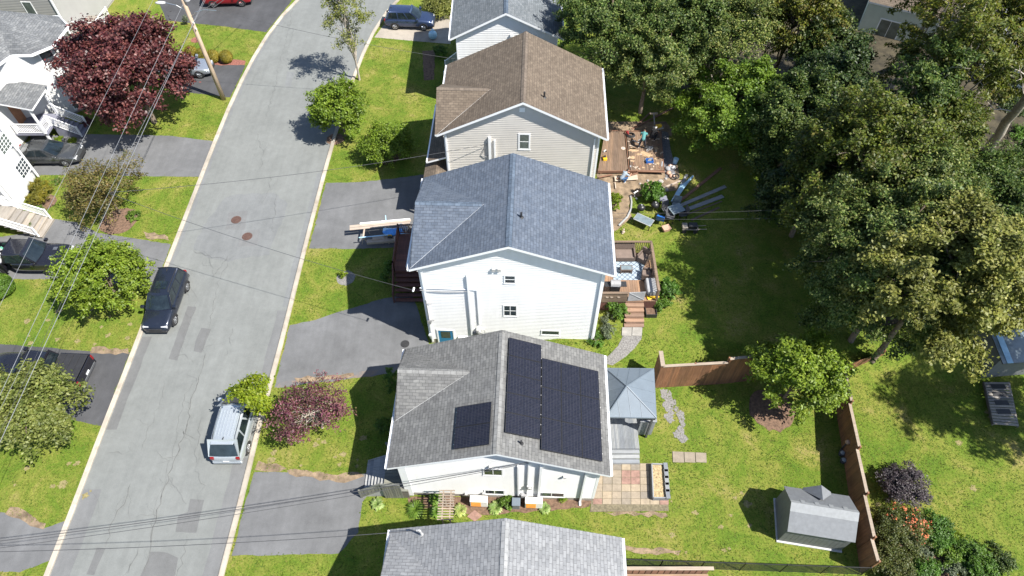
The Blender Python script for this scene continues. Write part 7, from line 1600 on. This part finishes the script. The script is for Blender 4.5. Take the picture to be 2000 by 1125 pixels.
q = G(1346, 450); t = thing('garden_cart', 'flat garden cart with dark bin on the shaded lawn', 'cart', q, R(-2), 'things heaped on the lawn'); m = MB(); m.box(-.55, .55, -.24, .24, .28, .34); m.box(-.55, -.2, -.24, .24, .341, .5); m.build('bed', 'greywood', t); m = MB(); m.box(-.15, .45, -.2, .2, .341, .62); m.build('bin', 'blackplastic', t, bevel=.03); m = MB(); m.beam((.5, .15, .3), (1.1, .17, .35), .03, .03); m.beam((.5, -.15, .3), (1.1, -.17, .35), .03, .03); m.build('handle', 'lumber', t)
for sx in (-.4, .35):
    for sy in (-.28, .28): m = MB(); m.cyl((sx, sy-.03, .15), (sx, sy+.03, .15), .15, .15, 14); m.build('wheel', 'rubber', t)
q = G(1312, 335); t = thing('rubbish_heap', 'heap of bags, bucket and scrap at the corner of the unfinished deck', 'rubbish heap', q); m = MB()
for k in range(9): m.ell((rs.uniform(-.35, .35), rs.uniform(-.7, .5), .12), rs.uniform(.12, .25), rs.uniform(.12, .22), .14, 10, rs.choice((0, 1, 2)))
m.build('bag', ['lightgrey', 'canvas', 'peach'], t, smooth=True); m = MB(); m.cyl((.35, .9, 0), (.4, .95, .4), .17, .2, 14); m.build('bucket', 'palebluesheet', t); m = MB(); m.tube([(.15+.22*math.cos(u), -.75+.22*math.sin(u), .25) for u in np.linspace(0, 6.28, 16)], .05, 6); m.build('tyre', 'rubber', t)
for k, (px, py, s_) in enumerate(((1290, 356, .22), (1278, 358, .16), (1265, 354, .13), (1262, 366, .15), (1302, 372, .18), (1250, 360, .12), (1300, 350, .13), (1275, 372, .14))):
    q = G(px, py); m = MB(); m.ell((0, 0, s_*.4), s_, s_*.8, s_*.6, 9); tag(m.build('garden_stone', 'stone', loc=q, rotz=k), ['pale stone beside the gravel strip, the largest', 'pale stone on the bare soil, second largest', 'pale stone near the crouching person', 'pale stone behind the leafy shrub', 'pale stone beside the tan plank', 'pale stone nearest the crouching person', 'pale stone at the end of the gravel strip', 'pale stone in front of the leafy shrub'][k], 'stone', 'stones on the bare soil')
q = G(1239, 385); t = thing('garden_tap', 'white garden tap and hose end beside the path edging', 'tap', q); m = MB(); m.cyl((0, 0, 0), (0, 0, .5), .03, .03, 8); m.beam((-.12, -.1, .5), (.2, .12, .5), .06, .06); m.build('pipe', 'white', t); m = MB(); m.cyl((.1, -.1, 0), (.15, -.25, .08), .05, .05, 8); m.build('hose_end', 'white', t)
m = MB(); pts = [G(x, y) for x, y in ((1231, 384), (1233, 395), (1232, 410), (1225, 425), (1208, 442))]; m.tube([p+Vector((0, 0, .08)) for p in pts], .07, 6); ob = m.build('path_edging', 'lumber_grey'); tag(ob, 'curved grey timber edging along the garden path', 'edging')
q = G(1217, 455); m = MB(); m.ell((0, 0, .1), .13, .1, .12, 10); m.ell((.02, .1, .24), .07, .07, .08, 8); m.ell((-.06, -.1, .06), .08, .05, .05, 8); ob = m.build('garden_ornament', 'lumber', loc=q, smooth=True); tag(ob, 'small pale garden ornament on the bright grass strip', 'ornament')
q = P(1642, 878); t = thing('garden_statue', 'small lamp post figure in the shade of the right fence', 'ornament', q); m = MB(); m.cyl((0, 0, 0), (0, 0, .9), .03, .03, 8); m.build('stake', 'darkgrey', t); m = MB(); m.ell((0, 0, 1.0), .14, .14, .14, 10); m.build('globe', 'peach', t)
for k, (px, py) in enumerate(((1642, 888), (1645, 902))):
    q = P(px, py); t = thing('flower_pot', ['dark flower pot at the foot of the right fence, farther one', 'dark flower pot at the foot of the right fence, nearer one'][k], 'flower pot', q, 0, 'pots at the fence'); m = MB(); m.cyl((0, 0, 0), (0, 0, .26), .13, .18, 14); m.build('pot', 'darkgrey', t); m = MB(); m.ell((0, 0, .28), .13, .13, .1, 8); m.build('plant_tuft', 'canvas', t)
# blue covered heap and frame deep in the trees
q = P(1490, 168); t = thing('covered_heap', 'blue covered heap in the clearing behind the hedge maple', 'covered heap', q); m = MB(); m.ell((0, 0, .3), .9, .4, .4, 12); m.build('cover', 'blue', t, smooth=True); m = MB(); m.ell((-.7, -.3, .25), .5, .4, .3, 10); m.build('mound', 'blackplastic', t, smooth=True)
q = P(1465, 155); t = thing('ladder', 'grey ladder leaning in the clearing behind the hedge maple', 'ladder', q); m = MB(); m.beam((-.4, -.5, .1), (.8, .8, 1.8), .05, .08); m.beam((-.15, -.7, .1), (1.05, .6, 1.8), .05, .08)
for k in range(6): f = (k+.5)/6; m.beam((-.4+1.2*f, -.5+1.3*f, .1+1.7*f), (-.15+1.2*f, -.7+1.3*f, .1+1.7*f), .03, .03)
m.build('frame', 'lightgrey', t)
board_fence('wooden_fence', 'reddish fence seen through the gap in the silvery trees', P(1325, 172), P(1372, 148), 0, 1.5, 1.5, 'fence', group='brown board fences', cap=None)
# ---- garden cabin at the right edge
q = P(1900, 745); CB = thing('garden_cabin', 'dark garden cabin with glazed roof at the right edge under the trees', 'cabin', (P(1915, 738).x, P(1915, 738).y, 0), R(4)); 
m = MB(); lapped_wall(m, (0, 2.6), (0, 0), 0, 2.4); lapped_wall(m, (0, 0), (6, 0), 0, 2.3); m.build('wall', 'shedwall', CB); m = MB(); m.box(.03, 6, .03, 5, -.2, 2.2); m.build('lining', 'darkgrey', CB)
m = MB(); roof_slab(m, [(-.2, -.4, 2.35), (6, -.4, 2.35), (6, 1.6, 2.75), (-.2, 1.6, 2.75)], .08, (0, 0, 0), (1, 0, 0), (0, 1, .2)); m.build('roof', ['glasspanel', 'darkgrey'], CB)
m = MB()
for xx in (.05, 2.3): m = MB(); m.hexa([(xx, -.41, 2.365), (xx+.35, -.41, 2.365), (xx+.35, 1.6, 2.77), (xx, 1.6, 2.77), (xx, -.41, 2.385), (xx+.35, -.41, 2.385), (xx+.35, 1.6, 2.79), (xx, 1.6, 2.79)]); m.build('roof_strip', 'palebluesheet', CB)
m = MB(); m.box(.2, 5.8, 1.9, 4.8, 2.201, 2.3); m.build('flat_roof', 'darkgrey', CB)
ks = [P(1923, 745, .4), P(1972, 745, .4), P(1990, 832, .4), P(1941, 828, .4)]
t = thing('boardwalk', 'weathered board walk with dark gaps leading to the garden cabin', 'boardwalk', ks[3]); m = MB(); kk = [p-ks[3] for p in ks]
for i in range(15):
    f = i/15; A, B = kk[3].lerp(kk[0], f), kk[2].lerp(kk[1], f); A2, B2 = kk[3].lerp(kk[0], f+.05), kk[2].lerp(kk[1], f+.05); m.hexa([p-Vector((0, 0, .04)) for p in (A, B, B2, A2)]+[A, B, B2, A2])
m.build('deck_board', 'greywood', t); m = MB(); m.beam(kk[3]-Vector((0, 0, .12)), kk[0]-Vector((0, 0, .12)), .08, .15); m.beam(kk[2]-Vector((0, 0, .12)), kk[1]-Vector((0, 0, .12)), .08, .15); m.build('bearer', 'darkwood', t)
m = MB()
for f in (.3, .5, .7, .88): A = kk[3].lerp(kk[0], f); B = kk[2].lerp(kk[1], f); m.mbox(Matrix.Translation((A+B)/2+Vector((0, 0, .01))), (B-A).length*.55, .3, .02)
m.build('mat', 'blackplastic', t)
# ---- chain link fence, neighbour's deck at the bottom
ca, cb = P(1190, 1124), P(1715, 1135); zt = 1.25
ca = P(1215, 1092, 1.25); cb = P(1702, 1109, 1.25); ca.z = cb.z = 0
CF = thing('chain_fence', 'black chain link fence along the bottom edge of the lawn', 'fence', (ca.x, ca.y, 0)); d_ = cb-ca; L_ = d_.length; dn = d_.normalized()
m = MB(); m.cyl((0, 0, zt), d_+Vector((0, 0, zt)), .022, .022, 6); m.cyl((0, 0, .08), d_+Vector((0, 0, .08)), .01, .01, 5); m.build('top_rail', 'blackmetal', CF)
k = 6
for i in range(k+1): m = MB(); q = d_*i/k; m.cyl((q.x, q.y, -.1), (q.x, q.y, zt+.06), .03, .03, 8); m.build('post', 'blackmetal', CF)
m = MB(); st_ = .085; n = int(L_/st_)
for i in range(-int(zt/st_), n):
    for sg in (1, -1):
        s0, s1 = i*st_, i*st_+zt; z0_, z1_ = (.05, zt) if sg > 0 else (zt, .05)
        if s0 < 0: z0_ = z0_+(z1_-z0_)*(-s0/zt); s0 = 0
        if s1 > L_: z1_ = z0_+(z1_-z0_)*((L_-s0)/(s1-s0)); s1 = L_
        if s1-s0 > .05: m.beam(dn*s0+Vector((0, 0, z0_)), dn*s1+Vector((0, 0, z1_)), .005, .005)
m.build('mesh', 'blackmetal', CF)
q = P(1222, 1118, .9); ND = thing('deck', 'red brown neighbouring deck with pale top rail at the bottom edge', 'deck', (q.x, P(1222, 1110, 1.17).y-.52, 0)); o = ND.location; xe_ = P(1390, 1120, 1).x-o.x
m = MB()
for i in range(14): m.box(-.2+(xe_+.2)*i/14, -.2+(xe_+.2)*(i+1)/14-.05, .5, .53, .25, 1.15)
m.box(-.2, xe_, .534, .57, .3, .4); m.build('railing', 'lumber_brown', ND); m = MB(); m.box(-.25, xe_+.1, .43, .6, 1.152, 1.19); m.build('top_rail', 'fencetop', ND); m = MB()
for i in range(12): m.box(-.2, xe_, .48-.15*(i+1), .48-.15*i-.01, .3, .34)
m.build('deck_board', 'deckbrownx', ND)
# ---- utility pole, lamp, wires
pb_ = P(437, 194); PO = thing('utility_pole', 'leaning looking wooden utility pole with street lamp beside the left kerb', 'utility pole', (pb_.x, pb_.y, 0)); m = MB(); m.tube([(0, 0, -.3), (0, 0, 4), (0, 0, 11.0)], [.19, .17, .13], 12); m.build('pole', 'pole', PO, smooth=True)
m = MB(); m.tube([(0, 0, 7.9), (-.7, .1, 8.35), (-1.5, .2, 8.5)], .035, 8); m.build('lamp_arm', 'alloy', PO); m = MB(); m.ell((-1.85, .22, 8.48), .42, .17, .11, 12); m.build('lamp_head', 'lightgrey', PO, smooth=True)
m = MB(); m.tube([(0, 0, 7.4), (.6, -.05, 7.9), (1.3, -.05, 8.1), (2.2, -.1, 8.05)], .03, 8); m.build('wire_bracket', 'alloy', PO); m = MB(); m.cyl((.3, 0, 8.8), (.3, 0, 9.7), .22, .22, 14); m.build('transformer', 'lightgrey', PO); m = MB(); m.box(-.95, .95, -.06, .06, 10.3, 10.42); m.build('crossarm', 'pole', PO)
for k, zz in enumerate((6.6, 7.1)): m = MB(); m.cyl((.12, -.12, zz), (.22, -.2, zz+.02), .05, .05, 8); m.build('insulator', 'trim', PO)
def wire(label, pts, r, mat, sag=.0, n=24, group='overhead wires'):
    a, b = Vector(pts[0]), Vector(pts[1]); L = (b-a).length; m = MB(); m.tube([a.lerp(b, i/n)-Vector((0, 0, 4*sag*(i/n)*(1-i/n)))-a for i in range(n+1)], r, 5); ob = m.build('overhead_wire', mat, loc=a); return tag(ob, label, 'wire', group)
# lines along the street: a pixel on each line near the top and one near the left edge give its course at its height
def linewire(label, p0, p1, z, r, mat):
    A, B = P(p0[0], p0[1], z), P(p1[0], p1[1], z); d = (B-A); wire(label, (A-d*.25, B+d*.6), r, mat, .0)
linewire('pale overhead wire on the far left, crossing the bay roofed house', (299, 0), (0, 596), 9.0, .009, 'wirelight'); linewire('pale overhead wire, second from the left, over the crimson maple', (358, 7), (10, 750), 8.6, .011, 'wirelight')
linewire('thin overhead cable between the pale wires', (386, 30), (0, 800), 7.6, .008, 'wirelight'); linewire('pale overhead cable nearest the road', (375, 50), (56, 742), 7.3, .014, 'wirelight'); linewire('thin overhead cable just left of the one nearest the road', (371, 62), (35, 770), 6.9, .008, 'wire')
wire('dark overhead wire from the pole to the top edge, upper one', ((pb_.x, pb_.y, 7.4), P(480, -40, 6.9)), .02, 'wire', .1); wire('dark overhead wire from the pole to the top edge, lower one', ((pb_.x, pb_.y, 7.0), P(510, -60, 6.4)), .02, 'wire', .1)
# service drops
tap = P(214, 378, 7.3)
wire('service cable to the tall white house', (tap, mast2), .013, 'wire', .45)
wire('service cable to the beige house with brown roof', (tap+Vector((0, .1, 0)), mast3), .013, 'wire', .45); wire('service cable to the far white house', ((pb_.x+2.2, pb_.y-.1, 8.05), mast4), .013, 'wire', .3)
wire('twisted service cable crossing the street to the bungalow with solar panels', (P(-60, 1064, 7.2), mast1), .017, 'wire', .5); wire('thin cable crossing the street beside the twisted service cable', (P(-60, 1078, 7.2), mast1-Vector((0, 0, .15))), .012, 'wire', .55)
wire('pale service cable to the roof mast of the house at the bottom', (P(-60, 1079, 7.4), mast5), .014, 'wire', .45)
wire('thin wire over the back gardens, upper one', (toworld(H2, (H2.xr+.3, 5.2, 6.9)), P(1700, 400, 6.5)), .007, 'wire', .2); wire('thin wire over the back gardens, lower one', (toworld(H2, (H2.xr+.3, 5.0, 6.7)), P(1690, 420, 6.2)), .007, 'wire', .2)
c_ = on_front(H1, 1033, 900)
# ================================================================ PEOPLE
def capsule_mesh(chains, name, mat, parent, voxel=.012):
    m = MB()
    for pts, rs_ in chains:
        m.tube(pts, rs_, 10)
        for p, r_ in zip(pts, rs_ if isinstance(rs_, (list, tuple)) else [rs_]*len(pts)): m.ell(p, r_, r_, r_, 10)
    o = m.build(name, mat, parent, smooth=True); rm = o.modifiers.new('remesh', 'REMESH'); rm.mode = 'VOXEL'; rm.voxel_size = voxel; rm.use_smooth_shade = True
    sm = o.modifiers.new('smooth', 'SMOOTH'); sm.factor = .5; sm.iterations = 3
    return o
M['skin'] = simple('skin', (.42, .23, .155), .6, var=.08); M['hairdark'] = simple('dark_hair', (.02, .015, .012), .7, var=.2); M['hairgrey'] = simple('brown_hair', (.09, .055, .035), .7, var=.2)
M['teal'] = simple('teal_shirt', (.07, .22, .22), .9, var=.12); M['navy'] = simple('navy_trousers', (.018, .024, .042), .9, var=.15); M['blackcloth'] = simple('black_clothing', (.014, .014, .016), .9, var=.15); M['paleblue'] = simple('pale_blue_shirt', (.27, .33, .40), .9, var=.12); M['jeans'] = simple('blue_jeans', (.035, .09, .20), .9, var=.2); M['shoe'] = simple('pale_shoe', (.45, .43, .40), .7, var=.1); M['cap'] = simple('pale_cap', (.50, .49, .46), .8, var=.1)
def person(label, loc_, rot, J, shirt, trousers, hair, cap=None):
    """J: joints in local metres, facing +y"""
    t = thing('person', label, 'person', loc_, rot, 'people working on the deck'); V = lambda k: Vector(J[k]); ch = []
    ch.append(([V('pelvis'), V('waist'), V('chest'), V('neck')], [.135, .12, .145, .06])); ch.append(([V('neck'), V('head')-(V('head')-V('neck')).normalized()*.05], [.055, .055]))
    hd = V('head'); f = Vector(J['face']).normalized(); up = (hd-V('neck')).normalized(); side = f.cross(up).normalized(); f = up.cross(side).normalized()
    ch.append(([hd-up*.06+f*.025, hd+up*.03], [.07, .092])); ch.append(([hd+f*.085-up*.01, hd+f*.105-up*.03], [.012, .016]))   # nose
    ch.append(([hd+f*.07-up*.085, hd+f*.082-up*.085], [.02, .016]))   # chin
    for s_ in (-1, 1): ch.append(([hd+side*s_*.088, hd+side*s_*.098+up*.01], [.02, .016]))
    for s_ in ('l', 'r'):
        ch.append(([V('sh'+s_), V('el'+s_), V('wr'+s_)], [.058, .045, .032])); ch.append(([V('hip'+s_), V('kn'+s_), V('an'+s_)], [.088, .062, .042])); ch.append(([V('an'+s_)-Vector((0, 0, .03)), V('an'+s_)+Vector(J.get('toe', (0, .16, -.05)))], [.04, .033]))
        w = V('wr'+s_); d = (w-V('el'+s_)).normalized(); a_ = d.cross(Vector((0, 0, 1))).normalized() if abs(d.z) < .9 else Vector((1, 0, 0)); b_ = d.cross(a_); ch.append(([w, w+d*.075], [.03, .036]))
        for k, (off, ln) in enumerate(((-.033, .066), (-.011, .078), (.011, .072), (.033, .055))): q = w+d*.085+a_*off; ch.append(([q, q+d*ln*.55, q+d*ln*.85+b_*ln*.35], [.0105, .0095, .008]))
        q = w+d*.03+a_*.035*(-1 if s_ == 'l' else 1); ch.append(([q, q+d*.035+a_*.03*(-1 if s_ == 'l' else 1)], [.012, .009]))
    capsule_mesh(ch, 'body', 'skin', t, .011)
    sc = [([V('pelvis'), V('waist'), V('chest'), V('neck')-(V('neck')-V('chest')).normalized()*.03], [.152, .140, .165, .085])]
    for s_ in ('l', 'r'): sc.append(([V('chest').lerp(V('sh'+s_), .5), V('sh'+s_), V('sh'+s_).lerp(V('el'+s_), .65)], [.11, .078, .064]))
    capsule_mesh(sc, 'shirt', shirt, t, .016)
    tc = []
    for s_ in ('l', 'r'): tc.append(([V('pelvis'), V('hip'+s_), V('kn'+s_), V('an'+s_).lerp(V('kn'+s_), .12)], [.148, .112, .082, .062]))
    capsule_mesh(tc, 'trousers', trousers, t, .016)
    for s_ in ('l', 'r'): a_ = V('an'+s_); capsule_mesh([([a_-Vector((0, 0, .035)), a_+Vector(J.get('toe', (0, .16, -.05)))], [.052, .045])], 'shoe', 'shoe', t, .014)
    capsule_mesh([([hd+up*.055-f*.03, hd-f*.05-up*.02], [.082, .072])], 'cap' if cap else 'hair', cap or hair, t, .014)
    m = MB()
    for s_ in (-1, 1): m.ell(hd+f*.086+side*s_*.034+up*.012, .011, .011, .008, 8)
    m.build('eye', 'hairdark', t)
    return t
st1 = dict(pelvis=(0, 0, .86), waist=(0, .12, .98), chest=(0, .32, 1.10), neck=(0, .48, 1.16), head=(0, .60, 1.12), face=(0, .3, -1), shl=(-.19, .38, 1.10), shr=(.19, .38, 1.10), ell=(-.26, .46, .82), elr=(.26, .48, .82), wrl=(-.16, .62, .62), wrr=(.18, .64, .62), hipl=(-.1, 0, .84), hipr=(.1, 0, .84), knl=(-.17, .06, .46), knr=(.17, .06, .46), anl=(-.24, -.04, .08), anr=(.24, .0, .08))
q = P(1253, 289, zc_); person('person in teal shirt and dark trousers bending over on the unfinished deck', (q.x, q.y, zc_), R(-12), st1, 'teal', 'navy', 'hairgrey')
st2 = dict(pelvis=(0, 0, .42), waist=(0, .10, .56), chest=(0, .26, .72), neck=(0, .38, .84), head=(0, .47, .92), face=(0, 1, -.7), shl=(-.19, .30, .74), shr=(.19, .30, .74), ell=(-.28, .50, .56), elr=(.28, .50, .56), wrl=(-.12, .70, .50), wrr=(.14, .72, .52), hipl=(-.1, .02, .40), hipr=(.1, .02, .40), knl=(-.2, .38, .46), knr=(.2, .36, .40), anl=(-.19, .12, .08), anr=(.19, .08, .08))
q = P(1272, 275, zc_); person('person in black clothing and pale cap crouching at the yellow saw', (q.x, q.y, zc_), R(-32), st2, 'blackcloth', 'blackcloth', 'hairdark', 'cap')
q = G(1213, 356); person('person in pale blue shirt and jeans crouching beside the deck steps', (q.x, q.y, q.z), R(-55), st2, 'paleblue', 'jeans', 'hairdark')
# ================================================================ GRASS BLADES ON THE OPEN LAWNS
def inpoly(px_, py_, poly):
    c_ = np.zeros(len(px_), bool); n = len(poly); j = n-1
    for i in range(n):
        xi, yi = poly[i][0], poly[i][1]; xj, yj = poly[j][0], poly[j][1]
        if yi != yj: c_ ^= ((yi > py_) != (yj > py_)) & (px_ < (xj-xi)*(py_-yi)/(yj-yi)+xi)
        j = i
    return c_
HARD.append(road)
NT = 170000
gx = RNG.uniform(-40, 32, NT); gy = RNG.uniform(8, 58, NT)
u_ = gx*1; 
ok = np.ones(NT, bool)
# keep only what the photograph can see (with a margin) and what is open ground
dz_ = 36.0; fw = gy*math.cos(PITCH)+dz_*math.sin(PITCH); sx_ = F*gx/fw; ok &= np.abs(sx_) < 1080
for poly in HARD: ok &= ~inpoly(gx, gy, poly)
gx, gy = gx[ok], gy[ok]; n = len(gx)
gz2 = np.array([tz(x, y) for x, y in zip(gx, gy)])
B = 2
out = np.empty((n*B, 4, 3))
for b_ in range(B):
    an = RNG.uniform(0, 2*PI, n); h_ = RNG.uniform(.015, .045, n); w_ = RNG.uniform(.015, .032, n); ln = RNG.uniform(.04, .11, n)
    ox, oy = RNG.normal(0, .05, n), RNG.normal(0, .05, n); c_, s_ = np.cos(an), np.sin(an); X, Y = gx+ox, gy+oy
    o_ = out[b_::B]; o_[:, 0] = np.stack([X-s_*w_, Y+c_*w_, gz2-.005], 1); o_[:, 1] = np.stack([X+s_*w_, Y-c_*w_, gz2-.005], 1)
    o_[:, 2] = np.stack([X+c_*ln+s_*w_*.4, Y+s_*ln-c_*w_*.4, gz2+h_], 1); o_[:, 3] = np.stack([X+c_*ln-s_*w_*.4, Y+s_*ln+c_*w_*.4, gz2+h_], 1)
gr = quads('grass', out.reshape(-1, 3), n*B, 'grass'); tag(gr, 'short mown lawn grass', 'grass', kind='stuff')
# ================================================================ CAMERA, SUN, SKY
cam = bpy.data.cameras.new('camera'); co_ = bpy.data.objects.new('camera', cam); COL.objects.link(co_)
co_.location = (0, 0, CAM_H); co_.rotation_euler = (R(90)-PITCH, 0, 0); cam.sensor_width = 36.0; cam.lens = 36.0*F/2000.0; cam.clip_end = 1000; cam.clip_start = .5
scene.camera = co_
sv_ = Vector((.655, -.33, 1.0)).normalized()
elev = math.asin(sv_.z); azim = math.atan2(sv_.x, sv_.y)
sun = bpy.data.lights.new('sun', 'SUN'); so = bpy.data.objects.new('sun', sun); COL.objects.link(so); sun.energy = 5.0; sun.angle = R(.5); sun.color = (1.0, .955, .87)
so.rotation_euler = (-sv_).to_track_quat('-Z', 'Y').to_euler(); so.location = (20, -10, 40)
w = bpy.data.worlds.new('World'); scene.world = w; w.use_nodes = True; nt = w.node_tree; bgn = nt.nodes['Background']
sk = nt.nodes.new('ShaderNodeTexSky'); sk.sky_type = 'NISHITA'; sk.sun_disc = False; sk.sun_elevation = elev; sk.sun_rotation = azim; sk.air_density = 1.0; sk.dust_density = .6; sk.ozone_density = 1.5
nt.links.new(sk.outputs[0], bgn.inputs[0]); bgn.inputs[1].default_value = .088
scene.view_settings.view_transform = 'Standard'; scene.view_settings.look = 'None'; scene.view_settings.exposure = 1.05; scene.view_settings.gamma = 1.0
scene.render.engine = 'CYCLES'; scene.cycles.max_bounces = 6; scene.cycles.transparent_max_bounces = 4; scene.cycles.use_denoising = True
